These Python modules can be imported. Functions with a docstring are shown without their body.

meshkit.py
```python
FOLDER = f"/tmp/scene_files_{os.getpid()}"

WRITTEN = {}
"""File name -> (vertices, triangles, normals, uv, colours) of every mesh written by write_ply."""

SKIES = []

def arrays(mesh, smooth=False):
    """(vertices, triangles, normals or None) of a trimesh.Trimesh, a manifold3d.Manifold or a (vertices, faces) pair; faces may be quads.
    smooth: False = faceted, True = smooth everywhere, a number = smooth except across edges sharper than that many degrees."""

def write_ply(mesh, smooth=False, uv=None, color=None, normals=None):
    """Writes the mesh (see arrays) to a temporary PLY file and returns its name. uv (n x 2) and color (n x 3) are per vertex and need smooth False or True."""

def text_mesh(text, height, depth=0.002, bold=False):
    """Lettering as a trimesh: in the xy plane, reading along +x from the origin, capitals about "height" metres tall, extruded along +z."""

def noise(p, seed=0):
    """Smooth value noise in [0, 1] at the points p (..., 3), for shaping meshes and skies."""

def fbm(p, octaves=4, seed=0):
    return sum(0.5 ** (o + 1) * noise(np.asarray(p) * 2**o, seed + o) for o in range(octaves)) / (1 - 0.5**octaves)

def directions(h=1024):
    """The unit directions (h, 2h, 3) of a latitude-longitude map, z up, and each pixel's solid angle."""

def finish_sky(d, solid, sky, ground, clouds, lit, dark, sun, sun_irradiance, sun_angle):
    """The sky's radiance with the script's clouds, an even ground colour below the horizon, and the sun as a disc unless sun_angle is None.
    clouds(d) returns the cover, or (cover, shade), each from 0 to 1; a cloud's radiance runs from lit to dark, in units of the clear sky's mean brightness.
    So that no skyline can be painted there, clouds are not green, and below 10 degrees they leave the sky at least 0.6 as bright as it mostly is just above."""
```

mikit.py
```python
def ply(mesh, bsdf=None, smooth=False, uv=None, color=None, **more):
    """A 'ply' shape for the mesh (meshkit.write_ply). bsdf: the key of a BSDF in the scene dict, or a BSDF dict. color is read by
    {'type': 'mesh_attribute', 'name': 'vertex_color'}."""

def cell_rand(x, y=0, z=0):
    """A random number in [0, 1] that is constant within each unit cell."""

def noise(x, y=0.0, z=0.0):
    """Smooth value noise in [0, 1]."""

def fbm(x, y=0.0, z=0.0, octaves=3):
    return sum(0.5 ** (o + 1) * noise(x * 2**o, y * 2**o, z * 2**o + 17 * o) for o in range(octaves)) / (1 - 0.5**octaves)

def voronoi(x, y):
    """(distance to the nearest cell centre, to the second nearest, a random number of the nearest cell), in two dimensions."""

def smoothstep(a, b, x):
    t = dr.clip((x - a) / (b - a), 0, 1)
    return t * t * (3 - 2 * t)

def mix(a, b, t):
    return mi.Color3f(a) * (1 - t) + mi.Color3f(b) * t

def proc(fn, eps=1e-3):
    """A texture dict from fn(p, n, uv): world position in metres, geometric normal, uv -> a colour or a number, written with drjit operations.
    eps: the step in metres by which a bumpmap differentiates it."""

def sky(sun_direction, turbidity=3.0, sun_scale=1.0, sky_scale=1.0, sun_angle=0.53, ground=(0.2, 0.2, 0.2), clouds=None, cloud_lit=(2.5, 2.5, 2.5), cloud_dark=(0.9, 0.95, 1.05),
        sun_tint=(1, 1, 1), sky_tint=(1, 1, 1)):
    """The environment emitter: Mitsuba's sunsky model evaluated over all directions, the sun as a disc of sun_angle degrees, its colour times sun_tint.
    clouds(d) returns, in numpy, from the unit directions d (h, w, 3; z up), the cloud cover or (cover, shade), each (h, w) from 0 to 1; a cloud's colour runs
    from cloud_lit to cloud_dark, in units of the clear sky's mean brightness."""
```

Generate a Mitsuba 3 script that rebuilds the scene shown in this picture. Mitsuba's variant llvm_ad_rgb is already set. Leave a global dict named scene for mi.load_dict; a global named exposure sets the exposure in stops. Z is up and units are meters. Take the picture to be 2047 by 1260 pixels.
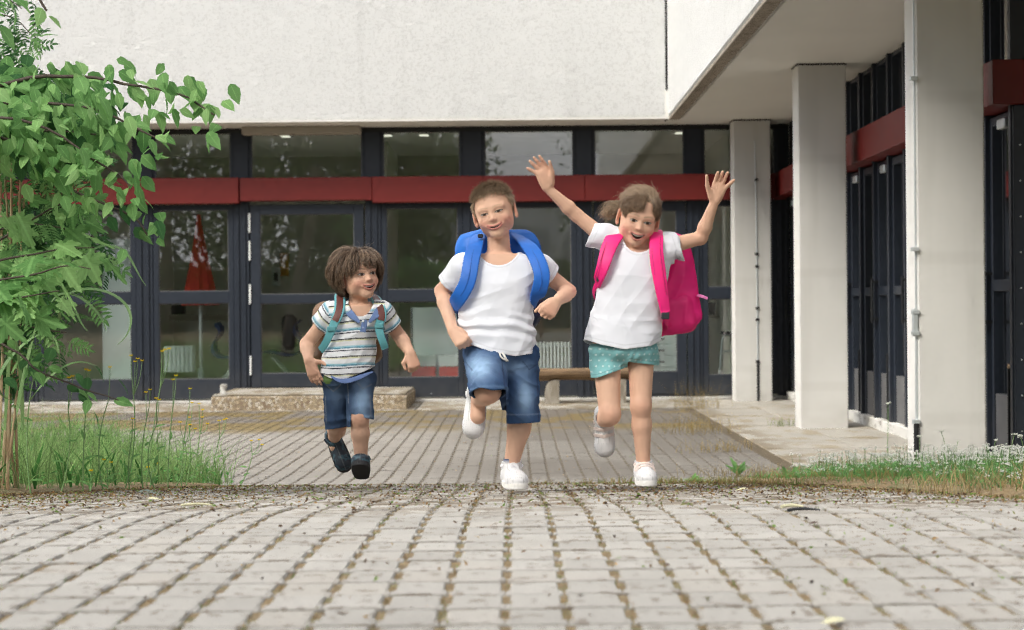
import math
import numpy as np
import trimesh
import drjit as dr
import mitsuba as mi
import mikit
import meshkit
from mikit import noise, fbm, voronoi, cell_rand, smoothstep, mix

# ------------------------------------------------------------------ camera, sky, exposure
FPX, VPX, VPY, IW, IH = 4700.0, 1030.0, 617.0, 2047.0, 1260.0
CAM = np.array([0.0, 0.0, 1.0])
ROLL = math.radians(0.5)
_f = np.array([-(VPX - IW / 2) / FPX, 1.0, -(IH / 2 - VPY) / FPX]); _f /= np.linalg.norm(_f)
_r0 = np.cross(_f, [0, 0, 1.0]); _r0 /= np.linalg.norm(_r0)
_p0 = np.cross(_r0, _f)
CUP = _p0 * math.cos(ROLL) + _r0 * math.sin(ROLL)
CRT = _r0 * math.cos(ROLL) - _p0 * math.sin(ROLL)
T = mi.ScalarTransform4f
scene, labels = {}, {}
scene['camera'] = {'type': 'thinlens', 'fov': 2 * math.degrees(math.atan(IW / 2 / FPX)), 'fov_axis': 'x',
                   'aperture_radius': 0.006, 'focus_distance': 8.7, 'near_clip': 0.1, 'far_clip': 400.0,
                   'to_world': T().look_at(origin=CAM.tolist(), target=(CAM + _f).tolist(), up=CUP.tolist())}


def cloud_cover(d):
    n = meshkit.fbm(d * np.array([2.2, 2.2, 4.0]) + 3.1, 5, seed=4)
    return np.clip(0.86 + 0.5 * (n - 0.35), 0, 1), np.clip(1.5 * (n - 0.42), 0, 0.8)


scene['sky'] = mikit.sky((-0.60, -0.74, 0.82), turbidity=3, sun_scale=0.3, sun_angle=26, sun_tint=(0.82, 0.95, 1.16), clouds=cloud_cover,
                         cloud_lit=(1.70, 1.70, 1.74), cloud_dark=(0.90, 0.91, 0.95), ground=(0.16, 0.16, 0.15))
exposure = 3.2


# ------------------------------------------------------------------ helpers
def P(px, py, Y):
    """Where the sight line of photograph pixel (px, py) meets the upright plane Y metres away."""
    d = _f * FPX + CRT * (px - IW / 2) - CUP * (py - IH / 2)
    return CAM + d * ((Y - CAM[1]) / d[1])


rng = np.random.default_rng(7)
_count = {}


def numbered(key):
    n = _count.get(key, -1) + 1
    _count[key] = n
    return key if n == 0 else f'{key}_{n:03d}'


def thing(name, label, cat, group=None):
    k = numbered(name)
    labels[k] = {'label': label, 'category': cat}
    if group:
        labels[k]['group'] = group
    return k


def part(parent, name, mesh, bsdf, smooth=False, label=None, kind=None, to_world=None, **more):
    k = numbered(f'{parent}__{name}')
    d = mesh if isinstance(mesh, dict) else mikit.ply(mesh, bsdf, smooth=smooth, **more)
    if to_world is not None:
        d = {**d, 'to_world': to_world}
    scene[k] = d
    if label or kind:
        labels[k] = {}
        if label:
            labels[k]['label'] = label
        if kind:
            labels[k]['kind'] = kind
    return k


def solo(name, mesh, bsdf, label, cat, group=None, smooth=False, kind=None, **more):
    k = numbered(name)
    scene[k] = mikit.ply(mesh, bsdf, smooth=smooth, **more)
    labels[k] = {'label': label, 'category': cat}
    if group:
        labels[k]['group'] = group
    if kind:
        labels[k]['kind'] = kind
    return k


def struct(name, mesh, bsdf, label, cat, smooth=False, **more):
    return solo(name, mesh, bsdf, label, cat, smooth=smooth, kind='structure', **more)


def cat(ms):
    vs, fs, n = [], [], 0
    for m in ms:
        v, f = (m if isinstance(m, tuple) else (np.asarray(m.vertices), np.asarray(m.faces)))
        f = np.asarray(f)
        if f.shape[1] == 4:
            f = np.vstack([f[:, [0, 1, 2]], f[:, [0, 2, 3]]])
        vs.append(np.asarray(v, float)); fs.append(f + n); n += len(v)
    return np.vstack(vs), np.vstack(fs)


_BX = np.array([[0, 0, 0], [1, 0, 0], [1, 1, 0], [0, 1, 0], [0, 0, 1], [1, 0, 1], [1, 1, 1], [0, 1, 1]], float)
_BF = np.array([[0, 3, 2, 1], [4, 5, 6, 7], [0, 1, 5, 4], [1, 2, 6, 5], [2, 3, 7, 6], [3, 0, 4, 7]])


def bx(x0, x1, y0, y1, z0, z1, c=0.0):
    """A box, with its edges chamfered by c metres."""
    lo, hi = np.array([x0, y0, z0], float), np.array([x1, y1, z1], float)
    if c <= 0:
        return lo + _BX * (hi - lo), _BF
    c = min(c, 0.45 * (hi - lo).min())
    pts = []
    for s in _BX:
        for k in range(3):
            p = np.where(s > 0, hi - c, lo + c)
            p[k] = hi[k] if s[k] > 0 else lo[k]
            pts.append(p)
    h = trimesh.Trimesh(pts).convex_hull
    return np.asarray(h.vertices), np.asarray(h.faces)


def unit(v):
    v = np.asarray(v, float)
    return v / np.maximum(np.linalg.norm(v, axis=-1, keepdims=True), 1e-12)


def tube(pts, radii, sides=6, capped=True):
    """A tapering tube along a polyline."""
    p = np.asarray(pts, float); n = len(p)
    r = np.broadcast_to(np.asarray(radii, float), (n,))
    t = unit(np.gradient(p, axis=0))
    a = np.cross(t[0], [0, 0, 1.0] if abs(t[0, 2]) < 0.9 else [1.0, 0, 0]); a /= np.linalg.norm(a)
    A = np.empty_like(p)
    for i in range(n):
        a = a - t[i] * (a @ t[i]); a /= np.linalg.norm(a) + 1e-12; A[i] = a
    B = np.cross(t, A); ang = np.arange(sides) * 2 * np.pi / sides
    v = (p[:, None] + r[:, None, None] * (np.cos(ang)[None, :, None] * A[:, None] + np.sin(ang)[None, :, None] * B[:, None])).reshape(-1, 3)
    i, j = np.meshgrid(np.arange(n - 1), np.arange(sides), indexing='ij')
    q = np.stack([i * sides + j, i * sides + (j + 1) % sides, (i + 1) * sides + (j + 1) % sides, (i + 1) * sides + j], -1).reshape(-1, 4)
    f = np.vstack([q[:, [0, 1, 2]], q[:, [0, 2, 3]]])
    if capped:
        k = len(v); v = np.vstack([v, p[0], p[-1]]); s = np.arange(sides); s2 = (s + 1) % sides
        f = np.vstack([f, np.stack([s2, s, s * 0 + k], 1), np.stack([s + (n - 1) * sides, s2 + (n - 1) * sides, s * 0 + k + 1], 1)])
    return v, f


def tubes(P3, R, sides=3):
    """Many tubes at once: P3 (m, n, 3), R (m, n) or (n,)."""
    m, n, _ = P3.shape
    R = np.broadcast_to(R, (m, n))
    t = unit(np.gradient(P3, axis=1))
    ref = np.where(np.abs(t[..., 2:]) < 0.9, [0, 0, 1.0], [1.0, 0, 0])
    A = unit(np.cross(t, ref)); B = np.cross(t, A)
    ang = np.arange(sides) * 2 * np.pi / sides
    v = P3[:, :, None] + R[:, :, None, None] * (np.cos(ang)[:, None] * A[:, :, None] + np.sin(ang)[:, None] * B[:, :, None])
    i, j = np.meshgrid(np.arange(n - 1), np.arange(sides), indexing='ij')
    q = np.stack([i * sides + j, i * sides + (j + 1) % sides, (i + 1) * sides + (j + 1) % sides, (i + 1) * sides + j], -1).reshape(-1, 4)
    f = np.vstack([q[:, [0, 1, 2]], q[:, [0, 2, 3]]])
    return v.reshape(-1, 3), (f[None] + (np.arange(m) * n * sides)[:, None, None]).reshape(-1, 3)


def smooth_path(pts, n):
    """n points of a smooth curve through pts."""
    from scipy.interpolate import CubicSpline
    pts = np.asarray(pts, float)
    s = np.r_[0, np.cumsum(np.linalg.norm(np.diff(pts[:, :3], axis=0), axis=1))]
    return CubicSpline(s, pts)(np.linspace(0, s[-1], n))


def lathe(profile, sides=24, center=(0, 0, 0)):
    pr = np.asarray(profile, float); n = len(pr); ang = np.arange(sides) * 2 * np.pi / sides
    v = np.stack([pr[:, :1] * np.cos(ang), pr[:, :1] * np.sin(ang), np.repeat(pr[:, 1:2], sides, 1)], -1).reshape(-1, 3) + np.asarray(center)
    i, j = np.meshgrid(np.arange(n - 1), np.arange(sides), indexing='ij')
    q = np.stack([i * sides + j, i * sides + (j + 1) % sides, (i + 1) * sides + (j + 1) % sides, (i + 1) * sides + j], -1).reshape(-1, 4)
    return v, q


def extr(poly_xz, y0, y1):
    """A polygon in the xz plane, extruded along y."""
    from shapely.geometry import Polygon
    m = trimesh.creation.extrude_polygon(Polygon(poly_xz), y1 - y0, engine='earcut')
    v = np.asarray(m.vertices)
    return np.stack([v[:, 0], y1 - v[:, 2], v[:, 1]], 1), np.asarray(m.faces)


# ------------------------------------------------------------------ materials
def rgb(*c):
    return {'type': 'rgb', 'value': [float(x) for x in c]}


def mat(key, color, rough=0.6, two=True, bump=None, bscale=0.001, eps=1e-3, **more):
    col = mikit.proc(color) if callable(color) else color if isinstance(color, dict) else rgb(*color)
    rg = mikit.proc(rough) if callable(rough) else rough
    b = {'type': 'principled', 'base_color': col, 'roughness': rg, **more}
    if bump is not None:
        b = {'type': 'bumpmap', 'arbitrary': mikit.proc(bump, eps), 'scale': bscale, 'nested': b}
    scene[key] = {'type': 'twosided', 'nested': b} if two else b
    return key


VCOL = {'type': 'mesh_attribute', 'name': 'vertex_color'}


def lum(c, a):
    return mi.Color3f(c) * a


def wall_color(p, n, uv):
    a = fbm(p.x * 0.7 + p.y * 0.7, p.z * 0.5, 3.0, 4)
    b = fbm(p.x * 60 + p.y * 60, p.z * 60, 1.0, 3)
    streak = fbm(p.x * 5 + p.y * 5, p.z * 0.35, 7.0, 4)
    return mix((0.72, 0.725, 0.725), (0.53, 0.53, 0.525), dr.clip(0.3 * a + 0.5 * smoothstep(0.45, 0.75, b) + 0.3 * smoothstep(0.55, 0.85, streak) - 0.2, 0, 1))


def wall_bump(p, n, uv):
    q = p.x + p.y * 0.93
    w = voronoi(q * 42, p.z * 42)
    return 0.65 * smoothstep(0.0, 0.75, w[1] - w[0]) + 0.7 * fbm(q * 70, p.z * 70, p.y * 9, 3)


mat('rough_plaster', wall_color, 0.92, bump=wall_bump, bscale=0.012, eps=0.004)


def conc_color(p, n, uv):
    a = fbm(p.x * 1.3 + p.y, p.y * 1.1, p.z * 0.9, 4)
    st = fbm(p.x * 9, p.y * 9, p.z * 0.5, 4)
    pit = smoothstep(0.86, 0.9, noise(p.x * 60, p.y * 60, p.z * 60)) * smoothstep(0.55, 0.7, noise(p.x * 4, p.y * 4, p.z * 4))
    c = mix((0.66, 0.65, 0.63), (0.54, 0.53, 0.505), dr.clip(0.8 * a + 0.45 * smoothstep(0.45, 0.8, st) - 0.2, 0, 1))
    board = smoothstep(0.985, 1.0, dr.abs(dr.sin(p.z * 3.4 + 0.4)))
    low = smoothstep(0.35, 0.0, p.z) * fbm(p.x * 6, p.y * 6, p.z * 8, 3)
    c = mix(c, (0.34, 0.32, 0.29), dr.clip(0.12 * board + 0.0 * pit + 0.5 * low, 0, 1))
    return c


def conc_bump(p, n, uv):
    return fbm(p.x * 35, p.y * 35, p.z * 35, 3) + 0.6 * fbm(p.x * 6, p.y * 6, p.z * 3, 2)


mat('concrete', conc_color, 0.85, bump=conc_bump, bscale=0.004, eps=0.004)


def soffit_color(p, n, uv):
    a = fbm(p.x * 1.1, p.y * 0.8, 2.0, 4)
    return mix((0.80, 0.785, 0.75), (0.70, 0.685, 0.65), a)


mat('soffit_paint', soffit_color, 0.9)
mat('lip_concrete', lambda p, n, uv: mix((0.36, 0.31, 0.26), (0.2, 0.17, 0.14), smoothstep(0.4, 0.7, fbm(p.x * 40, p.y * 40, p.z * 40, 3))), 0.9)


def frame_color(p, n, uv):
    a = fbm(p.x * 3, p.y * 3, p.z * 1.2, 4)
    dust = smoothstep(0.5, 0.0, p.z) * fbm(p.x * 10, p.y * 10, p.z * 7, 3)
    return mix(mix((0.012, 0.018, 0.031), (0.021, 0.028, 0.043), a), (0.12, 0.115, 0.105), 0.35 * dust)


mat('navy_paint', frame_color, 0.42)
mat('black_metal', (0.012, 0.013, 0.015), 0.4)
mat('white_metal', (0.75, 0.76, 0.76), 0.4)
mat('grey_kick', lambda p, n, uv: mix((0.16, 0.16, 0.165), (0.11, 0.11, 0.115), fbm(p.x * 8, p.y * 8, p.z * 5, 3)), 0.45)


def red_color(p, n, uv):
    a = fbm(p.x * 1.5 + p.y * 1.5, p.z * 4, 1.0, 4)
    return mix((0.185, 0.010, 0.007), (0.125, 0.007, 0.006), a)


mat('red_panel_paint', red_color, 0.5)
mat('sill_white', lambda p, n, uv: mix((0.62, 0.61, 0.58), (0.32, 0.3, 0.27), smoothstep(0.45, 0.75, fbm(p.x * 7, p.y * 7, p.z * 15, 4))), 0.8)
mat('beige_metal', (0.42, 0.38, 0.32), 0.6)
scene['pane_glass'] = {'type': 'thindielectric', 'int_ior': 1.85, 'ext_ior': 1.0, 'specular_transmittance': rgb(0.86, 0.92, 0.9)}


def aggregate(p, n, uv):
    q = p.x + p.y * 0.7
    w = voronoi(q * 42, (p.z + p.y * 0.7) * 42)
    c = mix((0.52, 0.42, 0.28), (0.14, 0.085, 0.05), w[2])
    c = mix(c, (0.66, 0.60, 0.50), smoothstep(0.72, 0.9, w[2]))
    return mix((0.24, 0.20, 0.16), c, smoothstep(0.02, 0.18, w[1] - w[0]))


def agg_bump(p, n, uv):
    w = voronoi((p.x + p.y * 0.7) * 42, (p.z + p.y * 0.7) * 42)
    return smoothstep(0.0, 0.5, w[1] - w[0])


mat('aggregate', aggregate, 0.85, bump=agg_bump, bscale=0.006, eps=0.003)
mat('room_wall', lambda p, n, uv: mix((0.72, 0.71, 0.64), (0.62, 0.61, 0.54), fbm(p.x * 2, p.y * 2, p.z * 1.5, 3)), 0.9)
mat('room_floor', (0.36, 0.34, 0.30), 0.35)
mat('white_board', (0.74, 0.80, 0.80), 0.5)
mat('dark_plastic', (0.02, 0.022, 0.027), 0.45)
mat('blue_seat', (0.03, 0.05, 0.15), 0.5)
mat('parasol_cloth', lambda p, n, uv: mix((0.62, 0.06, 0.035), (0.5, 0.04, 0.025), fbm(p.x * 20, p.y * 20, p.z * 3, 3)), 0.85)
mat('steel', (0.62, 0.66, 0.67), 0.35, metallic=0.6)
mat('red_plastic', (0.62, 0.06, 0.05), 0.45)
mat('desk_wood', (0.33, 0.30, 0.24), 0.5)
mat('orange_paper', (0.65, 0.33, 0.06), 0.8)
mat('grey_cloth', (0.34, 0.36, 0.38), 0.85)


def log_color(p, n, uv):
    g = fbm(p.x * 2.2, p.y * 45, p.z * 45, 4)
    return mix((0.30, 0.20, 0.12), (0.13, 0.085, 0.05), smoothstep(0.35, 0.7, g))


mat('log_wood', log_color, 0.8, bump=lambda p, n, uv: fbm(p.x * 3, p.y * 60, p.z * 60, 3), bscale=0.006, eps=0.003)
mat('grey_wood', lambda p, n, uv: mix((0.36, 0.33, 0.28), (0.2, 0.17, 0.13), smoothstep(0.3, 0.7, fbm(p.x * 30, p.y * 6, p.z * 6, 4))), 0.85)
# ------------------------------------------------------------------ the building
SOFF, YW, YG = 2.97, 24.6, 25.4          # soffit height, face of the upper wall, face of the glazing
K5 = YG / FPX


def fx(px):
    return (px - VPX) * K5


B = thing('school_building', 'white rendered school building with dark navy glazing, red panels and a columned arcade', 'building')
part(B, 'upper_wall', cat([bx(-10, 1.595, YW, YW + 0.35, SOFF + 0.012, 7.6, 0.012)]), 'rough_plaster', label='white roughcast wall above the ground floor windows')
part(B, 'roof_slab', cat([bx(-10.4, 1.5, YW - 0.1, 33, 7.62, 7.8), bx(1.504, 9.4, 5.5, 33, 7.62, 7.8)]), 'concrete')
# the wing on the right: wall face, concrete lip under it, soffit of the arcade
part(B, 'wing_wall', bx(1.62, 1.95, 6.0, YW + 0.34, SOFF + 0.02, 7.6, 0.02), 'rough_plaster', label='bright side wall of the right wing above the arcade')
part(B, 'wing_lip', cat([bx(1.626, 1.735, 6.0, 24.58, SOFF - 0.012, SOFF + 0.018, 0.006)]), 'lip_concrete', label='brown concrete drip edge along the arcade soffit')
part(B, 'soffit', cat([bx(1.765, 9, 6.0, YW, SOFF, SOFF + 0.3), bx(-10, 9, YW + 0.002, 32.5, SOFF + 0.001, SOFF + 0.3)]), 'soffit_paint')
part(B, 'wall_joint', bx(1.597, 1.618, YW + 0.06, YW + 0.3, SOFF, 7.6), 'black_metal')
part(B, 'end_wall', cat([bx(-10.3, -10.0, YW, 32.6, 0, 7.6), bx(-10, 9, 32.5, 32.8, 0, 7.6), bx(9, 9.3, 5.8, 32.6, 0, 7.6), bx(1.96, 9, 5.7, 6.0, SOFF, 7.6)]), 'rough_plaster')
# columns
for i, (cy, nm) in enumerate(((24.75, 'third concrete column with a thin rusty conduit'), (19.1, 'middle concrete column of the arcade'), (13.5, 'nearest concrete column of the arcade'))):
    c = part(B, 'column', bx(2.312, 2.70, cy, cy + 0.39, -0.05, SOFF + 0.002, 0.008), 'concrete', label=nm)
    part(B, 'capital_joint', bx(2.305, 2.707, cy - 0.006, cy + 0.396, SOFF - 0.014, SOFF - 0.002), 'black_metal')
    if i == 0:
        part(c, 'conduit', cat([tube([(2.548, cy - 0.008, 0.0), (2.548, cy - 0.008, 0.9), (2.545, cy - 0.008, 2.0), (2.535, cy - 0.008, 2.75)], [0.011, 0.009, 0.007, 0.004], 8)]), 'steel')
        part(c, 'conduit_foot', tube([(2.549, cy - 0.011, 0.0), (2.549, cy - 0.011, 0.42)], 0.013, 8), 'black_metal')
        for z in (0.42, 0.86, 0.98, 1.42, 1.55, 2.33):
            part(c, 'pipe_bracket', bx(2.528, 2.566, cy - 0.026, cy + 0.004, z - 0.012, z + 0.014, 0.003), 'black_metal')
    if i == 2:
        part(c, 'cable', tube([(2.304, cy + 0.02, -0.2), (2.304, cy + 0.02, 1.0), (2.304, cy + 0.02, SOFF)], [0.014, 0.006, 0.005], 8), 'steel')
        part(c, 'drain_pipe', tube([(2.296, cy - 0.01, -0.3), (2.296, cy - 0.01, 0.32)], 0.016, 10), 'black_metal')
        part(c, 'cable_duct', bx(2.282, 2.31, cy - 0.012, cy + 0.03, 0.82, 0.98, 0.004), 'steel')
        for z in (0.33, 0.84, 0.96, 1.32, 2.3):
            part(c, 'pipe_bracket', bx(2.276, 2.318, cy - 0.022, cy + 0.03, z - 0.012, z + 0.012, 0.003), 'steel')

# glazing of the back front: posts between bays; every bay has a transom window, a red panel and a window or door below
posts = [(-640, -600), (-420, -385), (-195, -160), (36, 74), (272, 306), (468, 499), (731, 763), (927, 966), (1154, 1186), (1375, 1405), (1556, 1580)]
for a, b in posts:
    x0, x1 = fx(a), fx(b)
    m = [bx(x0, x1, YG + 0.01, YG + 0.16, 0.03, SOFF, 0.004)]
    g = (x1 - x0)
    m += [bx(x0 + 0.22 * g, x0 + 0.36 * g, YG - 0.012, YG + 0.02, 0.04, 2.15, 0.003), bx(x0 + 0.64 * g, x0 + 0.78 * g, YG - 0.012, YG + 0.02, 0.04, 2.15, 0.003)]
    part(B, 'facade_post', cat(m), 'navy_paint')


def framed(owner, x0, x1, z0, z1, w, y0, y1, rails=(), bot=None, glass=None, c=0.004):
    """A window frame with its panes; rails = heights (lo, hi) of cross rails."""
    bot = w if bot is None else bot
    m = [bx(x0, x0 + w, y0, y1, z0, z1, c), bx(x1 - w, x1, y0, y1, z0, z1, c), bx(x0 + w, x1 - w, y0 + 0.002, y1, z1 - w, z1, c), bx(x0 + w, x1 - w, y0 + 0.002, y1, z0, z0 + bot, c)]
    edges = [z0 + bot]
    for lo, hi in rails:
        m.append(bx(x0 + w, x1 - w, y0 + 0.001, y1, lo, hi, c)); edges += [lo, hi]
    edges.append(z1 - w)
    part(owner, 'frame', cat(m), 'navy_paint')
    yy = (y0 + y1) / 2 if glass is None else glass
    for lo, hi in zip(edges[::2], edges[1::2]):
        v = np.array([[x0 + w, yy, lo], [x1 - w, yy, lo], [x1 - w, yy, hi], [x0 + w, yy, hi]])
        part(owner, 'pane', (v, np.array([[0, 1, 2], [0, 2, 3]])), 'pane_glass')
        bead = 0.008
        part(owner, 'glazing_bead', cat([bx(x0 + w, x0 + w + bead, yy - 0.02, yy - 0.004, lo, hi), bx(x1 - w - bead, x1 - w, yy - 0.02, yy - 0.004, lo, hi),
                                         bx(x0 + w + bead, x1 - w - bead, yy - 0.02, yy - 0.004, lo, lo + bead), bx(x0 + w + bead, x1 - w - bead, yy - 0.02, yy - 0.004, hi - bead, hi)]), 'grey_kick')


for i in range(len(posts) - 1):
    x0, x1 = fx(posts[i][1]) + 0.002, fx(posts[i + 1][0]) - 0.002
    up = f'{B}__{"transom_window"}'
    w = numbered(up)
    framed(w, x0, x1, 2.40, SOFF - 0.002, 0.03, YG + 0.03, YG + 0.10)
    door = i in (5, 8)
    w = numbered(f'{B}__{"door" if door else "window"}')
    if door:
        z0 = 0.165 if i == 5 else 0.06
        part(B, 'door_threshold', bx(x0, x1, YG + 0.02, YG + 0.15, 0.02, z0, 0.003), 'navy_paint')
        framed(w, x0 + 0.012, x1 - 0.012, z0 + 0.004, 2.145, 0.105, YG + 0.0, YG + 0.075, rails=((1.075, 1.175),), bot=0.15 if i == 5 else 0.24)
        labels[w] = {'label': 'dark blue glazed door above the stone step' if i == 5 else 'dark blue glazed door behind the girl'}
        if i == 5:
            for zc in (1.95, 1.65, 1.18, 0.41):
                part(w, 'hinge', tube([(x0 + 0.006, YG - 0.012, zc - 0.105), (x0 + 0.006, YG - 0.012, zc + 0.105)], 0.012, 10), 'white_metal', label='white door hinge')
            part(w, 'door_handle', cat([tube([(x1 - 0.06, YG - 0.05, 0.95), (x1 - 0.06, YG - 0.05, 1.3)], 0.012, 8), bx(x1 - 0.066, x1 - 0.054, YG - 0.05, YG + 0.005, 0.97, 0.985), bx(x1 - 0.066, x1 - 0.054, YG - 0.05, YG + 0.005, 1.265, 1.28)]), 'steel')
    else:
        framed(w, x0, x1, 0.05, 2.15, 0.058, YG + 0.02, YG + 0.10, rails=((1.085, 1.215),), bot=0.215)
# red panels in front of the floor line: left ones proud, the one over the door shallower
for a, b, z0, z1, y in ((-640, -200, 2.145, 2.43, YG - 0.16), (-199, 66, 2.145, 2.43, YG - 0.16), (67, 482, 2.155, 2.432, YG - 0.16), (483.5, 747, 2.18, 2.428, YG - 0.13), (748, 968, 2.15, 2.428, YG - 0.16), (968.6, 1170, 2.15, 2.428, YG - 0.16), (1170.6, 1572, 2.15, 2.428, YG - 0.16)):
    part(B, 'red_panel', bx(fx(a), fx(b), y, YG + 0.01, z0, z1, 0.004), 'red_panel_paint')
part(B, 'head_rail', bx(fx(-640), fx(1580), YG + 0.0, YG + 0.16, SOFF - 0.05, SOFF - 0.004), 'black_metal')
part(B, 'blind_box', bx(fx(492), fx(727), YG - 0.28, YG - 0.06, 2.885, SOFF - 0.002, 0.012), 'beige_metal', label='beige roller blind box over the door')
part(B, 'sill', bx(fx(-640), fx(1580), YG - 0.03, YG + 0.2, -0.05, 0.032, 0.004), 'sill_white', label='white stone sill under the windows')
for zc, xx in ((0.12, 545), (0.08, 860), (0.09, 1010)):
    part(B, 'screw', bx(fx(xx) - 0.006, fx(xx) + 0.006, YG + 0.012, YG + 0.022, zc, zc + 0.012), 'steel')

# the arcade front of the wing: mullions every 0.75 m, clerestory above the red panel, doors below
XG = 2.95


def yframed(owner, y0, y1, z0, z1, w, x0, x1, rails=(), bot=None):
    bot = w if bot is None else bot
    c = 0.004
    m = [bx(x0, x1, y0, y0 + w, z0, z1, c), bx(x0, x1, y1 - w, y1, z0, z1, c), bx(x0 + 0.002, x1, y0 + w, y1 - w, z1 - w, z1, c)]
    edges = [z0 + bot]
    for lo, hi in rails:
        m.append(bx(x0 + 0.001, x1, y0 + w, y1 - w, lo, hi, c)); edges += [lo, hi]
    edges.append(z1 - w)
    part(owner, 'frame', cat(m), 'navy_paint')
    part(owner, 'kick_panel', bx(x0 + 0.012, x1, y0 + w, y1 - w, z0, z0 + bot, c), 'grey_kick' if bot > 0.1 else 'navy_paint')
    xx = (x0 + x1) / 2
    for lo, hi in zip(edges[::2], edges[1::2]):
        v = np.array([[xx, y0 + w, lo], [xx, y1 - w, lo], [xx, y1 - w, hi], [xx, y0 + w, hi]])
        part(owner, 'pane', (v, np.array([[0, 2, 1], [0, 3, 2]])), 'pane_glass')


ys = np.linspace(13.86, YG - 0.18, 16)
for i in range(15):
    a, b = ys[i], ys[i + 1]
    part(B, 'arcade_mullion', cat([bx(XG - 0.03, XG + 0.12, a - 0.035, a + 0.035, 0.02, SOFF - 0.003, 0.004)]), 'navy_paint')
    w = numbered(f'{B}__arcade_transom_window')
    yframed(w, a + 0.037, b - 0.037, 2.40, SOFF - 0.003, 0.035, XG, XG + 0.07)
    w = numbered(f'{B}__arcade_door')
    yframed(w, a + 0.037, b - 0.037, 0.09, 2.15, 0.06, XG, XG + 0.07, rails=((1.08, 1.15),), bot=0.36)
    if i % 2 == 0:
        part(w, 'door_handle', cat([tube([(XG - 0.055, b - 0.07, 0.86), (XG - 0.055, b - 0.07, 1.22)], 0.012, 8), bx(XG - 0.055, XG + 0.002, b - 0.077, b - 0.063, 0.88, 0.9), bx(XG - 0.055, XG + 0.002, b - 0.077, b - 0.063, 1.18, 1.2)]), 'black_metal')
        part(w, 'floor_bolt', tube([(XG - 0.03, a + 0.07, 0.1), (XG - 0.03, a + 0.07, 0.62)], 0.009, 8), 'black_metal')
        part(w, 'door_closer', bx(XG - 0.04, XG - 0.001, a + 0.1, a + 0.32, 2.05, 2.11, 0.006), 'steel')
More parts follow.
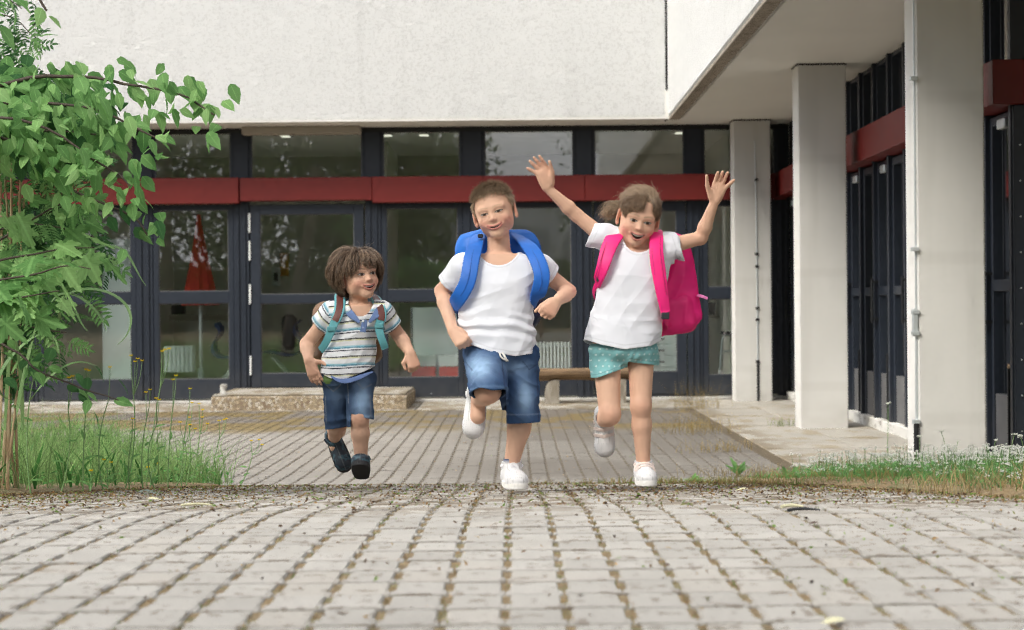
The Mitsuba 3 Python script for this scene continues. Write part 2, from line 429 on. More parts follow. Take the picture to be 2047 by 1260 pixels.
for a, b in ((13.9, 16.1), (16.104, 18.85), (18.854, 19.6), (19.604, 21.6), (21.604, YG - 0.165)):
    part(B, 'red_panel', bx(2.80, XG + 0.05, a, b, 2.17, 2.43, 0.004), 'red_panel_paint')
part(B, 'red_panel', bx(2.80, 5.6, 13.74, 13.897, 2.17, 2.43, 0.004), 'red_panel_paint', label='red panel facing the yard at the right edge')
part(B, 'end_panel', cat([bx(XG - 0.02, 6.0, 13.79, 13.85, 0.02, 2.168, 0.004), bx(XG - 0.035, 6.0, 13.79, 13.85, 2.432, SOFF - 0.004, 0.004)]), 'navy_paint', label='navy panel facing the yard at the right edge')
for z in np.arange(0.25, 2.1, 0.21):
    part(B, 'screw', bx(XG + 0.012, XG + 0.02, 13.78, 13.789, z, z + 0.008), 'steel')
part(B, 'arcade_plinth', bx(XG - 0.05, XG + 0.16, 13.8, YG - 0.2, -0.05, 0.085, 0.006), 'sill_white', label='white plinth under the arcade doors')

# rooms behind the glass
part(B, 'room_floor', cat([bx(-9.9, 2.9, YG + 0.2, 31.5, -0.04, 0.03), bx(XG + 0.17, 8.9, 13.9, 31.5, -0.04, 0.028)]), 'room_floor')
part(B, 'room_wall', cat([bx(-9.9, 2.9, 30.2, 30.35, 0.03, SOFF), bx(fx(1480), fx(1480) + 0.12, 26.6, 30.2, 0.03, SOFF), bx(fx(735), fx(735) + 0.1, 27.6, 30.2, 0.03, SOFF), bx(fx(200), fx(200) + 0.1, 27.2, 30.2, 0.03, SOFF),
                          bx(6.2, 6.35, 13.9, 31, 0.03, SOFF), bx(3.3, 6.2, 13.87, 13.97, 0.03, SOFF), bx(3.2, 6.2, 22.6, 22.7, 0.03, SOFF)]), 'room_wall')
# ------------------------------------------------------------------ ground: the yard falls away past a crest in front of the children
from scipy.interpolate import PchipInterpolator
_gd = np.array([-60, -10, 0, 3.7, 4.9, 5.9, 7.24, 8.58, 10.6, 12.0, 13.3, 14.6, 16.5, 60.0])
_gz = np.array([0.50, 0.50, 0.50, 0.497, 0.488, 0.472, 0.405, 0.328, 0.205, 0.085, 0.022, 0.003, 0.0, 0.0])
_gp = PchipInterpolator(_gd, _gz)


def gz(y):
    return _gp(np.asarray(y, float))


def drape(xs, ys, dz=0.0, fn=None):
    X, Y = np.meshgrid(xs, ys)
    Z = gz(Y) + dz
    if fn is not None:
        Z = Z + fn(X, Y)
    v = np.stack([X, Y, Z], -1).reshape(-1, 3)
    ny, nx = X.shape
    i, j = np.meshgrid(np.arange(ny - 1), np.arange(nx - 1), indexing='ij')
    f = np.stack([i * nx + j, i * nx + j + 1, (i + 1) * nx + j + 1, (i + 1) * nx + j], -1).reshape(-1, 4)
    return v, f


def soil_color(p, n, uv):
    a = fbm(p.x * 9, p.y * 9, 1.0, 4)
    b = noise(p.x * 130, p.y * 130, 2.0)
    c = mix((0.175, 0.125, 0.065), (0.085, 0.062, 0.036), a)
    c = mix(c, (0.11, 0.10, 0.05), smoothstep(0.5, 0.75, fbm(p.x * 14 + 5, p.y * 14, 3.0, 3)))
    c = mix(c, (0.24, 0.19, 0.12), smoothstep(0.72, 0.85, b))
    return mix(c, (0.085, 0.070, 0.052), 0.8 * smoothstep(11.0, 13.0, p.y) * smoothstep(2.2, 1.6, p.x))


mat('soil', soil_color, 0.95)
struct('ground', drape(np.r_[-120, -40, np.linspace(-8, 8, 41), 40, 120], np.r_[-120, -60, -30, -15, np.linspace(-6, 26, 129), 60, 140], -0.030), 'soil',
       'brown soil under the whole yard showing between the pavers', 'ground', smooth=True)

SX, SY, JX0 = 0.104, 0.208, -0.0205


def paver_color(p, n, uv):
    cx, cy = dr.floor((p.x - JX0) / SX), dr.floor(p.y / SY)
    r1, r2 = cell_rand(cx, cy, 1), cell_rand(cx, cy, 2)
    a = fbm(p.x * 5, p.y * 5, 1.0, 4)
    g = noise(p.x * 300, p.y * 300, p.z * 300)
    c = mix((0.310, 0.298, 0.276), (0.238, 0.227, 0.208), dr.clip(0.55 * r1 + 0.6 * a - 0.1, 0, 1))
    c = mix(c, (0.30, 0.275, 0.24), 0.35 * smoothstep(0.75, 1.0, r2))
    c = c * (0.9 + 0.2 * g)
    spot = smoothstep(0.66, 0.74, fbm(p.x * 38, p.y * 30, 5.0, 3))
    c = mix(c, (0.10, 0.075, 0.055), 0.6 * spot)
    # the dark, mossy strip along the building and the brown dirt by the verges
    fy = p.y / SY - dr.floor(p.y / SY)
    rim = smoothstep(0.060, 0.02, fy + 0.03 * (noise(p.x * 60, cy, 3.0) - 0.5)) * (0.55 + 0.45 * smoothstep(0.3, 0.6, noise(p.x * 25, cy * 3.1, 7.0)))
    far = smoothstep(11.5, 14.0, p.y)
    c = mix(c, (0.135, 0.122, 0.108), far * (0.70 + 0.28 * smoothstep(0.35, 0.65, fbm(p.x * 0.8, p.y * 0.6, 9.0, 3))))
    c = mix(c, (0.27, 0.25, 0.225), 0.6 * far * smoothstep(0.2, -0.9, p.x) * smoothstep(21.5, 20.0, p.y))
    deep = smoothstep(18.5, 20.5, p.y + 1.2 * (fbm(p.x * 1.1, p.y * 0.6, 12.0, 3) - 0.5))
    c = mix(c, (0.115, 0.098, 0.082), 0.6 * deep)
    moss = smoothstep(18.6, 20.2, p.y + 0.9 * (fbm(p.x * 0.9, p.y * 0.5, 4.0, 3) - 0.5)) * smoothstep(0.40, 0.62, fbm(p.x * 3.5, p.y * 1.5, 8.0, 4))
    c = mix(c, (0.15, 0.11, 0.042), 0.85 * moss)
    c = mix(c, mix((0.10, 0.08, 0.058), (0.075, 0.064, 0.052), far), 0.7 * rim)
    dirt = smoothstep(5.6, 7.0, p.y) * smoothstep(11.5, 10.6, p.y)
    c = mix(c, (0.12, 0.092, 0.062), dirt * 0.75 * smoothstep(0.42, 0.62, fbm(p.x * 16, p.y * 9, 2.0, 4)))
    return c


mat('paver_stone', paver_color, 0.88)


def paver(w, l, h, seed):
    """A concrete paver with worn, chamfered upper edges; its top is at z = 0."""
    r = np.random.default_rng(seed)
    c = 0.006
    def ring(ins, z, jit):
        jn = ins * 0.35
        b = np.array([[-w / 2 + jn, -l / 2 + ins], [w / 2 - jn, -l / 2 + ins], [w / 2 - jn, l / 2 - ins], [-w / 2 + jn, l / 2 - ins]])
        b = b + r.normal(0, jit, (4, 2))
        return np.c_[b, np.full(4, z)]
    v = np.vstack([ring(0, -h, 0.0004), ring(0, -c, 0.0008), ring(c * 0.5, -c * 0.45, 0.0005), ring(c * 1.5, 0, 0.0006)])
    f = []
    for k in range(3):
        for j in range(4):
            f.append([k * 4 + j, k * 4 + (j + 1) % 4, (k + 1) * 4 + (j + 1) % 4, (k + 1) * 4 + j])
    f.append([12, 13, 14, 15])
    f = np.array(f)
    y0 = -l / 2 + 0.004
    nib, nf = bx(-0.0512, 0.0512, y0, y0 + 0.066, -h, -0.0012, 0.003)        # the spacer nibs that bridge the joint
    nf = np.c_[nf, nf[:, 2]] if nf.shape[1] == 3 else nf
    return np.vstack([v, nib]), np.vstack([f, nf + len(v)])


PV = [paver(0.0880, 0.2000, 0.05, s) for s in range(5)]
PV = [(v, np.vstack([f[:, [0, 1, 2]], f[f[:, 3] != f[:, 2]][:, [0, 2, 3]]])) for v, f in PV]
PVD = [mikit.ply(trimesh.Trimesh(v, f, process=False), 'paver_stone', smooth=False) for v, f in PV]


def yard_right(y):
    """Where the pavers end on the right: at the walkway beyond the crest, far out of view before it."""
    return np.where(y > 12.2, 1.74, 4.0)


Y_END = 23.3
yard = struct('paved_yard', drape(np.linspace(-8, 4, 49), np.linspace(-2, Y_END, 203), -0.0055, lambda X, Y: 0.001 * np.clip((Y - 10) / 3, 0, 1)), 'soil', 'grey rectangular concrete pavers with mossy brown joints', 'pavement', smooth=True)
cells = []
for j in range(int(2.6 / SY), int(Y_END / SY)):
    yc = (j + 0.5) * SY
    half = 0.2237 * yc * 1.03 + 0.5
    for i in range(int((-half - JX0) / SX) - 1, int((min(half, float(yard_right(yc))) - JX0) / SX)):
        cells.append((JX0 + (i + 0.5) * SX, yc))
cells = np.array(cells)
vis = (cells[:, 1] > 3.62) & (np.abs(cells[:, 0]) < 0.2237 * (cells[:, 1] - 0.05))
order = np.argsort(cells[:, 1] + 1e-3 * np.abs(cells[:, 0]) + 1e3 * ~vis)
rp = np.random.default_rng(5)
rest = []
for n, k in enumerate(order):
    x, y = cells[k]
    s = math.atan(float((gz(y + 0.05) - gz(y - 0.05)) / 0.1))
    dz, rx, ry, rzz = rp.normal(0, 0.0009), s + rp.normal(0, 0.005), rp.normal(0, 0.007), rp.normal(0, 0.004)
    z = float(gz(y)) + dz
    v = k % 5
    if n < 300:
        M = T().translate([x + rp.normal(0, 0.001), y, z]).rotate([0, 0, 1], math.degrees(rzz)).rotate([1, 0, 0], math.degrees(rx)).rotate([0, 1, 0], math.degrees(ry))
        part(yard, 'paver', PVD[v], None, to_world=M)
    else:
        V = PV[v][0]
        V = np.c_[V[:, 0] - V[:, 1] * rzz + V[:, 2] * ry, V[:, 1] + V[:, 0] * rzz - V[:, 2] * rx, V[:, 2] - V[:, 0] * ry + V[:, 1] * rx] + [x, y, z]
        rest.append((V, PV[v][1]))
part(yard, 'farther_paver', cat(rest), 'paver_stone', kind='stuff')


# light concrete walkway under the arcade, in slabs; apron along the front
def slab_color(p, n, uv):
    a = fbm(p.x * 2.2, p.y * 1.5, 1.0, 4)
    b = smoothstep(0.5, 0.75, fbm(p.x * 6, p.y * 3, 3.0, 4))
    c = mix((0.36, 0.34, 0.305), (0.28, 0.265, 0.235), a)
    c = mix(c, (0.23, 0.18, 0.11), 0.55 * b)
    edge = smoothstep(0.35, 0.0, p.x - 1.75) * smoothstep(0.35, 0.6, fbm(p.x * 9, p.y * 4, 6.0, 3))
    return mix(c, (0.15, 0.115, 0.07), 0.7 * edge) * (0.92 + 0.16 * noise(p.x * 220, p.y * 220, 1.0))


mat('slab_concrete', slab_color, 0.9, bump=lambda p, n, uv: fbm(p.x * 60, p.y * 60, 1.0, 3), bscale=0.004, eps=0.003)
walk = struct('walkway', drape(np.linspace(1.735, 3.1, 6), np.linspace(9.5, 25.3, 60), -0.012), 'soil', 'pale concrete slab walkway under the arcade', 'walkway', smooth=True)
rs = np.random.default_rng(3)
yy = 11.5
while yy < 25.2:
    l = min(0.62, 25.3 - yy)
    for (a, b) in ((1.745, 2.38), (2.385, 2.99)):
        v, f = bx(a, b - 0.006, yy, yy + l - 0.008, -0.05, 0.0, 0.006)
        v = v.copy(); v[:, 2] += gz(v[:, 1]) + rs.normal(0, 0.002) + 0.004
        part(walk, 'slab', (v, f), 'slab_concrete')
    yy += l
apr = struct('apron', bx(-10, 1.73, Y_END + 0.01, 25.3, -0.06, -0.012), 'soil', 'narrow strip of pale concrete kerb slabs along the windows', 'kerb')
x = -6.0
while x < 1.7:
    l = min(1.0, 1.735 - x)
    part(apr, 'kerb_slab', bx(x, x + l - 0.008, Y_END + 0.03, 25.36, -0.05, 0.006 + rs.normal(0, 0.002), 0.008), 'slab_concrete')
    x += l

# the step at the door
st = thing('door_step', 'long stone doorstep with exposed pebbles and a smooth top in front of the door', 'step')
sx0, sx1 = (420 - VPX) * 23.4 / FPX, (812 - VPX) * 23.4 / FPX
part(st, 'pebble_block', bx(sx0, sx1, 23.4, 25.34, -0.03, 0.148, 0.012), 'aggregate')
part(st, 'top_slab', bx(sx0 + 0.012, sx1 - 0.012, 23.415, 25.33, 0.1485, 0.166, 0.008), 'slab_concrete')
nb = P(447, 789, 23.6)
dsm = [lathe([(0.0, 0), (0.03, 0.0), (0.032, 0.012), (0.02, 0.02), (0.018, 0.045), (0.03, 0.055), (0.036, 0.085), (0.028, 0.098), (0.0, 0.1)], 16, (nb[0], 23.62, 0.166))]
solo('concrete_lump', cat(dsm + [bx(nb[0] - 0.035, nb[0] + 0.01, 23.6, 23.65, 0.168, 0.25, 0.01)]), 'sill_white', 'small white weathered lump on the left end of the stone step', 'lump')

# log bench
bn = thing('log_bench', 'rustic bench of a halved log on wooden blocks in front of the window', 'bench')
b0, b1 = P(1052, 746, 24.6), P(1262, 745, 24.6)
u = np.linspace(0, 1, 14); ang = np.linspace(0, 2 * np.pi, 19)[:-1]
prof = np.c_[0.20 * np.cos(ang), np.where(np.sin(ang) > 0, 0.03 * np.sin(ang) ** 0.5 if False else 0.028 * np.clip(np.sin(ang) * 3, 0, 1), 0.095 * np.sin(ang))]
V = np.array([[b0[0] + (b1[0] - b0[0]) * t, 24.6 + a * (1 + 0.05 * math.sin(7 * t)), 0.338 + c * (1 + 0.06 * math.sin(9 * t + 1))] for t in u for a, c in prof])
i, j = np.meshgrid(np.arange(13), np.arange(18), indexing='ij')
q = np.stack([i * 18 + j, i * 18 + (j + 1) % 18, (i + 1) * 18 + (j + 1) % 18, (i + 1) * 18 + j], -1).reshape(-1, 4)
F = np.vstack([q[:, [0, 1, 2]], q[:, [0, 2, 3]], [[0, k + 1, k] for k in range(1, 17)], [[13 * 18, 13 * 18 + k, 13 * 18 + k + 1] for k in range(1, 17)]])
part(bn, 'seat', trimesh.Trimesh(V, F, process=False), 'log_wood', smooth=45)
for px in (1103, 1236):
    xx = P(px, 780, 24.6)[0]
    pf = [(-0.075, 0.0), (0.075, 0.0), (0.075, 0.255), (0.02, 0.255), (-0.03, 0.235), (-0.06, 0.19), (-0.075, 0.12)]
    part(bn, 'leg', extr([(xx + a, b) for a, b in pf], 24.45, 24.75), 'grey_wood')
# ------------------------------------------------------------------ what stands behind the photographer and shows in the panes
def leaf_mat(key, a, b, trans=0.55, sc=3.0):
    def col(p, n, uv):
        r = cell_rand(p.x * 22, p.y * 22, p.z * 22)
        return mix(a, b, dr.clip(0.55 * r + 0.6 * fbm(p.x * sc, p.y * sc, p.z * sc, 2) - 0.1, 0, 1))
    scene[key] = {'type': 'principledthin', 'base_color': mikit.proc(col), 'roughness': 0.45, 'diff_trans': trans, 'spec_trans': 0.0}
    return key


leaf_mat('tree_leaf', (0.035, 0.08, 0.02), (0.09, 0.17, 0.045), 0.7, 0.8)
mat('bark', lambda p, n, uv: mix((0.16, 0.13, 0.10), (0.05, 0.04, 0.03), fbm(p.x * 30, p.y * 30, p.z * 5, 3)), 0.9)


def scatter_leaves(C, D, N, L, W, r):
    """Folded leaf quads at centres C pointing along D with normals N."""
    D = unit(D); S = unit(np.cross(D, N)); N = np.cross(S, D)
    L = np.broadcast_to(L, len(C))[:, None]; W = np.broadcast_to(W, len(C))[:, None]
    base, tip = C - D * L * 0.5, C + D * L * 0.5 - N * L * 0.12
    a, b = C + S * W * 0.5 + N * W * 0.12, C - S * W * 0.5 + N * W * 0.12
    v = np.stack([base, a, tip, b], 1).reshape(-1, 3)
    o = np.arange(len(C))[:, None] * 4
    return v, np.vstack([o + [0, 1, 2], o + [0, 2, 3]])


def rand_dirs(r, n):
    return unit(r.normal(size=(n, 3)))


def crown_tree(x, y, h, w, seed, label, n=9000, leaf=0.21):
    r = np.random.default_rng(seed)
    t = thing('broadleaf_tree', label, 'tree', 'trees reflected in the panes')
    z0 = float(gz(y)) - 0.1
    trunk = smooth_path([(x, y, z0), (x + r.normal(0, .1), y, z0 + h * 0.3), (x + r.normal(0, .2), y + r.normal(0, .2), z0 + h * 0.8)], 10)
    ms = [tube(trunk, np.linspace(0.16, 0.04, 10), 8)]
    cl = []
    for k in range(16):
        a = r.uniform(0, 2 * np.pi); zz = r.uniform(0.25, 0.95)
        rad = w * r.uniform(0.35, 0.95) * math.sin(math.pi * (0.15 + 0.75 * zz)) ** 0.6
        c = np.array([x + rad * math.cos(a), y + rad * math.sin(a), z0 + h * zz])
        b = trunk[int(3 + 6 * zz * 0.7)]
        ms.append(tube(smooth_path([b, (b + c) / 2 + [0, 0, 0.2], c], 6), np.linspace(0.05, 0.012, 6), 5))
        cl.append(c)
    part(t, 'trunk', cat(ms), 'bark', smooth=50)
    cl = np.array(cl)
    k = r.integers(0, len(cl), n)
    C = cl[k] + r.normal(0, 1, (n, 3)) * w * 0.26
    part(t, 'crown', scatter_leaves(C, rand_dirs(r, n) + [0, 0, -0.6], rand_dirs(r, n) + [0, 0, 0.8], r.uniform(0.7, 1.3, n) * leaf, r.uniform(0.7, 1.2, n) * leaf * 0.6, r), 'tree_leaf')


for k, (x, y, h, w) in enumerate([(-15.5, -5, 8.5, 3.6), (-11.5, -8, 9.5, 3.8), (-8.2, -5, 8.0, 3.2), (-5.4, -9, 9.0, 3.0), (-3.4, -5.5, 6.8, 2.2), (-20, -6, 9, 3.8)]):
    crown_tree(x, y, h, w, 50 + k, 'leafy tree behind the viewer, a dark green reflection in the left panes')
crown_tree(2.9, -11, 7.2, 1.5, 71, 'slim tree before the white house, reflected in the panes above the girl', 2600, 0.15)

hedge = thing('hedge', 'long clipped hedge behind the viewer added to hide the horizon band reflected in the panes', 'hedge')  # unseen row of foliage, added to screen the bright horizon from the panes
rh = np.random.default_rng(8)
n = 15000
C = np.stack([rh.uniform(-26, 14, n), rh.uniform(-12.6, -11.4, n), rh.uniform(0.3, 2.3, n)], 1)
part(hedge, 'foliage', scatter_leaves(C, rand_dirs(rh, n), rand_dirs(rh, n) + [0, 0.6, 0.5], 0.2, 0.15, rh), 'tree_leaf')
part(hedge, 'core', bx(-26, 14, -12.5, -11.7, 0.2, 2.1), 'bark')

mat('house_white', (0.72, 0.73, 0.74), 0.9)
hs = thing('white_house', 'white house with curved balconies behind the viewer, seen as a pale reflection in the panes', 'house')
part(hs, 'wall', cat([bx(-2.2, 4.4, -20, -16, 0.2, 4.2), bx(4.4, 15, -21.5, -16.6, 0.2, 3.6)]), 'house_white')
part(hs, 'balcony', cat([lathe([(1.6, 2.6), (1.75, 2.6), (1.75, 3.3), (1.6, 3.3)], 28, (-0.8, -16, 0)), lathe([(0, 2.5), (1.75, 2.5), (1.75, 2.62), (0, 2.62)], 28, (-0.8, -16, 0))]), 'grey_cloth')
for wx, wz in ((-1.4, 1.9), (1.6, 2.2), (6.2, 1.8), (10, 1.8)):
    part(hs, 'window', bx(wx, wx + 0.9, -16.7 if wx > 4 else -16.03, -16.55 if wx > 4 else -15.97, wz, wz + 1.3, 0.01), 'navy_paint')
part(hs, 'roof', cat([bx(-2.5, 4.7, -20.2, -15.7, 4.2, 4.4), bx(4.72, 15.3, -21.7, -16.3, 3.6, 3.8)]), 'grey_cloth')
pz = float(gz(-9))
pa = thing('grey_parasol', 'folded-down grey garden parasol behind the viewer, seen reflected behind the waving girl', 'parasol')
part(pa, 'canopy', lathe([(0.0, pz + 2.75), (0.25, pz + 2.55), (0.42, pz + 2.1), (0.5, pz + 1.75), (0.44, pz + 1.75), (0.0, pz + 2.6)], 20, (1.55, -9, 0)), 'grey_cloth', smooth=40)
part(pa, 'pole', tube([(1.55, -9, pz), (1.55, -9, pz + 2.8)], 0.03, 8), 'steel')

# ------------------------------------------------------------------ things in the rooms
q = P(405, 745, 26.5); zf = 0.03
pr = thing('red_parasol', 'closed red parasol on a white stand behind the window left of the door', 'parasol')
cone = []
uu = np.linspace(0, 1, 12); ang = np.linspace(0, 2 * np.pi, 41)[:-1]
px0 = P(397, 423, 26.5)[0]
for t in uu:
    R = 0.02 + 0.16 * t ** 1.1
    rr = R * (1 + 0.22 * np.cos(ang * 8) * t)
    cone.append(np.c_[px0 + 0.012 * t + rr * np.cos(ang), 26.5 + rr * np.sin(ang), np.full(40, 2.09 - 1.02 * t)])
V = np.vstack(cone)
i, j = np.meshgrid(np.arange(11), np.arange(40), indexing='ij')
Q = np.stack([i * 40 + j, i * 40 + (j + 1) % 40, (i + 1) * 40 + (j + 1) % 40, (i + 1) * 40 + j], -1).reshape(-1, 4)
part(pr, 'canopy', (V, Q), 'parasol_cloth', smooth=True)
part(pr, 'pole', tube([(px0 + 0.012, 26.5, zf), (px0 + 0.012, 26.5, 1.15)], 0.02, 10), 'steel')
part(pr, 'collar', lathe([(0.0, 0.36), (0.035, 0.36), (0.04, 0.30), (0.055, 0.08), (0.03, 0.08)], 16, (px0 + 0.012, 26.5, 0)), 'steel', smooth=40)
part(pr, 'base', lathe([(0.0, zf + 0.05), (0.2, zf + 0.045), (0.29, zf + 0.02), (0.29, zf)], 24, (px0 + 0.012, 26.5, 0)), 'steel', smooth=40)


def slab(x0p, x1p, y0p, y1p, Y, t):
    a, b = P(x0p, y1p, Y), P(x1p, y0p, Y)
    return a[0], b[0], Y, Y + t, a[2], b[2]


solo('wall_panel', bx(*slab(206, 264, 478, 770, 26.2, 0.06)), 'white_board', 'pale bluish panel standing behind the far left window', 'panel')
dk = thing('desk', 'desk with a grey top against the back wall left of the door', 'desk')
part(dk, 'top', bx(*slab(338, 500, 629, 641, 28.6, 0.8)), 'desk_wood')
part(dk, 'side_panel', bx(*slab(372, 490, 642, 760, 28.7, 0.03)), 'room_wall')
solo('desk_box', bx(*slab(342, 366, 610, 629, 28.7, 0.25), 0.01), 'dark_plastic', 'dark box on the left of the desk behind the window', 'box')
rd = thing('small_radiator', 'small white radiator behind the bottom pane left of the door', 'radiator')
a0, a1, _, _, c0, c1 = slab(328, 386, 692, 745, 26.0, 0.2)
for k in range(7):
    w = (a1 - a0) / 7
    part(rd, 'rib', bx(a0 + k * w, a0 + (k + 0.82) * w, 26.0, 26.25, c0, c1, 0.008), 'white_board')
part(rd, 'core', bx(a0 + 0.01, a1 - 0.01, 26.06, 26.2, c0 + 0.02, c1 - 0.02), 'white_board')


def swing_chair(x, y, z, s, label, flip=1):
    t = thing('cantilever_chair', label, 'chair', 'dark blue chairs behind the glass')
    prof = smooth_path([(-0.05, 0, 0.83), (-0.01, 0, 0.70), (-0.09, 0, 0.56), (-0.04, 0, 0.46), (0.12, 0, 0.44), (0.38, 0, 0.46)], 16)
    V = []
    for o in (-0.2, 0.2):
        for dz in (0, 0.03):
            V.append(np.c_[x + flip * prof[:, 0] * s, np.full(16, y + o * s), z + (prof[:, 2] + dz * 0) * s + 0.0] + np.c_[np.full(16, dz), np.zeros(16), np.full(16, dz)])
    V = np.array(V)[[0, 1, 3, 2]]
    f = []
    for k in range(15):
        for a in range(4):
            b = (a + 1) % 4
            f.append([a * 16 + k, b * 16 + k, b * 16 + k + 1, a * 16 + k + 1])
    part(t, 'seat_shell', (V.reshape(-1, 3), np.array(f)), 'blue_seat', smooth=40)
    for o in (-0.17, 0.17):
        part(t, 'leg', tube([(x + flip * 0.25 * s, y + o * s, z + 0.43 * s), (x - flip * 0.12 * s, y + o * s, z + 0.02), (x + flip * 0.38 * s, y + o * s, z + 0.015)], 0.014, 8), 'steel')


swing_chair(P(440, 700, 26.9)[0], 26.9, 0.03, 0.98, 'dark blue cantilever chair behind the window with the red parasol')
swing_chair(P(588, 700, 27.6)[0], 27.6, 0.03, 1.0, 'dark blue chair with a jacket behind the door glass', -1)
solo('jacket', trimesh.Trimesh(*[np.asarray(x) for x in (bx(*slab(563, 592, 628, 700, 27.4, 0.16), 0.05))], process=False), 'dark_plastic', 'dark jacket hanging over the chair behind the door', 'jacket')
ds = thing('towel_dispenser', 'white towel dispenser on the wall behind the door glass', 'dispenser')
part(ds, 'body', bx(*slab(543, 559, 534, 572, 30.0, 0.15), 0.02), 'white_board')
part(ds, 'window_slot', bx(*slab(547, 555, 545, 562, 29.98, 0.015)), 'dark_plastic')
solo('poster', bx(*slab(560, 577, 506, 552, 30.15, 0.01)), 'orange_paper', 'orange brown poster on the wall behind the door glass', 'poster')
cb = thing('white_cabinet', 'white cabinet standing behind the window between the two boys', 'cabinet')
part(cb, 'body', bx(*slab(822, 931, 614, 752, 26.4, 0.5), 0.006), 'white_board')
part(cb, 'door_edge', bx(*slab(822, 824, 616, 700, 26.385, 0.01)), 'grey_kick')
for k, (a, b) in enumerate(((822, 871), (877, 929))):
    x_ = thing('storage_box', ('left', 'right')[k] + ' white storage box with a red lower half in front of the white cabinet', 'box', 'red and white boxes behind the glass')
    part(x_, 'lid', bx(*slab(a, b, 711, 733, 26.05, 0.3), 0.006), 'white_board')
    part(x_, 'red_side', bx(*slab(a + 1, b - 1, 733.5, 757, 26.06, 0.28), 0.004), 'red_plastic')
for k, (a, b, lab) in enumerate(((1072, 1157, 'white ribbed radiator behind the window above the bench'),)):
    rd = thing('radiator', lab, 'radiator')
    a0, a1, _, _, c0, c1 = slab(a, b, 683, 742, 25.75, 0.15)
    n = 12
    for i in range(n):
        w = (a1 - a0) / n
        part(rd, 'rib', bx(a0 + i * w, a0 + (i + 0.6) * w, 25.75, 25.88, c0, c1, 0.01), 'white_metal')
    part(rd, 'manifold', cat([bx(a0, a1, 25.79, 25.84, c0 + 0.02, c0 + 0.06), bx(a0, a1, 25.79, 25.84, c1 - 0.06, c1 - 0.02)]), 'white_metal')
dw = thing('drawer_unit', 'pale drawer unit behind the glass door beside the pink backpack', 'drawers')
part(dw, 'body', bx(*slab(1306, 1361, 664, 760, 26.3, 0.4), 0.005), 'white_board')
for k in range(3):
    y0 = 667 + k * 23
    d_ = part(dw, 'drawer', bx(*slab(1308, 1359, y0, y0 + 21, 26.285, 0.02), 0.004), 'white_board')
    part(d_, 'handle', bx(*slab(1316, 1328, y0 + 9, y0 + 12, 26.27, 0.02), 0.003), 'dark_plastic')
sl = thing('stool', 'thin metal framed stool behind the last window beside the column', 'stool')
a = P(1447, 690, 26.5)
part(sl, 'frame', cat([tube([(a[0] - 0.07, 26.5, 0.03), (a[0] - 0.02, 26.5, 0.62), (a[0], 26.5, 0.68), (a[0] + 0.3, 26.5, 0.68), (a[0] + 0.36, 26.5, 0.03)], 0.011, 8), tube([(a[0] - 0.03, 26.5, 0.5), (a[0] + 0.34, 26.5, 0.5)], 0.009, 8)]), 'steel')
part(sl, 'seat', bx(a[0] - 0.02, a[0] + 0.32, 26.4, 26.7, 0.69, 0.72, 0.008), 'dark_plastic')
sh = thing('wall_shelf', 'shelf with dark things behind the last window beside the column', 'shelf')
part(sh, 'board', bx(*slab(1405, 1480, 630, 637, 28.0, 0.3)), 'desk_wood')
part(sh, 'box_file', bx(*slab(1412, 1430, 605, 630, 28.05, 0.2)), 'dark_plastic')

# lit strip lamps on the ceiling, seen as short bright marks through the upper panes
for k, (px, lab) in enumerate(((572, 'small lit ceiling lamp behind the pane over the door'), (776, 'small lit ceiling lamp at the left edge of the pane right of the door'), (850, 'small lit ceiling lamp in the middle of the pane right of the door'), (1364, 'small lit ceiling lamp beside the third column'))):
    x = (px - VPX) * 26.0 / FPX
    lm = thing('ceiling_lamp', lab, 'lamp', 'strip lamps on the classroom ceiling')
    part(lm, 'housing', bx(x - 0.065, x + 0.065, 25.95, 26.31, SOFF - 0.035, SOFF - 0.001, 0.004), 'white_metal')
    dv = np.array([[x - 0.05, 25.98, SOFF - 0.038], [x + 0.05, 25.98, SOFF - 0.038], [x + 0.05, 26.28, SOFF - 0.038], [x - 0.05, 26.28, SOFF - 0.038]])
    part(lm, 'diffuser', (dv, np.array([[0, 2, 1], [0, 3, 2]])), 'white_metal', emitter={'type': 'area', 'radiance': rgb(0.12, 0.115, 0.095)})
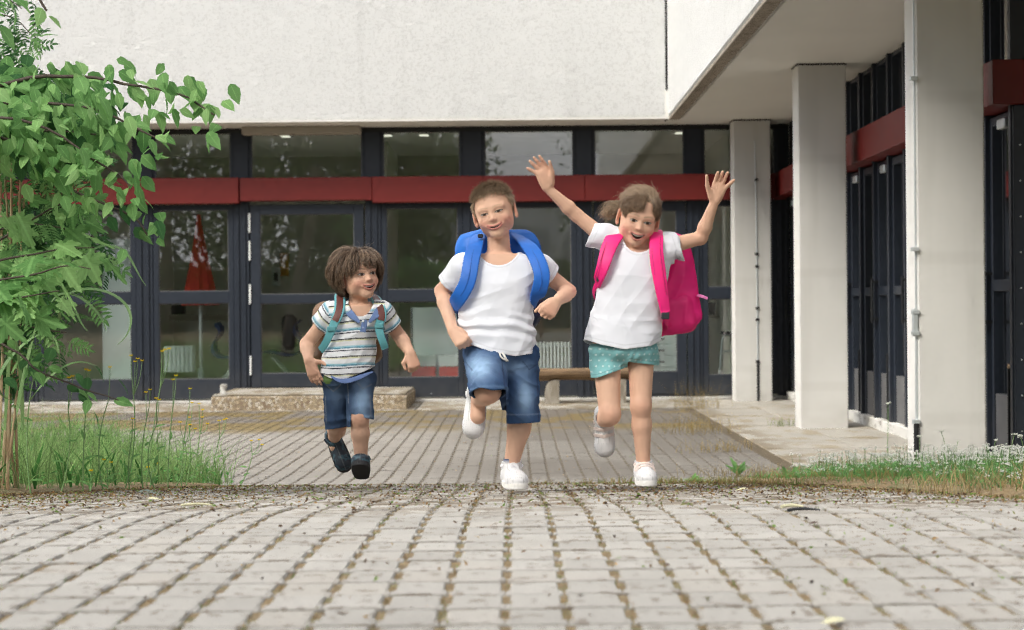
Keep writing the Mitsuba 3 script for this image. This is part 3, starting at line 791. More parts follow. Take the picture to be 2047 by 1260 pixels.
# ------------------------------------------------------------------ people: signed distance fields meshed as one continuous surface
class Field:
    def __init__(s, lo, hi, h):
        s.h, s.lo = h, np.asarray(lo, float)
        s.n = np.ceil((np.asarray(hi) - s.lo) / h).astype(int) + 1
        s.D = np.full(s.n, 0.1, np.float32)

    def box(s, lo, hi):
        a = np.clip(np.floor((np.asarray(lo) - s.lo) / s.h).astype(int), 0, s.n)
        b = np.clip(np.ceil((np.asarray(hi) - s.lo) / s.h).astype(int) + 1, 0, s.n)
        sl = tuple(slice(i, j) for i, j in zip(a, b))
        ax = [(s.lo[k] + s.h * np.arange(a[k], b[k])).astype(np.float32) for k in range(3)]
        return sl, np.stack(np.meshgrid(*ax, indexing='ij'), -1)

    def add(s, prim, k=0.01):
        f, lo, hi = prim
        pad = k + 4 * s.h
        sl, p = s.box(lo - pad, hi + pad)
        if p.size == 0:
            return s
        d, D = f(p).astype(np.float32), s.D[sl]
        h = np.maximum(k - np.abs(d - D), 0) / max(k, 1e-6)
        s.D[sl] = np.minimum(d, D) - h * h * k * 0.25
        return s

    def cut(s, prim, k=0.002):
        f, lo, hi = prim
        pad = k + 4 * s.h
        sl, p = s.box(lo - pad, hi + pad)
        d, D = -f(p).astype(np.float32), s.D[sl]
        h = np.maximum(k - np.abs(d - D), 0) / max(k, 1e-6)
        s.D[sl] = np.maximum(d, D) + h * h * k * 0.25
        return s

    def all(s):
        return s.box(s.lo, s.lo + s.h * s.n)[1]

    def warp(s, fn):
        near = np.abs(s.D) < 0.03
        idx = np.argwhere(near)
        s.D[near] += fn(s.lo + s.h * idx).astype(np.float32)
        return s

    def shell(s, t):
        from scipy.ndimage import distance_transform_edt
        s.D = np.maximum(s.D, (distance_transform_edt(s.D < 0) * s.h - t - 0.5 * s.h).astype(np.float32))
        return s

    def keep(s, fn):
        """Cuts away where fn(p) > 0."""
        near = s.D < 0.03
        idx = np.argwhere(near)
        s.D[near] = np.maximum(s.D[near], fn(s.lo + s.h * idx).astype(np.float32))
        return s

    def mesh(s, smooth=3):
        D = s.D; ins = D < 0
        nx, ny, nz = D.shape
        c = np.zeros((nx - 1, ny - 1, nz - 1), np.int8)
        for i in (0, 1):
            for j in (0, 1):
                for k in (0, 1):
                    c += ins[i:nx - 1 + i, j:ny - 1 + j, k:nz - 1 + k]
        act = (c > 0) & (c < 8)
        I = np.argwhere(act)
        ids = np.full(act.shape, -1, np.int32); ids[act] = np.arange(len(I))
        val = {(i, j, k): D[I[:, 0] + i, I[:, 1] + j, I[:, 2] + k] for i in (0, 1) for j in (0, 1) for k in (0, 1)}
        S, W = np.zeros((len(I), 3)), np.zeros(len(I))
        for a in val:
            for ax in range(3):
                if a[ax] == 0:
                    b = tuple(1 if q == ax else a[q] for q in range(3))
                    va, vb = val[a], val[b]
                    m = (va < 0) != (vb < 0)
                    t = np.where(m, va / np.where(m, va - vb, 1), 0)
                    pt = np.tile(np.array(a, float), (len(I), 1)); pt[:, ax] += t
                    S += pt * m[:, None]; W += m
        v = s.lo + s.h * (I + S / W[:, None])
        F = []
        for ax in range(3):
            a = [slice(None)] * 3; b = [slice(None)] * 3
            a[ax], b[ax] = slice(0, -1), slice(1, None)
            x, y = ins[tuple(a)], ins[tuple(b)]
            E = np.argwhere(x != y)
            u, w = [q for q in range(3) if q != ax]
            E = E[(E[:, u] > 0) & (E[:, w] > 0) & (E[:, u] < D.shape[u] - 1) & (E[:, w] < D.shape[w] - 1)]
            def cell(du, dw):
                e = E.copy(); e[:, u] -= du; e[:, w] -= dw
                return ids[e[:, 0], e[:, 1], e[:, 2]]
            q = np.stack([cell(1, 1), cell(0, 1), cell(0, 0), cell(1, 0)], 1)
            flip = x[E[:, 0], E[:, 1], E[:, 2]]
            if ax == 1:
                flip = ~flip
            q[~flip] = q[~flip][:, ::-1]
            F.append(q)
        F = np.vstack(F)
        f = np.vstack([F[:, [0, 1, 2]], F[:, [0, 2, 3]]])
        if smooth:
            from scipy.sparse import coo_matrix
            e = np.vstack([F[:, [0, 1]], F[:, [1, 2]], F[:, [2, 3]], F[:, [3, 0]]])
            A = coo_matrix((np.ones(len(e) * 2), (np.r_[e[:, 0], e[:, 1]], np.r_[e[:, 1], e[:, 0]])), (len(v), len(v))).tocsr()
            A.data[:] = 1
            dg = np.asarray(A.sum(1)).ravel()[:, None]
            for _ in range(smooth):
                v = v + 0.5 * (A @ v / dg - v)
                v = v - 0.52 * (A @ v / dg - v)
        return v, f


def sleeve(F, a, e, ra, re, axis, k=0.03):
    """Joins a sleeve from the shoulder a to its open end e; returns the plug that opens it after the shell is made."""
    axis = unit(axis)
    S = Field(F.lo, F.lo + F.h * (np.array(F.D.shape) - 1.01), F.h)
    S.D = np.full(F.D.shape, 0.1, np.float32)
    S.add(cap(a, e + axis * 0.03, ra, re), 0.0)
    S.keep(lambda p: (p - e) @ axis)
    d, D = S.D, F.D
    h = np.maximum(k - np.abs(d - D), 0) / k
    F.D = np.minimum(d, D) - h * h * k * 0.25 * (np.minimum(d, D) < 0.05)
    return cap(e - axis * 0.035, e + axis * 0.05, re - 0.008, re - 0.006)


def cap(a, b, ra, rb):
    a, b = np.asarray(a, float), np.asarray(b, float)
    ab = b - a; L2 = max(ab @ ab, 1e-12)
    r = max(ra, rb)
    def f(p):
        t = np.clip(((p - a) @ ab) / L2, 0, 1)
        return np.linalg.norm(p - a - t[..., None] * ab, axis=-1) - (ra + (rb - ra) * t)
    return f, np.minimum(a, b) - r, np.maximum(a, b) + r


def ell(c, r, R=np.eye(3)):
    c, r = np.asarray(c, float), np.asarray(r, float)
    m = r.max()
    def f(p):
        q = (p - c) @ R
        k0 = np.linalg.norm(q / r, axis=-1); k1 = np.linalg.norm(q / r ** 2, axis=-1)
        return k0 * (k0 - 1) / np.maximum(k1, 1e-6)
    return f, c - m, c + m


def rbox(c, half, rad, R=np.eye(3)):
    c, half = np.asarray(c, float), np.asarray(half, float)
    m = np.linalg.norm(half)
    def f(p):
        q = np.abs((p - c) @ R) - (half - rad)
        return np.linalg.norm(np.maximum(q, 0), axis=-1) + np.minimum(q.max(-1), 0) - rad
    return f, c - m, c + m


def loft(rows, e=2.3):
    """A torso-like solid: rows (z, cx, cy, half width, half depth)."""
    r = np.array(sorted(rows)); z = r[:, 0]
    g = PchipInterpolator(z, r[:, 1:], axis=0)
    lo = np.array([(r[:, 1] - r[:, 3]).min(), (r[:, 2] - r[:, 4]).min(), z[0]])
    hi = np.array([(r[:, 1] + r[:, 3]).max(), (r[:, 2] + r[:, 4]).max(), z[-1]])
    zs = np.linspace(z[0], z[-1], 200); tab = g(zs)
    def f(p):
        k = np.clip((p[..., 2] - z[0]) / (z[-1] - z[0]), 0, 1) * 199
        cx, cy, a, b = (np.interp(k, np.arange(200), tab[:, q]) for q in range(4))
        u = (np.abs((p[..., 0] - cx) / a) ** e + np.abs((p[..., 1] - cy) / b) ** e) ** (1 / e)
        d = (u - 1) * np.minimum(a, b)
        out = np.maximum(z[0] - p[..., 2], p[..., 2] - z[-1])
        return np.maximum(d, out)
    return f, lo, hi


def rot(yaw=0, pitch=0, roll=0):
    """Head axes as columns: the person's left, backward, up. yaw > 0 turns the face to the viewer's right, roll > 0 leans the top to the viewer's right, pitch > 0 nods."""
    y, p, r = np.radians([yaw, pitch, roll])
    Y = np.array([[math.cos(y), -math.sin(y), 0], [math.sin(y), math.cos(y), 0], [0, 0, 1]])
    Pm = np.array([[1, 0, 0], [0, math.cos(p), -math.sin(p)], [0, math.sin(p), math.cos(p)]])
    Rl = np.array([[math.cos(r), 0, math.sin(r)], [0, 1, 0], [-math.sin(r), 0, math.cos(r)]])
    return Rl @ Y @ Pm


MZ = -0.0510
WX = np.array([1.09, 1.0, 1.0])          # a child's head is broad


def add_head(F, O, R, s, mouth):
    """Skull, face, ears; the mouth is opened as mouth = (half width, curve, upper, lower) says."""
    L = lambda *q: O + R @ (np.array(q) * s * WX)
    E = lambda c, r, k, Rq=None: F.add(ell(L(*c), np.array(r) * s * WX, R if Rq is None else R @ Rq), k * s)
    E((0, 0.014, 0.036), (0.073, 0.088, 0.078), 0.001)
    E((0, -0.018, -0.020), (0.060, 0.064, 0.068), 0.03)
    E((0, -0.054, -0.079), (0.023, 0.021, 0.019), 0.026)
    for m in (-1, 1):
        E((0.034 * m, -0.052, -0.026), (0.023, 0.020, 0.020), 0.018)
        E((0.027 * m, -0.064, 0.021), (0.021, 0.011, 0.008), 0.02)          # brow ridge
        E((0.044 * m, -0.004, -0.043), (0.013, 0.028, 0.026), 0.028)           # jaw corner
    F.add(cap(L(0, -0.073, 0.000), L(0, -0.0875, -0.0215), 0.0052 * s, 0.0078 * s), 0.012 * s)
    for m in (-1, 1):
        F.add(ell(L(0.0088 * m, -0.0815, -0.0235), np.array([0.0062, 0.0075, 0.0055]) * s, R), 0.005 * s)
        F.cut(ell(L(0.0272 * m, -0.0865, 0.003), np.array([0.018, 0.014, 0.0105]) * s, R), 0.010 * s)
        F.add(ell(L(0.0272 * m, -0.0655, 0.003), np.array([0.0155, 0.0125, 0.0125]) * s, R), 0.005 * s)   # lids over the eyeball
        F.cut(ell(L(0.0055 * m, -0.087, -0.0292), np.array([0.0032, 0.005, 0.0028]) * s, R), 0.002 * s)
        # ears
        q = 0.30 * m
        Re = np.array([[math.cos(q), -math.sin(q), 0], [math.sin(q), math.cos(q), 0], [0, 0, 1]])
        F.add(ell(L(0.078 * m, 0.010, -0.006), np.array([0.0075, 0.019, 0.029]) * s, R @ Re), 0.006 * s)
        F.cut(ell(L(0.0855 * m, 0.005, -0.003), np.array([0.006, 0.011, 0.018]) * s, R @ Re), 0.005 * s)
        F.add(ell(L(0.076 * m, 0.003, -0.030), np.array([0.006, 0.009, 0.010]) * s, R), 0.006 * s)
    w, cv, up, lw = mouth
    # lips, then the opening between them
    for t in np.linspace(-0.92, 0.92, 7):
        x = t * w
        yy = -0.0785 + 8.5 * x * x
        g = 1 - 0.45 * t * t
        F.add(ell(L(x, yy, MZ + cv * x * x + up * (1 - t * t) + 0.0012), np.array([0.009, 0.0050 * g, 0.0042 * g]) * s, R), 0.006 * s)
        F.add(ell(L(x, yy + 0.001, MZ + cv * x * x - lw * (1 - t * t) - 0.0026), np.array([0.009, 0.0056 * g, 0.0050 * g]) * s, R), 0.006 * s)
    def slot(p):
        q = ((p - O) @ R) / s / WX
        t = np.clip(q[..., 0] / w, -1.2, 1.2)
        zu = MZ + cv * q[..., 0] ** 2 + up * (1 - t * t); zl = MZ + cv * q[..., 0] ** 2 - lw * (1 - t * t)
        dz = np.maximum(q[..., 2] - zu, zl - q[..., 2])
        return np.maximum(np.maximum(dz, np.abs(q[..., 0]) - w), q[..., 1] + 0.060 - 7.0 * q[..., 0] ** 2) * s
    c = L(0, -0.075, MZ)
    F.cut((slot, c - 0.045 * s, c + 0.045 * s), 0.0015)


def hand(F, w, d, n, th, L, curl, spread=0.0, thumb=(0.5, 0.6, 0.35), tips=None, r0=0.0072, wr=0.02):
    """A hand from the wrist w along d; n = where the palm faces, th = the thumb's side; curl per finger (index first)."""
    w = np.asarray(w, float); d, n = unit(d), np.asarray(n, float); n = unit(n - d * (n @ d)); th = unit(np.cross(d, n)) * (1 if np.cross(d, n) @ np.asarray(th, float) > 0 else -1)
    pw = 0.40 * L
    for i, (o, l, m) in enumerate(((0.42, 0.39, 0.53), (0.14, 0.44, 0.55), (-0.14, 0.41, 0.53), (-0.41, 0.32, 0.49))):
        base = w + d * L * m + th * pw * o
        F.add(cap(w + th * wr * 0.9 * o * 1.2 + d * 0.01, base, wr * 0.62, r0 * 1.28), 0.012)
        a = curl[i] if np.ndim(curl) else curl
        if tips is not None:
            tip = np.asarray(tips[i], float)
            ax = unit(tip - base); ln = np.linalg.norm(tip - base)
            mid1, mid2 = base + ax * ln * 0.45 - n * ln * 0.035, base + ax * ln * 0.75 - n * ln * 0.015
            pts = [base, mid1, mid2, tip]
        else:
            ang = 0; pts = [base]; dd = unit(d + th * o * spread)
            for ph, bend in zip((0.46, 0.30, 0.24), (1.0, 1.15, 0.8)):
                ang += a * bend
                pts.append(pts[-1] + (dd * math.cos(ang) + n * math.sin(ang)) * L * l * ph)
        rr = [r0 * 1.12, r0 * 1.0, r0 * 0.93, r0 * 0.78]
        for k in range(3):
            F.add(cap(pts[k], pts[k + 1], rr[k], rr[k + 1]), 0.003 if k else 0.005)
    F.add(ell(w + d * L * 0.30 + n * 0.003, np.array([pw * 0.5, L * 0.26, 0.011]), np.stack([th, d, n], 1)), 0.01)
    b = w + d * L * 0.14 + th * pw * 0.38 + n * 0.006
    if tips is not None and len(tips) > 4:
        tip = np.asarray(tips[4], float); mid = (b + tip) / 2 + th * 0.006
    else:
        a1, a2, a3 = thumb
        mid = b + unit(d * (1 - a1 * 0.4) + th * a1 + n * a3) * L * 0.26
        tip = mid + unit(d * (1 - 0.3 * a2) + th * (a1 - a2) + n * a3 * 1.5) * L * 0.24
    F.add(cap(b, mid, r0 * 1.75, r0 * 1.2), 0.010)
    F.add(cap(mid, tip, r0 * 1.15, r0 * 0.88), 0.004)


def split_face(v, f, mask):
    """Halves the triangles whose vertices are all in mask, once."""
    sel = mask[f].all(1)
    m = trimesh.Trimesh(v, f, process=False)
    nv, nf = trimesh.remesh.subdivide(v, f, face_index=np.nonzero(sel)[0])
    return nv, nf


SKIN = np.array([0.62, 0.385, 0.275])


def face_paint(v, O, R, s, mouth, hair, brow, lip=(0.48, 0.17, 0.145), squint=0.0):
    """Skin colours: lips, cheeks, brows, lashes, the mouth's inside."""
    q = ((v - O) @ R) / s / WX
    x, y, z = q.T
    c = np.tile(SKIN, (len(v), 1))
    c *= (0.94 + 0.12 * meshkit.fbm(v * 30, 3))[:, None] * np.array([1, 1, 1]) + (meshkit.fbm(v * 14 + 3, 2)[:, None] - 0.5) * np.array([0.02, -0.05, -0.05])
    front = y < -0.02
    def blend(w, col):
        nonlocal c
        w = np.clip(w, 0, 1)[:, None]
        c = c * (1 - w) + np.array(col) * w
    head = (np.abs(x) < 0.11) & (z > -0.12) & (z < 0.13) & (np.abs(y) < 0.13)
    for m in (-1, 1):
        r2 = ((x - 0.043 * m) / 0.024) ** 2 + ((z + 0.034) / 0.02) ** 2
        blend(0.55 * np.exp(-r2) * (front & head), (0.66, 0.28, 0.215))
        blend(0.3 * np.exp(-(((np.abs(x) - 0.08) / 0.01) ** 2)) * head * (y > -0.02) * (y < 0.04) * (z < 0.03), (0.64, 0.29, 0.22))
    blend(0.35 * np.exp(-((x / 0.012) ** 2 + ((z + 0.023) / 0.009) ** 2)) * (front & head), (0.58, 0.25, 0.19))
    w, cv, up, lw = mouth
    t = np.clip(x / w, -1, 1)
    zu = MZ + cv * x ** 2 + up * (1 - t * t); zl = MZ + cv * x ** 2 - lw * (1 - t * t)
    lipband = np.clip(1 - np.maximum(z - (zu + 0.0055), (zl - 0.0085) - z) / 0.002, 0, 1) * (np.abs(x) < w * 1.05) * front * head
    blend(0.85 * lipband, lip)
    inside = np.clip(1 - np.maximum(z - zu, zl - z) / 0.0012, 0, 1) * (np.abs(x) < w * 1.03) * front * head
    blend(inside, (0.10, 0.025, 0.022))
    edge = np.exp(-(((np.abs(x) - w) / 0.004) ** 2 + ((z - (MZ + cv * w * w)) / 0.003) ** 2)) * front * head
    blend(0.7 * edge, (0.25, 0.09, 0.07))
    for m in (-1, 1):
        ex, ez = (x - 0.0272 * m) * m, z - 0.003
        brw = 0.0225 + 0.004 - 9.0 * (ex - 0.004) ** 2
        blend(0.75 * np.exp(-((z - 0.003 - brw + 0.002) / 0.0032) ** 2) * (np.abs(ex) < 0.0185) * front * head, brow)
        # the eye's almond: lash line above, thin line below, crease
        u = np.clip(ex / 0.0150, -1, 1)
        top = (0.0062 - squint) * (1 - u * u) ** 0.8 + 0.001 * u; bot = -(0.0048 - squint * 0.5) * (1 - u * u) + 0.001 * u
        inr = (np.abs(ex) < 0.0158) & front & head
        eye = (ez < top) & (ez > bot) & inr
        scl = np.array([0.44, 0.40, 0.38])
        c[eye] = scl * (1 - 0.25 * np.abs(u[eye])[:, None])
        iris = eye & ((ex - 0.0 * m) ** 2 + (ez - 0.0008) ** 2 < 0.0066 ** 2)
        c[iris] = (0.055, 0.03, 0.018)
        pup = eye & (ex ** 2 + (ez - 0.0008) ** 2 < 0.0028 ** 2)
        c[pup] = (0.006, 0.005, 0.005)
        lash = np.exp(-((ez - top - 0.0004) / 0.0014) ** 2) * inr
        blend(1.0 * np.clip(lash * 1.3, 0, 1), (0.022, 0.013, 0.010))
        blend(0.5 * np.exp(-((ez - bot + 0.0006) / 0.0010) ** 2) * inr, (0.22, 0.10, 0.07))
        blend(0.30 * np.exp(-((ez - top - 0.0062) / 0.0014) ** 2) * inr, (0.38, 0.19, 0.13))
        blend(0.28 * np.exp(-((ez - bot + 0.0075 + 2 * ex ** 2) / 0.0018) ** 2) * inr, (0.40, 0.20, 0.15))
    return c


def teeth_mesh(O, R, s, mouth, low, n=9):
    """A curved row of upper teeth just behind the lip line."""
    w, cv, up, lw = mouth
    V, Fc = [], []
    xs = np.linspace(-0.82 * w, 0.82 * w, n + 1)
    for k in range(n):
        a, b = xs[k] + 0.0003, xs[k + 1] - 0.0003
        xm = (a + b) / 2; t = xm / w
        z1 = MZ + cv * xm * xm + up * (1 - t * t) + 0.002; z0 = z1 - low * (1 - 0.45 * t * t)
        o = len(V)
        for xx in (a, b):
            for zz in (z0, z1):
                for dy in (0, 0.005):
                    V.append((xx * WX[0], -0.0768 + 8.0 * xx * xx + dy, zz))
        Fc += [[o, o + 4, o + 5, o + 1], [o + 2, o + 3, o + 7, o + 6], [o, o + 2, o + 6, o + 4], [o + 1, o + 5, o + 7, o + 3], [o, o + 1, o + 3, o + 2], [o + 4, o + 6, o + 7, o + 5]]
    return O + (np.array(V) * s) @ R.T, np.array(Fc)


scene['skin'] = {'type': 'principled', 'base_color': VCOL, 'roughness': 0.55, 'specular': 0.28, 'sheen': 0.2, 'flatness': 0.4}
scene['skin'] = {'type': 'twosided', 'nested': scene['skin']}
mat('hair_fibre', VCOL, 0.42, specular=0.5)
mat('teeth_enamel', (0.74, 0.70, 0.64), 0.25)


def weave(p, n, uv):
    return fbm(p.x * 260, p.y * 260, p.z * 260, 2)


mat('cotton', VCOL, 0.9, bump=weave, bscale=0.0015, eps=0.002, sheen=0.3)
mat('denim', VCOL, 0.88, bump=lambda p, n, uv: fbm(p.x * 330, p.y * 330, p.z * 200, 2), bscale=0.002, eps=0.002)
mat('shoe_leather', VCOL, 0.5)
mat('rubber', VCOL, 0.7)
mat('pack_nylon', VCOL, 0.55, bump=lambda p, n, uv: fbm(p.x * 300, p.y * 300, p.z * 300, 2), bscale=0.001, eps=0.002, sheen=0.3)


def vc(v, col, amp=0.05, f=25.0):
    return np.clip(np.asarray(col) * (1 - amp + 2 * amp * meshkit.fbm(v * f, 3))[:, None], 0, 1)


def stitch(c, d, k=0.16, w=0.002):
    """A sewn line where the distance d is zero."""
    return c * (1 - k * np.exp(-(d / w) ** 2))[:, None]


def ribbon(path, out, width, thick, n=40):
    """A flat strap along path (m, 3); out (m, 3) points away from the body."""
    p = smooth_path(path, n); out = np.asarray(out, float); ti = np.linspace(0, len(out) - 1, n)
    o = np.stack([np.interp(ti, np.arange(len(out)), out[:, k]) for k in range(3)], 1)
    t = unit(np.gradient(p, axis=0)); o = unit(o - t * (o * t).sum(1, keepdims=True)); s = np.cross(t, o)
    w = np.interp(np.linspace(0, 1, n), np.linspace(0, 1, len(np.atleast_1d(width))), np.atleast_1d(width))[:, None] / 2
    sec = [(-1, 0.0), (-1, 0.6), (-0.9, 1.0), (0.0, 1.12), (0.9, 1.0), (1, 0.6), (1, 0.0), (0.9, -0.3), (-0.9, -0.3)]
    v = np.stack([p + s * w * a + o * thick * b for a, b in sec], 1)
    m = len(sec)
    i, j = np.meshgrid(np.arange(n - 1), np.arange(m), indexing='ij')
    q = np.stack([i * m + j, i * m + (j + 1) % m, (i + 1) * m + (j + 1) % m, (i + 1) * m + j], -1).reshape(-1, 4)
    f = np.vstack([q[:, [0, 1, 2]], q[:, [0, 2, 3]], [[0, k, k + 1] for k in range(1, m - 1)], [[(n - 1) * m, (n - 1) * m + k + 1, (n - 1) * m + k] for k in range(1, m - 1)]])
    return v.reshape(-1, 3), f


def frame3(toe, up):
    y = unit(toe); z = np.asarray(up, float); z = unit(z - y * (z @ y)); x = np.cross(y, z)
    M = np.eye(4); M[:3, 0], M[:3, 1], M[:3, 2] = x, y, z
    return M


def shoe_mesh(kind):
    """Shoe in its own frame, about 0.2 m long: ankle above the origin, toe towards +y, sole bottom at z = 0. Returns meshes with colours."""
    F = Field((-0.06, -0.085, -0.01), (0.06, 0.165, 0.12), 0.0028)
    F.add(rbox((0, 0.035, 0.03), (0.034, 0.098, 0.026), 0.024), 0.002)
    F.add(ell((0.0, 0.098, 0.030), (0.040, 0.045, 0.031)), 0.02)
    F.add(ell((0, -0.03, 0.040), (0.033, 0.037, 0.040)), 0.02)
    F.add(cap((0, -0.012, 0.055), (0, -0.008, 0.088), 0.036, 0.037), 0.015)
    F.add(cap((0, 0.02, 0.058), (0, 0.085, 0.042), 0.026, 0.022), 0.02)
    F.keep(lambda p: p[:, 2] - 0.091 + 0.15 * np.abs(p[:, 1] + 0.01))
    F.keep(lambda p: 0.016 - p[:, 2])
    F.cut(cap((0, -0.012, 0.07), (0, -0.008, 0.13), 0.026, 0.029), 0.003)
    if kind == 'sandal':
        for m in (-1, 1):
            for yy in (0.03, 0.062, 0.094):
                F.cut(ell((0.032 * m, yy, 0.038), (0.02, 0.008, 0.012)), 0.002)
    v, f = F.mesh(2)
    G = Field((-0.06, -0.085, -0.01), (0.06, 0.165, 0.04), 0.0028)
    def sole(p):
        t = np.clip((p[..., 1] + 0.066) / 0.215, 0, 1)
        hw = 0.030 + 0.0135 * np.sin(np.pi * np.clip(t, 0, 1) ** 1.15) ** 0.7 * (0.5 + t * 0.55)
        yc = np.clip(p[..., 1], -0.066 + 0.028, 0.149 - 0.036)
        d2 = np.hypot(np.abs(p[..., 0]) * 1.0, p[..., 1] - yc) - hw
        dz = np.abs(p[..., 2] - 0.0105) - 0.0115
        return np.maximum(d2, dz)
    G.add((sole, np.array([-0.05, -0.075, 0.0]), np.array([0.05, 0.155, 0.024])), 0.001)
    sv, sf = G.mesh(2)
    return (v, f), (sv, sf)


SHOE = {k: shoe_mesh(k) for k in ('sneaker', 'sandal')}


def put_shoe(person, kind, at, toe, up, s, upper_fn, sole_col, extras=()):
    """at = the ankle joint; the shoe's frame lies 0.065 m below it along its own up."""
    M = frame3(toe, up); Z = M[:3, 2]
    M[:3, :3] *= s; M[:3, 3] = np.asarray(at) - Z * 0.07 * s
    tw = T(M)
    (v, f), (sv, sf) = SHOE[kind]
    k = part(person, 'shoe', trimesh.Trimesh(v, f, process=False), 'shoe_leather', smooth=True, color=upper_fn(v), to_world=tw)
    part(k, 'sole', trimesh.Trimesh(sv, sf, process=False), 'rubber', smooth=True, color=vc(sv, sole_col, 0.12, 60), to_world=tw)
    for nm, m, mt in extras:
        part(k, nm, m, mt, smooth=True, to_world=tw)
    return k


def strand_set(r, roots, paths, rad, cols, sides=3):
    """Hair strands: paths (m, n, 3), tapering; colour per strand."""
    m, n, _ = paths.shape
    R = rad * (np.linspace(1.0, 0.25, n)[None] ** 0.8) * r.uniform(0.8, 1.2, (m, 1))
    v, f = tubes(paths, R, sides)
    c = np.repeat(np.repeat(cols[:, None], n, 1), sides, 1)
    tipl = np.linspace(0.85, 1.2, n)[None, :, None]
    c = (cols[:, None] * tipl)
    c = np.repeat(c, sides, 1).reshape(-1, 3)
    return v, f, c
# ------------------------------------------------------------------ the three children
def lp(q, R, s):
    return (np.asarray(q) * s * WX) @ R.T


def hairline_mask(q, tab):
    phi = np.degrees(np.arctan2(np.abs(q[..., 0]), -q[..., 1] + 0.014))
    return q[..., 2] - np.interp(phi, tab[0], tab[1]) + 0.010 * (meshkit.noise(q * 130, 5) - 0.5)


def scalp_roots(r, n, tab, grow=1.0, keep=None):
    u = rand_dirs(r, n * 4)
    q = u * np.array([0.073, 0.088, 0.078]) * grow + [0, 0.014, 0.036]
    m = hairline_mask(q, tab) > 0
    if keep is not None:
        m &= keep(q)
    q = q[m][:n]
    nn = unit((q - [0, 0.014, 0.036]) / np.array([0.073, 0.088, 0.078]) ** 2)
    return q, nn


def grow_hair(r, q, nn, length, flow, lift0, lift1, grav, vol, n=8, wob=0.15):
    """Integrates strands in head units from roots q; they bend out of the inflated skull."""
    p = q.copy(); out = [p.copy()]
    m = len(q); st = (np.broadcast_to(length, m) / (n - 1))[:, None]
    rad = np.array([0.073, 0.088, 0.078])
    w = r.normal(0, wob, (m, 3))
    vol = np.broadcast_to(vol, m)[:, None]
    for i in range(1, n):
        t = i / (n - 1)
        c = (p - [0, 0.014, 0.036]); N = unit(c / rad ** 2)
        fl = flow(p); fl = fl - N * (fl * N).sum(1, keepdims=True)
        d = unit(fl) + N * (lift0 * (1 - t) + lift1 * t) + np.array([0, 0, -grav * t]) + w * (0.4 + t)
        p = p + unit(d) * st
        k = np.linalg.norm((p - [0, 0.014, 0.036]) / (rad + vol * min(1, 0.35 + t)), axis=1, keepdims=True)
        up = p[:, 2:] > -0.03
        p = np.where((k < 1) & up, (p - [0, 0.014, 0.036]) / np.maximum(k, 0.3) + [0, 0.014, 0.036], p)
        out.append(p.copy())
    return np.stack(out, 1)


def make_body(bounds, h, fn):
    lo, hi = np.min(bounds, 0) - 0.10, np.max(bounds, 0) + 0.10
    F = Field(lo, hi, h)
    fn(F)
    return F.mesh(2)


def body_part(person, v, f, O, R, s, mouth, hair, brow, tab, squint, shade=None):
    q = ((v - O) @ R) / s / WX
    m = (np.abs(q[:, 0]) < 0.075) & (np.abs(q[:, 2] + 0.02) < 0.085) & (q[:, 1] < -0.035) & (q[:, 1] > -0.12)
    v, f = split_face(v, f, m)
    q = ((v - O) @ R) / s / WX
    m = (np.abs(q[:, 0]) < 0.06) & (np.abs(q[:, 2] + 0.02) < 0.06) & (q[:, 1] < -0.045) & (q[:, 1] > -0.12)
    v, f = split_face(v, f, m)
    c = face_paint(v, O, R, s, mouth, hair, brow, squint=squint)
    q = ((v - O) @ R) / s / WX
    hm = np.clip(hairline_mask(q, tab) / 0.006, 0, 1) * (np.linalg.norm((q - [0, 0.014, 0.036]) / np.array([0.073, 0.088, 0.078]), axis=1) < 1.12) * (np.abs(q[:, 0]) < 0.0755)
    c = c * (1 - hm[:, None]) + np.asarray(hair) * hm[:, None]
    if shade is not None:
        c = shade(v, c)
    part(person, 'skin', trimesh.Trimesh(v, f, process=False), 'skin', smooth=True, color=np.clip(c, 0, 1))
    return v


def redden(points, rad, col=(0.56, 0.275, 0.195), k=0.45):
    def fn(v, c):
        for p in points:
            w = (k * np.exp(-(np.linalg.norm(v - p, axis=1) / rad) ** 2))[:, None]
            c = c * (1 - w) + np.array(col) * w
        return c
    return fn


def folds(dirv, amp, fr, seed, along=0.12):
    """Cloth folds: ridged noise stretched along dirv."""
    d = unit(dirv); a = unit(np.cross(d, [0, 1.0, 0.2])); b = np.cross(d, a)
    def fn(p):
        q = np.stack([p @ d * fr * along, p @ a * fr, p @ b * fr * 0.6], -1)
        q = q + 0.5 * meshkit.noise(p * 8 + seed, seed + 3)[:, None]
        n = meshkit.noise(q + seed * 7.3, seed) * 0.8 + 0.2 * meshkit.noise(q * 2.1, seed + 1)
        return amp * (0.45 - np.clip(1 - np.abs(2 * n - 1), 0, 1) ** 1.6)
    return fn


# ============================================================ the middle boy
D2 = 8.55
J = lambda x, y, dd=0.0: P(x, y, D2 + dd)
boy = thing('person', 'boy in a plain white T-shirt and denim shorts running in the middle, head tilted', 'person', 'running children')
HR = rot(yaw=-9, pitch=2, roll=-14); HS = 0.94
HO = J(982.5, 426, -0.06) - lp((0, -0.075, 0.003), HR, HS)
WX = np.array([1.045, 1.0, 1.0])
MO = (0.0275, 11.0, 0.0010, 0.0042)
TABS = ([0, 25, 45, 62, 75, 88, 100, 120, 150, 180], [0.078, 0.076, 0.067, 0.042, 0.002, -0.034, -0.010, -0.050, -0.068, -0.07])
arm = 0.001
sl, sr = J(928, 534, 0.0), J(1080, 538, 0.0)
el, er = J(883, 582, 0.07), J(1137, 583, 0.04)
wl, wr_ = J(905, 660, -0.075), J(1112, 603, -0.115)
kl, kr = J(975, 781, -0.21), J(1045, 822, -0.015)
al, ar = J(955, 800, 0.03), J(1022, 929, 0.0)
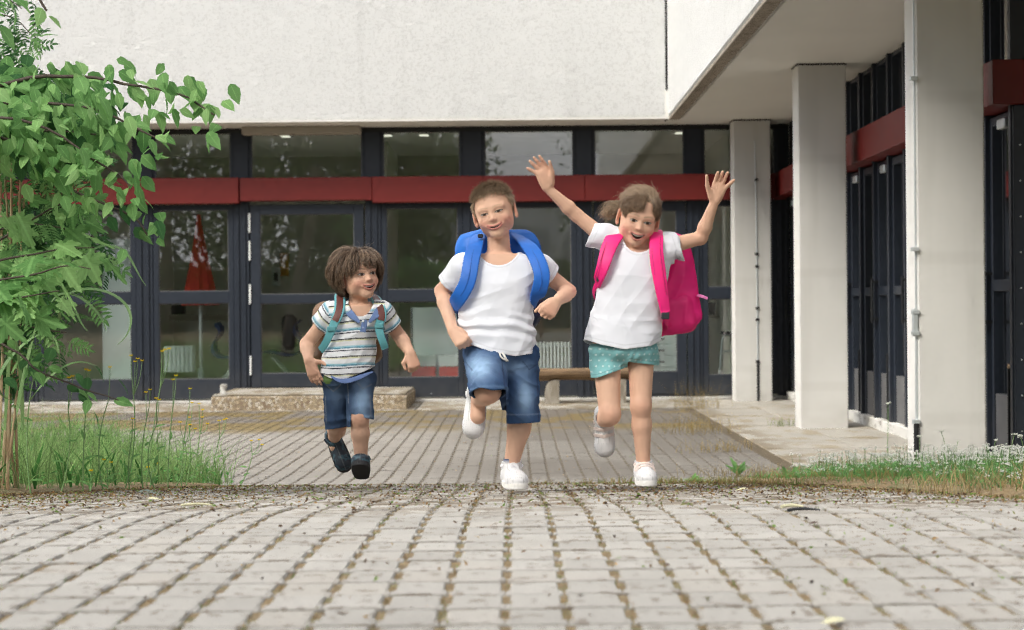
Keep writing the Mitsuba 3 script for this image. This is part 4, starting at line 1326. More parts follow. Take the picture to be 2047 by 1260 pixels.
hl, hr = J(968, 712, 0), J(1036, 712, 0.02)
bt = [(508, 966, 1034, .050, .02), (520, 948, 1060, .055, .015), (540, 938, 1066, .068, .01), (570, 934, 1060, .078, 0), (600, 930, 1056, .08, 0), (640, 928, 1062, .084, -.005), (680, 926, 1068, .088, -.01), (705, 938, 1058, .075, 0)]


def rows_px(rows, d0, grow=0.0):
    out = []
    for y, xl, xr, b, dd in rows:
        a, c = P(xl, y, d0 + dd), P(xr, y, d0 + dd)
        out.append(((a[2] + c[2]) / 2, (a[0] + c[0]) / 2, d0 + dd, (c[0] - a[0]) / 2 + grow, b + grow))
    return out


def b2(F):
    add_head(F, HO, HR, HS, MO)
    F.add(loft(rows_px(bt, D2)), 0.02)
    nb = J(998, 526, 0.03)
    F.add(cap(nb, HO + lp((0, 0.026, -0.035), HR, HS), 0.046, 0.037), 0.02)
    F.add(cap(sl, sr, 0.036, 0.036), 0.03)
    for a, b, c in ((sl, el, wl), (sr, er, wr_)):
        F.add(cap(a, b, 0.032, 0.0265), 0.02)
        m = b + (c - b) * 0.3
        F.add(cap(b, m, 0.0255, 0.0280), 0.010); F.add(cap(m, c, 0.0280, 0.0190), 0.010)
    hand(F, wl, J(932, 692, -0.125) - wl, J(925, 690, 0.1) - J(925, 690, 0), J(960, 668, -0.12) - wl, 0.125, [1.25, 1.3, 1.3, 1.25], thumb=(0.3, 0.2, 0.7), r0=0.0068, wr=0.0195)
    hand(F, wr_, J(1093, 628, -0.17) - wr_, J(1070, 622, 0.2) - J(1098, 622, -0.1), J(1075, 600, -0.17) - wr_, 0.125, [1.35, 1.35, 1.35, 1.35], thumb=(0.35, 0.3, 0.6), r0=0.0068, wr=0.0195)
    for a, b, c, ra, rb in ((hl, kl, al, 0.052, 0.045), (hr, kr, ar, 0.050, 0.043)):
        F.add(cap(a, b, ra, rb), 0.02)
        m = b + (c - b) * 0.33
        F.add(cap(b, m, rb - 0.002, 0.041), 0.015); F.add(cap(m, c, 0.041, 0.0265), 0.015)
    F.add(ell(kl + [0, -0.012, -0.004], (0.040, 0.034, 0.036)), 0.02)
    F.add(cap(ar, ar + [0, 0, -0.05], 0.0265, 0.03), 0.01); F.add(cap(al, al + [0, -0.02, -0.06], 0.0265, 0.028), 0.01)


v, f = make_body([HO + [0, 0, 0.12], el, er, kl, ar + [0, 0, -0.06], al], 0.0026, b2)
body_part(boy, v, f, HO, HR, HS, MO, (0.16, 0.11, 0.07), (0.40, 0.24, 0.155), TABS, 0.0020, redden([J(985, 800, -0.26), el, er, J(935, 690, -0.06), J(1098, 622, -0.17)], 0.035))
tv, tf = teeth_mesh(HO, HR, HS, MO, 0.0040)
part(boy, 'teeth', (tv, tf), 'teeth_enamel')
r = np.random.default_rng(21)
q, nn = scalp_roots(r, 7500, TABS, 0.99)
top = np.clip((q[:, 2] - 0.04) / 0.05, 0, 1)
Ln = (0.018 + 0.011 * top) * r.uniform(0.7, 1.25, len(q))
pth = grow_hair(r, q, nn, Ln, lambda p: np.stack([p[:, 0] * 4, -0.55 + 0 * p[:, 0], 0.9 * (p[:, 2] > 0.06) - 0.95], -1), 0.45, 0.55, 0.0, 0.0, 5, 0.22)
cm = np.clip(0.5 * r.random(len(q)) + 0.45 * (1 - top), 0, 1)[:, None]
cols = np.array([0.12, 0.08, 0.05]) * (1 - cm) + np.array([0.42, 0.31, 0.205]) * cm
hv, hf, hc = strand_set(r, q, HO + (pth * HS * WX) @ HR.T, 0.00085, cols)
part(boy, 'hair', trimesh.Trimesh(hv, hf, process=False), 'hair_fibre', smooth=True, color=hc, label='short light brown hair')

# shirt
st2 = [(508, 962, 1040, .060, .02), (520, 938, 1070, .068, .015), (540, 929, 1076, .082, .01), (570, 924, 1069, .092, 0), (600, 919, 1066, .094, 0), (630, 918, 1064, .093, -.005), (655, 917, 1067, .095, -.01), (680, 918, 1070, .097, -.01), (705, 922, 1069, .098, -.01), (730, 926, 1066, .098, -.01)]
F = Field(J(840, 760, -0.2), J(1130, 480, 0.25), 0.003)
F.add(loft(rows_px(st2, D2)), 0.002)
se, sre = J(899, 566, 0.035), J(1098, 553, 0.02)
F.add(cap(sl, sr, 0.043, 0.043), 0.03)
plugs = [sleeve(F, sl, se, 0.047, 0.044, el - sl), sleeve(F, sr, sre, 0.046, 0.045, er - sr)]
F.warp(folds((0.5, 0, 1), 0.0045, 20, 3)).warp(folds((1, 0, 0.25), 0.0045, 24, 8))
F.D[F.D < 0.03] += 0
zz = lambda p: np.exp(-((p[:, 2] - J(1000, 655)[2]) / 0.045) ** 2) * 0.0045 * np.sin(p[:, 2] * 130 + 16 * p[:, 0] + 7 * meshkit.fbm(p * 11, 2))
F.warp(zz)
F.shell(0.005)
hx = np.array([J(x, 700)[0] for x in (910, 952, 981, 1029, 1068, 1080)]); hz = np.array([J(1000, y)[2] for y in (676, 692, 703, 712, 707, 704)])
F.keep(lambda p: np.interp(p[:, 0], hx, hz) - p[:, 2] - 0.03 * np.clip((p[:, 1] - D2) / 0.1, 0, 1))
for pl in plugs:
    F.cut(pl, 0.002)
F.cut(ell(J(997, 497, -0.01), (0.071, 0.10, 0.074)), 0.003)
v, f = F.mesh(2)
c = vc(v, (0.64, 0.66, 0.72), 0.02)
c = stitch(c, v[:, 2] - np.interp(v[:, 0], hx, hz) - 0.016)
for e_, a_ in ((se, unit(el - sl)), (sre, unit(er - sr))):
    c = stitch(c, np.where(np.linalg.norm(v - e_, axis=1) < 0.07, (v - e_) @ a_ + 0.013, 1))
c = stitch(c, ell(J(997, 497, -0.01), (0.071, 0.10, 0.074))[0](v) - 0.009)
part(boy, 'shirt', trimesh.Trimesh(v, f, process=False), 'cotton', smooth=True, color=c, label='plain white T-shirt with a scoop neck')
nk = [J(997 + 0.067 * 545 * math.sin(a) * 0.99, 495 + 0.0655 * 545 * math.cos(a), -0.01 - 0.076 * max(0, math.cos(a)) ** 0.6 - 0.02) for a in np.linspace(-1.25, 1.25, 15)]


def denim_colors(v, fades, base=(0.020, 0.055, 0.140), light=(0.25, 0.38, 0.56), dark=(0.018, 0.04, 0.10)):
    n = meshkit.fbm(v * np.array([70, 70, 25]), 3)
    c = np.array(base) * (0.75 + 0.5 * n)[:, None]
    for p, rd, k in fades:
        d = np.linalg.norm((v - p) / np.asarray(rd), axis=1)
        w = (k * np.exp(-d ** 2) * (0.6 + 0.8 * meshkit.fbm(v * np.array([40, 40, 18]) + 9, 3)))[:, None]
        c = c * (1 - w) + np.array(light) * w
    return np.clip(c, 0, 1)


F = Field(J(900, 870, -0.36), J(1100, 660, 0.2), 0.003)
kle = J(977, 783, -0.235)
F.add(ell(J(1000, 704, 0.0), (0.127, 0.098, 0.060)), 0.002)
F.add(cap(J(970, 716, 0.0), kle, 0.071, 0.066), 0.03)
F.add(cap(J(1036, 716, 0.01), J(1043, 860, -0.025), 0.071, 0.064), 0.03)
F.warp(folds((1, 0, 0.1), 0.008, 22, 12)).warp(folds((0.8, 0, -0.6), 0.006, 40, 15))
F.shell(0.006)
axk = unit([0.02, -0.30, -1])
kle = J(977, 786, -0.26)
F.keep(lambda p: np.where((p[:, 0] < J(1010, 700)[0]) & (p[:, 2] < J(0, 735)[2]), (p - kle) @ axk + 0.004 - 0.006 * np.sin(p[:, 0] * 60), -1))
F.keep(lambda p: np.where((p[:, 1] > D2 - 0.13), J(1000, 845)[2] - p[:, 2] + 0.04 * (p[:, 0] - J(1043, 840)[0]), -1))
F.keep(lambda p: p[:, 2] - J(1000, 684)[2])
v, f = F.mesh(2)
fades = [(J(958, 735, -0.19), (0.048, 0.2, 0.045), 0.95), (J(1050, 795, -0.08), (0.028, 0.1, 0.06), 0.8), (J(1030, 735, -0.08), (0.06, 0.1, 0.03), 0.4)]
c = denim_colors(v, fades)
hemw = np.exp(-((v[:, 2] - J(0, 836)[2]) / 0.0025) ** 2) * (v[:, 1] > D2 - 0.13) * 0.5
c = c * (1 - hemw[:, None]) + np.array([0.2, 0.28, 0.4]) * hemw[:, None]
ke = np.exp(-(((v - kle) @ axk + 0.012) / 0.006) ** 2) * (v[:, 0] < J(1010, 0)[0]) * (v[:, 2] < J(0, 740)[2]) * 0.35
c = c * (1 - ke[:, None]) + np.array([0.14, 0.24, 0.40]) * ke[:, None]
for x0, z0, x1, z1 in ((1003, 715, 1010, 770), (1045, 722, 1058, 738), (1058, 738, 1074, 728), (930, 722, 946, 738), (1074, 740, 1076, 838), (1012, 770, 1010, 838)):
    A2, B2 = J(x0, z0)[[0, 2]], J(x1, z1)[[0, 2]]
    q2 = v[:, [0, 2]]; tt_ = np.clip(((q2 - A2) @ (B2 - A2)) / ((B2 - A2) @ (B2 - A2)), 0, 1)
    dd_ = np.linalg.norm(q2 - A2 - tt_[:, None] * (B2 - A2), axis=1)
    w_ = (np.exp(-(dd_ / 0.0022) ** 2) * (v[:, 1] < D2 + 0.02) * 0.55)[:, None]
    c = c * (1 - w_) + np.array([0.012, 0.025, 0.06]) * w_
sh = part(boy, 'shorts', trimesh.Trimesh(v, f, process=False), 'denim', smooth=True, color=c, label='faded blue denim shorts with a white drawstring')
dsp = smooth_path([J(1004, 706, -0.118), J(1009, 713, -0.125), J(1013, 723, -0.122)], 10)
part(sh, 'drawstring', cat([tube(dsp, 0.0042, 6), tube(smooth_path([J(999, 706, -0.12), J(1002, 714, -0.126), J(1016, 721, -0.122)], 10), 0.0038, 6)]), 'sill_white', smooth=True)


def sneaker_white(v):
    c = vc(v, (0.70, 0.70, 0.72), 0.04, 30)
    seam = np.abs(np.abs(v[:, 0]) - 0.022) < 0.0016
    m = seam & (v[:, 1] > -0.01) & (v[:, 1] < 0.09)
    c[m] *= 0.72
    m2 = (v[:, 2] < 0.036) & (np.abs(v[:, 1] - 0.07) < 0.0018)
    c[m2] *= 0.75
    tipm = (v[:, 1] > 0.085) & (np.hypot(v[:, 0] % 0.008 - 0.004, v[:, 1] % 0.008 - 0.004) < 0.0014)
    c[tipm] *= 0.55
    inn = v[:, 2] > 0.082
    c[inn] = c[inn] * 0.8
    return c


def shoe_strap(y, z, w, h=0.006):
    a = np.linspace(-1.25, 1.25, 13)
    pts = np.stack([0.041 * np.sin(a), np.full(13, y) - 0.01 * np.abs(np.sin(a)), z - 0.034 * (1 - np.cos(a))], 1)
    out = np.stack([np.sin(a), np.full(13, 0.25), np.cos(a)], 1)
    return ribbon(pts, out, w, 0.003, 24)


def laces():
    ms = []
    for k, y in enumerate((0.028, 0.042, 0.056, 0.07)):
        z = 0.084 - 0.30 * (y - 0.02) - 6 * (y - 0.045) ** 2 * 0
        zt = np.interp(y, [0.0, 0.02, 0.085, 0.11], [0.094, 0.0845, 0.0655, 0.060])
        for s_ in (-1, 1):
            ms.append(tube(smooth_path([(-0.015 * s_, y - 0.005, zt - 0.004), (0, y, zt + 0.004), (0.015 * s_, y + 0.007, zt - 0.005)], 8), 0.0022, 5))
    return cat(ms)


def flat_col(m, col):
    return vc(m[0], col, 0.03)


def shoe_extras(kind):
    if kind == 'boy':
        s1 = shoe_strap(0.006, 0.0935, 0.02)
        return [('strap', s1, 'white_metal2'), ('lace', laces(), 'white_metal2')]
    if kind == 'girl':
        return [('strap', shoe_strap(0.012, 0.0925, 0.015), 'pale_strap'), ('strap', shoe_strap(0.038, 0.082, 0.014), 'pale_strap'), ('strap', shoe_strap(0.064, 0.0735, 0.014), 'pale_strap')]
    return [('strap', shoe_strap(0.004, 0.096, 0.024), 'navy_strap')]


mat('white_metal2', (0.72, 0.72, 0.75), 0.7)
mat('pale_strap', (0.70, 0.60, 0.56), 0.7)
mat('navy_strap', lambda p, n, uv: mix((0.012, 0.024, 0.042), (0.03, 0.07, 0.10), smoothstep(0.5, 0.6, fbm(p.x * 60, p.y * 60, p.z * 60, 2))), 0.6)
put_shoe(boy, 'sneaker', ar + [0.003, 0, -0.008], (0.16, -1, -0.02), (0.0, -0.02, 1), 1.0, sneaker_white, (0.70, 0.69, 0.67), shoe_extras('boy'))
put_shoe(boy, 'sneaker', J(953, 792, 0.03), (-0.10, -0.32, -0.94), (0.05, -1, 0.33), 1.0, sneaker_white, (0.66, 0.65, 0.66), shoe_extras('boy'))
# ankle socks
for a, up in ((ar, np.array([0.0, 0, 1])), (J(953, 792, 0.03), unit(al - kl) * -1)):
    sk = tube([a - up * 0.012, a + up * 0.004, a + up * 0.022], [0.030, 0.0295, 0.0285], 20, capped=False)
    part(boy, 'sock', trimesh.Trimesh(*sk, process=False), 'cotton', smooth=True, color=np.vstack([np.tile([0.6, 0.6, 0.62], (40, 1)), np.tile([0.03, 0.045, 0.14], (20, 1))]))


def nylon(v, base, shade=None, f=18):
    c = vc(v, base, 0.10, f)
    return c if shade is None else shade(v, c)


def pack_body(F, c, half, rad, R, seed):
    F.add(rbox(c, half, rad, R), 0.002)
    F.add(ell(c + R @ np.array([0, half[1] * 0.8, -half[2] * 0.35]), np.array([half[0] * 0.85, half[1] * 0.55, half[2] * 0.5]), R), 0.02)
    F.warp(folds((0.3, 0, 1), 0.012, 18, seed)).warp(folds((1, 0.4, 0), 0.007, 24, seed + 5))


bp = thing('backpack', 'bright blue school backpack worn by the boy in the middle', 'backpack', 'backpacks worn by the children')
c0 = J(996, 562, 0.185)
F = Field(c0 - 0.26, c0 + 0.26, 0.004)
pack_body(F, c0, np.array([0.155, 0.085, 0.185]), 0.075, np.eye(3), 31)
v, f = F.mesh(2)
zl = J(0, 600)[2]
col = nylon(v, (0.010, 0.135, 0.54))
col[v[:, 2] < zl] = np.array([0.01, 0.02, 0.06])
part(bp, 'bag', trimesh.Trimesh(v, f, process=False), 'pack_nylon', smooth=True, color=col)
for path, outs in (([(962, 470, .12), (955, 478, .055), (949, 496, -.035), (941, 530, -.085), (934, 565, -.100), (920, 592, -.088), (908, 610, -.02), (922, 618, .10)], [(0, .6, 1), (-.1, 0, 1), (-.1, -.8, .6), (-.1, -1, .1), (-.15, -1, 0), (-.35, -1, -.1), (-.7, -.6, -.2), (-1, 0, 0)]),
                   ([(1030, 470, .12), (1044, 482, .05), (1060, 497, -.02), (1077, 527, -.075), (1083, 556, -.092), (1077, 583, -.08), (1072, 600, -.02), (1058, 606, .10)], [(0, .6, 1), (.1, 0, 1), (.2, -.8, .6), (.15, -1, .1), (.15, -1, 0), (.3, -1, -.1), (.7, -.6, -.2), (1, 0, 0)])):
    m = ribbon([J(*q_) for q_ in path], outs, [0.050, 0.056, 0.058, 0.058, 0.056, 0.052, 0.036], 0.008, 48)
    k_ = part(bp, 'shoulder_strap', m, 'pack_nylon', smooth=40 if False else True, color=nylon(m[0], (0.008, 0.115, 0.48)))
    m2 = ribbon([J(x, y, dd - 0.0105) for x, y, dd in path[2:6]], outs[2:6], 0.003, 0.002, 40)
    part(k_, 'seam', m2, 'pack_nylon', smooth=True, color=nylon(m2[0], (0.006, 0.08, 0.36)))
part(bp, 'strap_tab', bx(*(lambda a, b: (a[0], b[0], a[1] - 0.01, a[1] + 0.01, b[2], a[2]))(J(955, 468, 0.0), J(966, 476, 0.0)), 0.003), 'dark_plastic')
# ============================================================ the girl
D3 = 8.6
J = lambda x, y, dd=0.0: P(x, y, D3 + dd)
girl = thing('person', 'girl in a white T-shirt and teal dotted shorts running with both arms raised', 'person', 'running children')
GR = rot(yaw=6, pitch=13, roll=12); GS = 0.95
GO = J(1280.5, 444, -0.10) - lp((0, -0.075, 0.003), GR, GS)
WX = np.array([1.0, 1.0, 1.0])
MO = (0.0265, 11.0, 0.0022, 0.0125)
TABG = ([0, 25, 45, 62, 75, 88, 100, 120, 150, 180], [0.078, 0.076, 0.068, 0.055, 0.035, 0.012, 0.010, -0.025, -0.05, -0.055])
sl, sr = J(1206, 474, 0.0), J(1338, 492, 0.0)
el, er = J(1153, 431, 0.0), J(1401, 476, 0.02)
wl, wr_ = J(1095, 377, -0.03), J(1428, 404, -0.03)
hl, hr = J(1213, 722, 0.0), J(1281, 722, 0.0)
kl, kr = J(1219, 829, -0.06), J(1281, 812, -0.03)
al, ar = J(1206, 842, 0.17), J(1286, 930, 0.0)
gb = [(500, 1238, 1316, .055, .0), (520, 1222, 1328, .065, 0), (545, 1206, 1326, .072, 0), (600, 1200, 1318, .076, 0), (640, 1194, 1312, .078, 0), (680, 1184, 1308, .08, 0), (705, 1188, 1306, .07, 0)]


def b3(F):
    add_head(F, GO, GR, GS, MO)
    F.add(loft(rows_px(gb, D3)), 0.02)
    F.add(cap(J(1277, 512, 0.02), GO + lp((0, 0.028, -0.03), GR, GS), 0.042, 0.036), 0.02)
    F.add(cap(sl, sr, 0.034, 0.034), 0.03)
    for a, b, c in ((sl, el, wl), (sr, er, wr_)):
        F.add(cap(a, b, 0.030, 0.0245), 0.02)
        m = b + (c - b) * 0.3
        F.add(cap(b, m, 0.0235, 0.0250), 0.010); F.add(cap(m, c, 0.0250, 0.0160), 0.010)
    pf = np.array([0, -1, 0.05])
    hand(F, wl, J(1078, 318, -0.05) - wl, pf, J(1097, 330, 0) - J(1060, 340, 0), 0.125, 0, tips=[J(1078.5, 312.5, -.065), J(1067.5, 315.5, -.06), J(1059.5, 322.5, -.055), J(1054.5, 336.5, -.05), J(1098.5, 323.5, -.075)], r0=0.0068, wr=0.0185)
    hand(F, wr_, J(1447, 346, -0.05) - wr_, pf, J(1412, 360, 0) - J(1455, 365, 0), 0.118, 0, tips=[J(1435, 345, -.07), J(1444.5, 344, -.068), J(1454.5, 345.5, -.065), J(1467, 360.5, -.055), J(1412.5, 352, -.08)], r0=0.0068, wr=0.0185)
    for a, b, c, ra, rb, rc in ((hl, kl, al, 0.051, 0.0385, 0.035), (hr, kr, ar, 0.048, 0.0375, 0.035)):
        F.add(cap(a, b, ra, rb), 0.02)
        m = b + (c - b) * 0.33
        F.add(cap(b, m, rb - 0.003, rc), 0.015); F.add(cap(m, c, rc, 0.024), 0.015)
    for k in (kl, kr):
        F.add(ell(k + [0, -0.014, 0.0], (0.030, 0.028, 0.034)), 0.02)
    F.add(cap(ar, ar + [0, 0, -0.05], 0.024, 0.028), 0.01)


v, f = make_body([GO + [0, 0, 0.12], wl + [-0.08, 0, 0.13], wr_ + [0.09, 0, 0.13], kl, ar + [0, 0, -0.06], al], 0.0026, b3)
body_part(girl, v, f, GO, GR, GS, MO, (0.17, 0.115, 0.07), (0.22, 0.13, 0.08), TABG, 0.0006,
          redden([kl + [0, -.04, 0], kr + [0, -.04, 0], er, J(1078, 330, -.05), J(1447, 352, -.06)], 0.034, k=0.4))
tv, tf = teeth_mesh(GO, GR, GS, MO, 0.0078)
part(girl, 'teeth', (tv, tf), 'teeth_enamel')
r = np.random.default_rng(33)
# hair drawn back over the skull, a fringe parted in the middle, a pony tail on the viewer's left
q, nn = scalp_roots(r, 3600, TABG, 1.0)
pony = np.array([-0.066, 0.052, 0.012])
pth1 = grow_hair(r, q, nn, 0.085 * r.uniform(0.6, 1.1, len(q)), lambda p: unit(pony - p) * 1.0 + [0, 0.5, 0.25], 0.25, 0.0, 0.0, 0.007, 8, 0.06)
c1 = np.array([0.20, 0.135, 0.085]) + (r.random((len(q), 1)) ** 2) * np.array([0.20, 0.155, 0.115]) * np.clip((q[:, 2:] - 0.02) / 0.08, 0.15, 1)
n = 2300
uu = r.uniform(-1, 1, n); part_x = 0.016
qf = np.stack([uu * 0.056, -0.045 + 0.030 * r.random(n) + 0.018 * uu ** 2, np.zeros(n)], 1)
k2 = 1 - (qf[:, 0] / 0.073) ** 2 - ((qf[:, 1] - 0.014) / 0.088) ** 2
qf[:, 2] = 0.036 + 0.078 * np.sqrt(np.clip(k2, 0.02, 1)) + 0.002
nf_ = unit((qf - [0, 0.014, 0.036]) / np.array([0.073, 0.088, 0.078]) ** 2)
side = np.sign(qf[:, 0] - part_x)
gap = np.abs(qf[:, 0] - part_x)
pth2 = grow_hair(r, qf, nf_, (0.078 + 0.014 * gap / 0.05) * r.uniform(0.82, 1.06, n), lambda p: np.stack([0.55 * np.sign(p[:, 0] - part_x) * np.exp(-np.abs(p[:, 0] - part_x) / 0.018) + 1.2 * p[:, 0], -0.35 + 0 * p[:, 0], -1.0 + 0 * p[:, 0]], -1), 0.25, -0.12, 0.15, 0.008, 9, 0.05)
c2 = np.array([0.105, 0.065, 0.04]) + (r.random((n, 1)) ** 2) * np.array([0.16, 0.11, 0.07])
n = 700
a0 = pony + r.normal(0, 0.008, (n, 3))
tt = np.linspace(0, 1, 9)[None, :, None]
end = a0 + np.array([-0.050, 0.03, -0.048]) * r.uniform(0.55, 1.15, (n, 1)) + r.normal(0, 0.014, (n, 3))
mid = a0 + np.array([-0.042, 0.022, 0.008]) * r.uniform(0.6, 1.2, (n, 1)) + r.normal(0, 0.010, (n, 3))
pth3 = a0[:, None] * (1 - tt) ** 2 + 2 * mid[:, None] * tt * (1 - tt) + end[:, None] * tt ** 2 + 0.003 * np.sin(tt * 9 + r.uniform(0, 6, (n, 1, 1))) * r.normal(0, 1, (n, 1, 3))
c3 = np.array([0.15, 0.10, 0.06]) + (r.random((n, 1)) ** 2) * np.array([0.25, 0.19, 0.13])
n = 90
qs, ns = scalp_roots(r, n, TABG, 1.05, lambda q: q[:, 2] > 0.06)
pth4 = grow_hair(r, qs, ns, 0.05 * r.uniform(0.5, 1.2, len(qs)), lambda p: unit(pony - p), 0.9, 0.2, 0.3, 0.012, 8, 0.5)
c4 = np.tile([0.36, 0.28, 0.20], (len(qs), 1))
parts_ = []
for pth, cc, rad in ((pth1, c1, 0.0011), (pth2[:, :8], c2, 0.0011), (pth3[:, :8], c3, 0.0010), (pth4, c4, 0.0006)):
    vv, ff, hc = strand_set(r, None, GO + (pth * GS * WX) @ GR.T, rad, cc)
    parts_.append((vv, ff, hc))
hv, hf = cat([(a, b) for a, b, _ in parts_]); hc = np.vstack([c for _, _, c in parts_])
part(girl, 'hair', trimesh.Trimesh(hv, hf, process=False), 'hair_fibre', smooth=True, color=hc, label='light brown hair with a fringe and a pony tail')
part(girl, 'hair_tie', lathe([(0.009, -0.004), (0.013, -0.002), (0.013, 0.002), (0.009, 0.004)], 14, (0, 0, 0)) if False else tube([GO + lp(pony + d, GR, GS) for d in ([0.004, -0.004, 0.004], [-0.008, 0.004, 0.0])], 0.014, 10), 'red_plastic', smooth=True)

F = Field(J(1140, 715, -0.2), J(1395, 450, 0.25), 0.003)
st3 = [(492, 1240, 1318, .062, .0), (505, 1222, 1338, .070, 0), (525, 1206, 1338, .078, 0), (545, 1199, 1334, .085, 0), (570, 1195, 1330, .088, 0), (600, 1189, 1327, .090, 0), (630, 1181, 1323, .094, 0), (660, 1173, 1320, .10, 0), (684, 1167, 1318, .105, 0), (708, 1164, 1317, .107, 0)]
F.add(loft(rows_px(st3, D3)), 0.002)
se, sre = J(1180, 474, 0.0), J(1358, 499, 0.0)
ax1 = unit([se[0] - sl[0] - 0.02, 0, 0.4 * (el[2] - sl[2])]); ax2 = unit([1, 0, 0.30])
F.add(cap(sl, sr, 0.041, 0.041), 0.03)
plugs = [sleeve(F, sl, se, 0.044, 0.042, ax1), sleeve(F, sr, sre, 0.045, 0.047, ax2)]
F.warp(folds((0.75, 0, 1.0), 0.005, 18, 5)).warp(folds((-0.5, 0, 1), 0.005, 20, 9)).warp(folds((1, 0, -0.1), 0.0035, 26, 14))
F.shell(0.005)
hx = np.array([J(x, 690)[0] for x in (1160, 1199, 1245, 1299, 1322)]); hz = np.array([J(1250, y)[2] for y in (676, 688, 698, 692, 681)])
F.keep(lambda p: np.interp(p[:, 0], hx, hz) - p[:, 2] - 0.02 * np.clip((p[:, 1] - D3) / 0.1, 0, 1))
for pl in plugs:
    F.cut(pl, 0.002)
F.cut(ell(J(1277, 478, -0.02), (0.056, 0.10, 0.058)), 0.003)
v, f = F.mesh(2)
c = vc(v, (0.64, 0.66, 0.72), 0.02)
c = stitch(c, v[:, 2] - np.interp(v[:, 0], hx, hz) - 0.016)
for e_, a_ in ((se, ax1), (sre, ax2)):
    c = stitch(c, np.where(np.linalg.norm(v - e_, axis=1) < 0.07, (v - e_) @ a_ + 0.014, 1))
c = stitch(c, ell(J(1277, 478, -0.02), (0.056, 0.10, 0.058))[0](v) - 0.010)
part(girl, 'shirt', trimesh.Trimesh(v, f, process=False), 'cotton', smooth=True, color=c, label='plain white T-shirt with a round neck')

F = Field(J(1150, 790, -0.2), J(1345, 660, 0.22), 0.0026)
F.add(ell(J(1248, 700, 0.0), (0.124, 0.094, 0.055)), 0.002)
F.add(cap(J(1213, 715, 0.0), J(1214, 785, -0.035), 0.060, 0.0575), 0.02)
F.add(cap(J(1283, 715, 0.0), J(1283, 775, 0.0), 0.060, 0.0575), 0.006)
F.warp(folds((1, 0, 0.4), 0.008, 24, 21)).warp(folds((0.4, 0, 1), 0.006, 30, 25))
F.shell(0.004)
xm = J(1248, 0)[0]
hemz = lambda p: np.where(p[:, 0] < xm, np.interp(p[:, 0], [J(1183, 0)[0], J(1246, 0)[0]], [J(0, 766)[2], J(0, 745)[2]]), np.interp(p[:, 0], [J(1249, 0)[0], J(1314, 0)[0]], [J(0, 734)[2], J(0, 743)[2]]))
F.keep(lambda p: hemz(p) - p[:, 2]); F.keep(lambda p: p[:, 2] - J(0, 672)[2])
v, f = F.mesh(2)
c = vc(v, (0.19, 0.42, 0.44), 0.10, 60)
g = 0.021
gx, gz_ = (v[:, 0] + 0.3 * v[:, 1]) / g, v[:, 2] / g
row = np.floor(gz_); dx = np.abs((gx + 0.5 * (row % 2)) % 1 - 0.5) * g; dz = np.abs(gz_ % 1 - 0.5) * g
dot = np.clip((0.0038 - np.hypot(dx, dz)) / 0.0015, 0, 1)[:, None]
c = c * (1 - dot) + np.array([0.52, 0.64, 0.64]) * dot
hw = np.exp(-((v[:, 2] - hemz(v) - 0.013) / 0.0016) ** 2)[:, None] * 0.35
c = c * (1 - hw)
sh = part(girl, 'shorts', trimesh.Trimesh(v, f, process=False), 'cotton', smooth=True, color=c, label='short teal shorts with white dots')
put_shoe(girl, 'sneaker', ar + [0.002, 0, -0.006], (0.05, -1, -0.02), (0.0, -0.02, 1), 0.92, sneaker_white, (0.72, 0.71, 0.70), shoe_extras('girl'))
put_shoe(girl, 'sneaker', al + [0, 0.0, 0.0], (0.02, -0.12, -1), (-0.1, -1, 0.1), 0.92, sneaker_white, (0.70, 0.68, 0.65), shoe_extras('girl'))

bp = thing('backpack', 'pink school backpack with a pale zip tab worn by the waving girl', 'backpack', 'backpacks worn by the children')
a = math.radians(-9)
RB = np.array([[math.cos(a), 0, math.sin(a)], [0, 1, 0], [-math.sin(a), 0, math.cos(a)]])
c0 = J(1304, 574, 0.185)
F = Field(c0 - 0.27, c0 + 0.27, 0.004)
pack_body(F, c0, np.array([0.158, 0.09, 0.178]), 0.06, RB, 44)
v, f = F.mesh(2)
b_ = part(bp, 'bag', trimesh.Trimesh(v, f, process=False), 'pack_nylon', smooth=True, color=nylon(v, (0.80, 0.012, 0.20)))
# zip, tab and piping
zx = J(1385, 590, 0.13)
part(bp, 'zip_tab', ribbon([zx, zx + [0.02, -0.02, -0.003], J(1400, 592, 0.10), J(1414, 597, 0.10)], [(0, -1, 0.3)] * 4, [0.008, 0.011, 0.012, 0.011], 0.003, 16), 'zip_pink', label='pale pink zip tab sticking out')
mat('zip_pink', (0.75, 0.22, 0.52), 0.5)
edge_pts = [c0 + RB @ np.array([0.150 * math.cos(t), -0.03, 0.168 * math.sin(t)]) for t in np.linspace(-1.2, 1.4, 16)]
part(bp, 'piping', tube(smooth_path(edge_pts, 40), 0.004, 6), 'pink_dark')
mat('pink_dark', (0.45, 0.008, 0.12), 0.6)
F = Field(J(1330, 680, -0.02), J(1395, 560, 0.3), 0.004)
F.add(rbox(J(1352, 628, 0.165), (0.07, 0.085, 0.072), 0.04, RB), 0.002)
F.warp(folds((0.2, 0, 1), 0.008, 26, 61))
v, f = F.mesh(2)
part(bp, 'side_pocket', trimesh.Trimesh(v, f, process=False), 'pack_nylon', smooth=True, color=nylon(v, (0.72, 0.011, 0.17)))
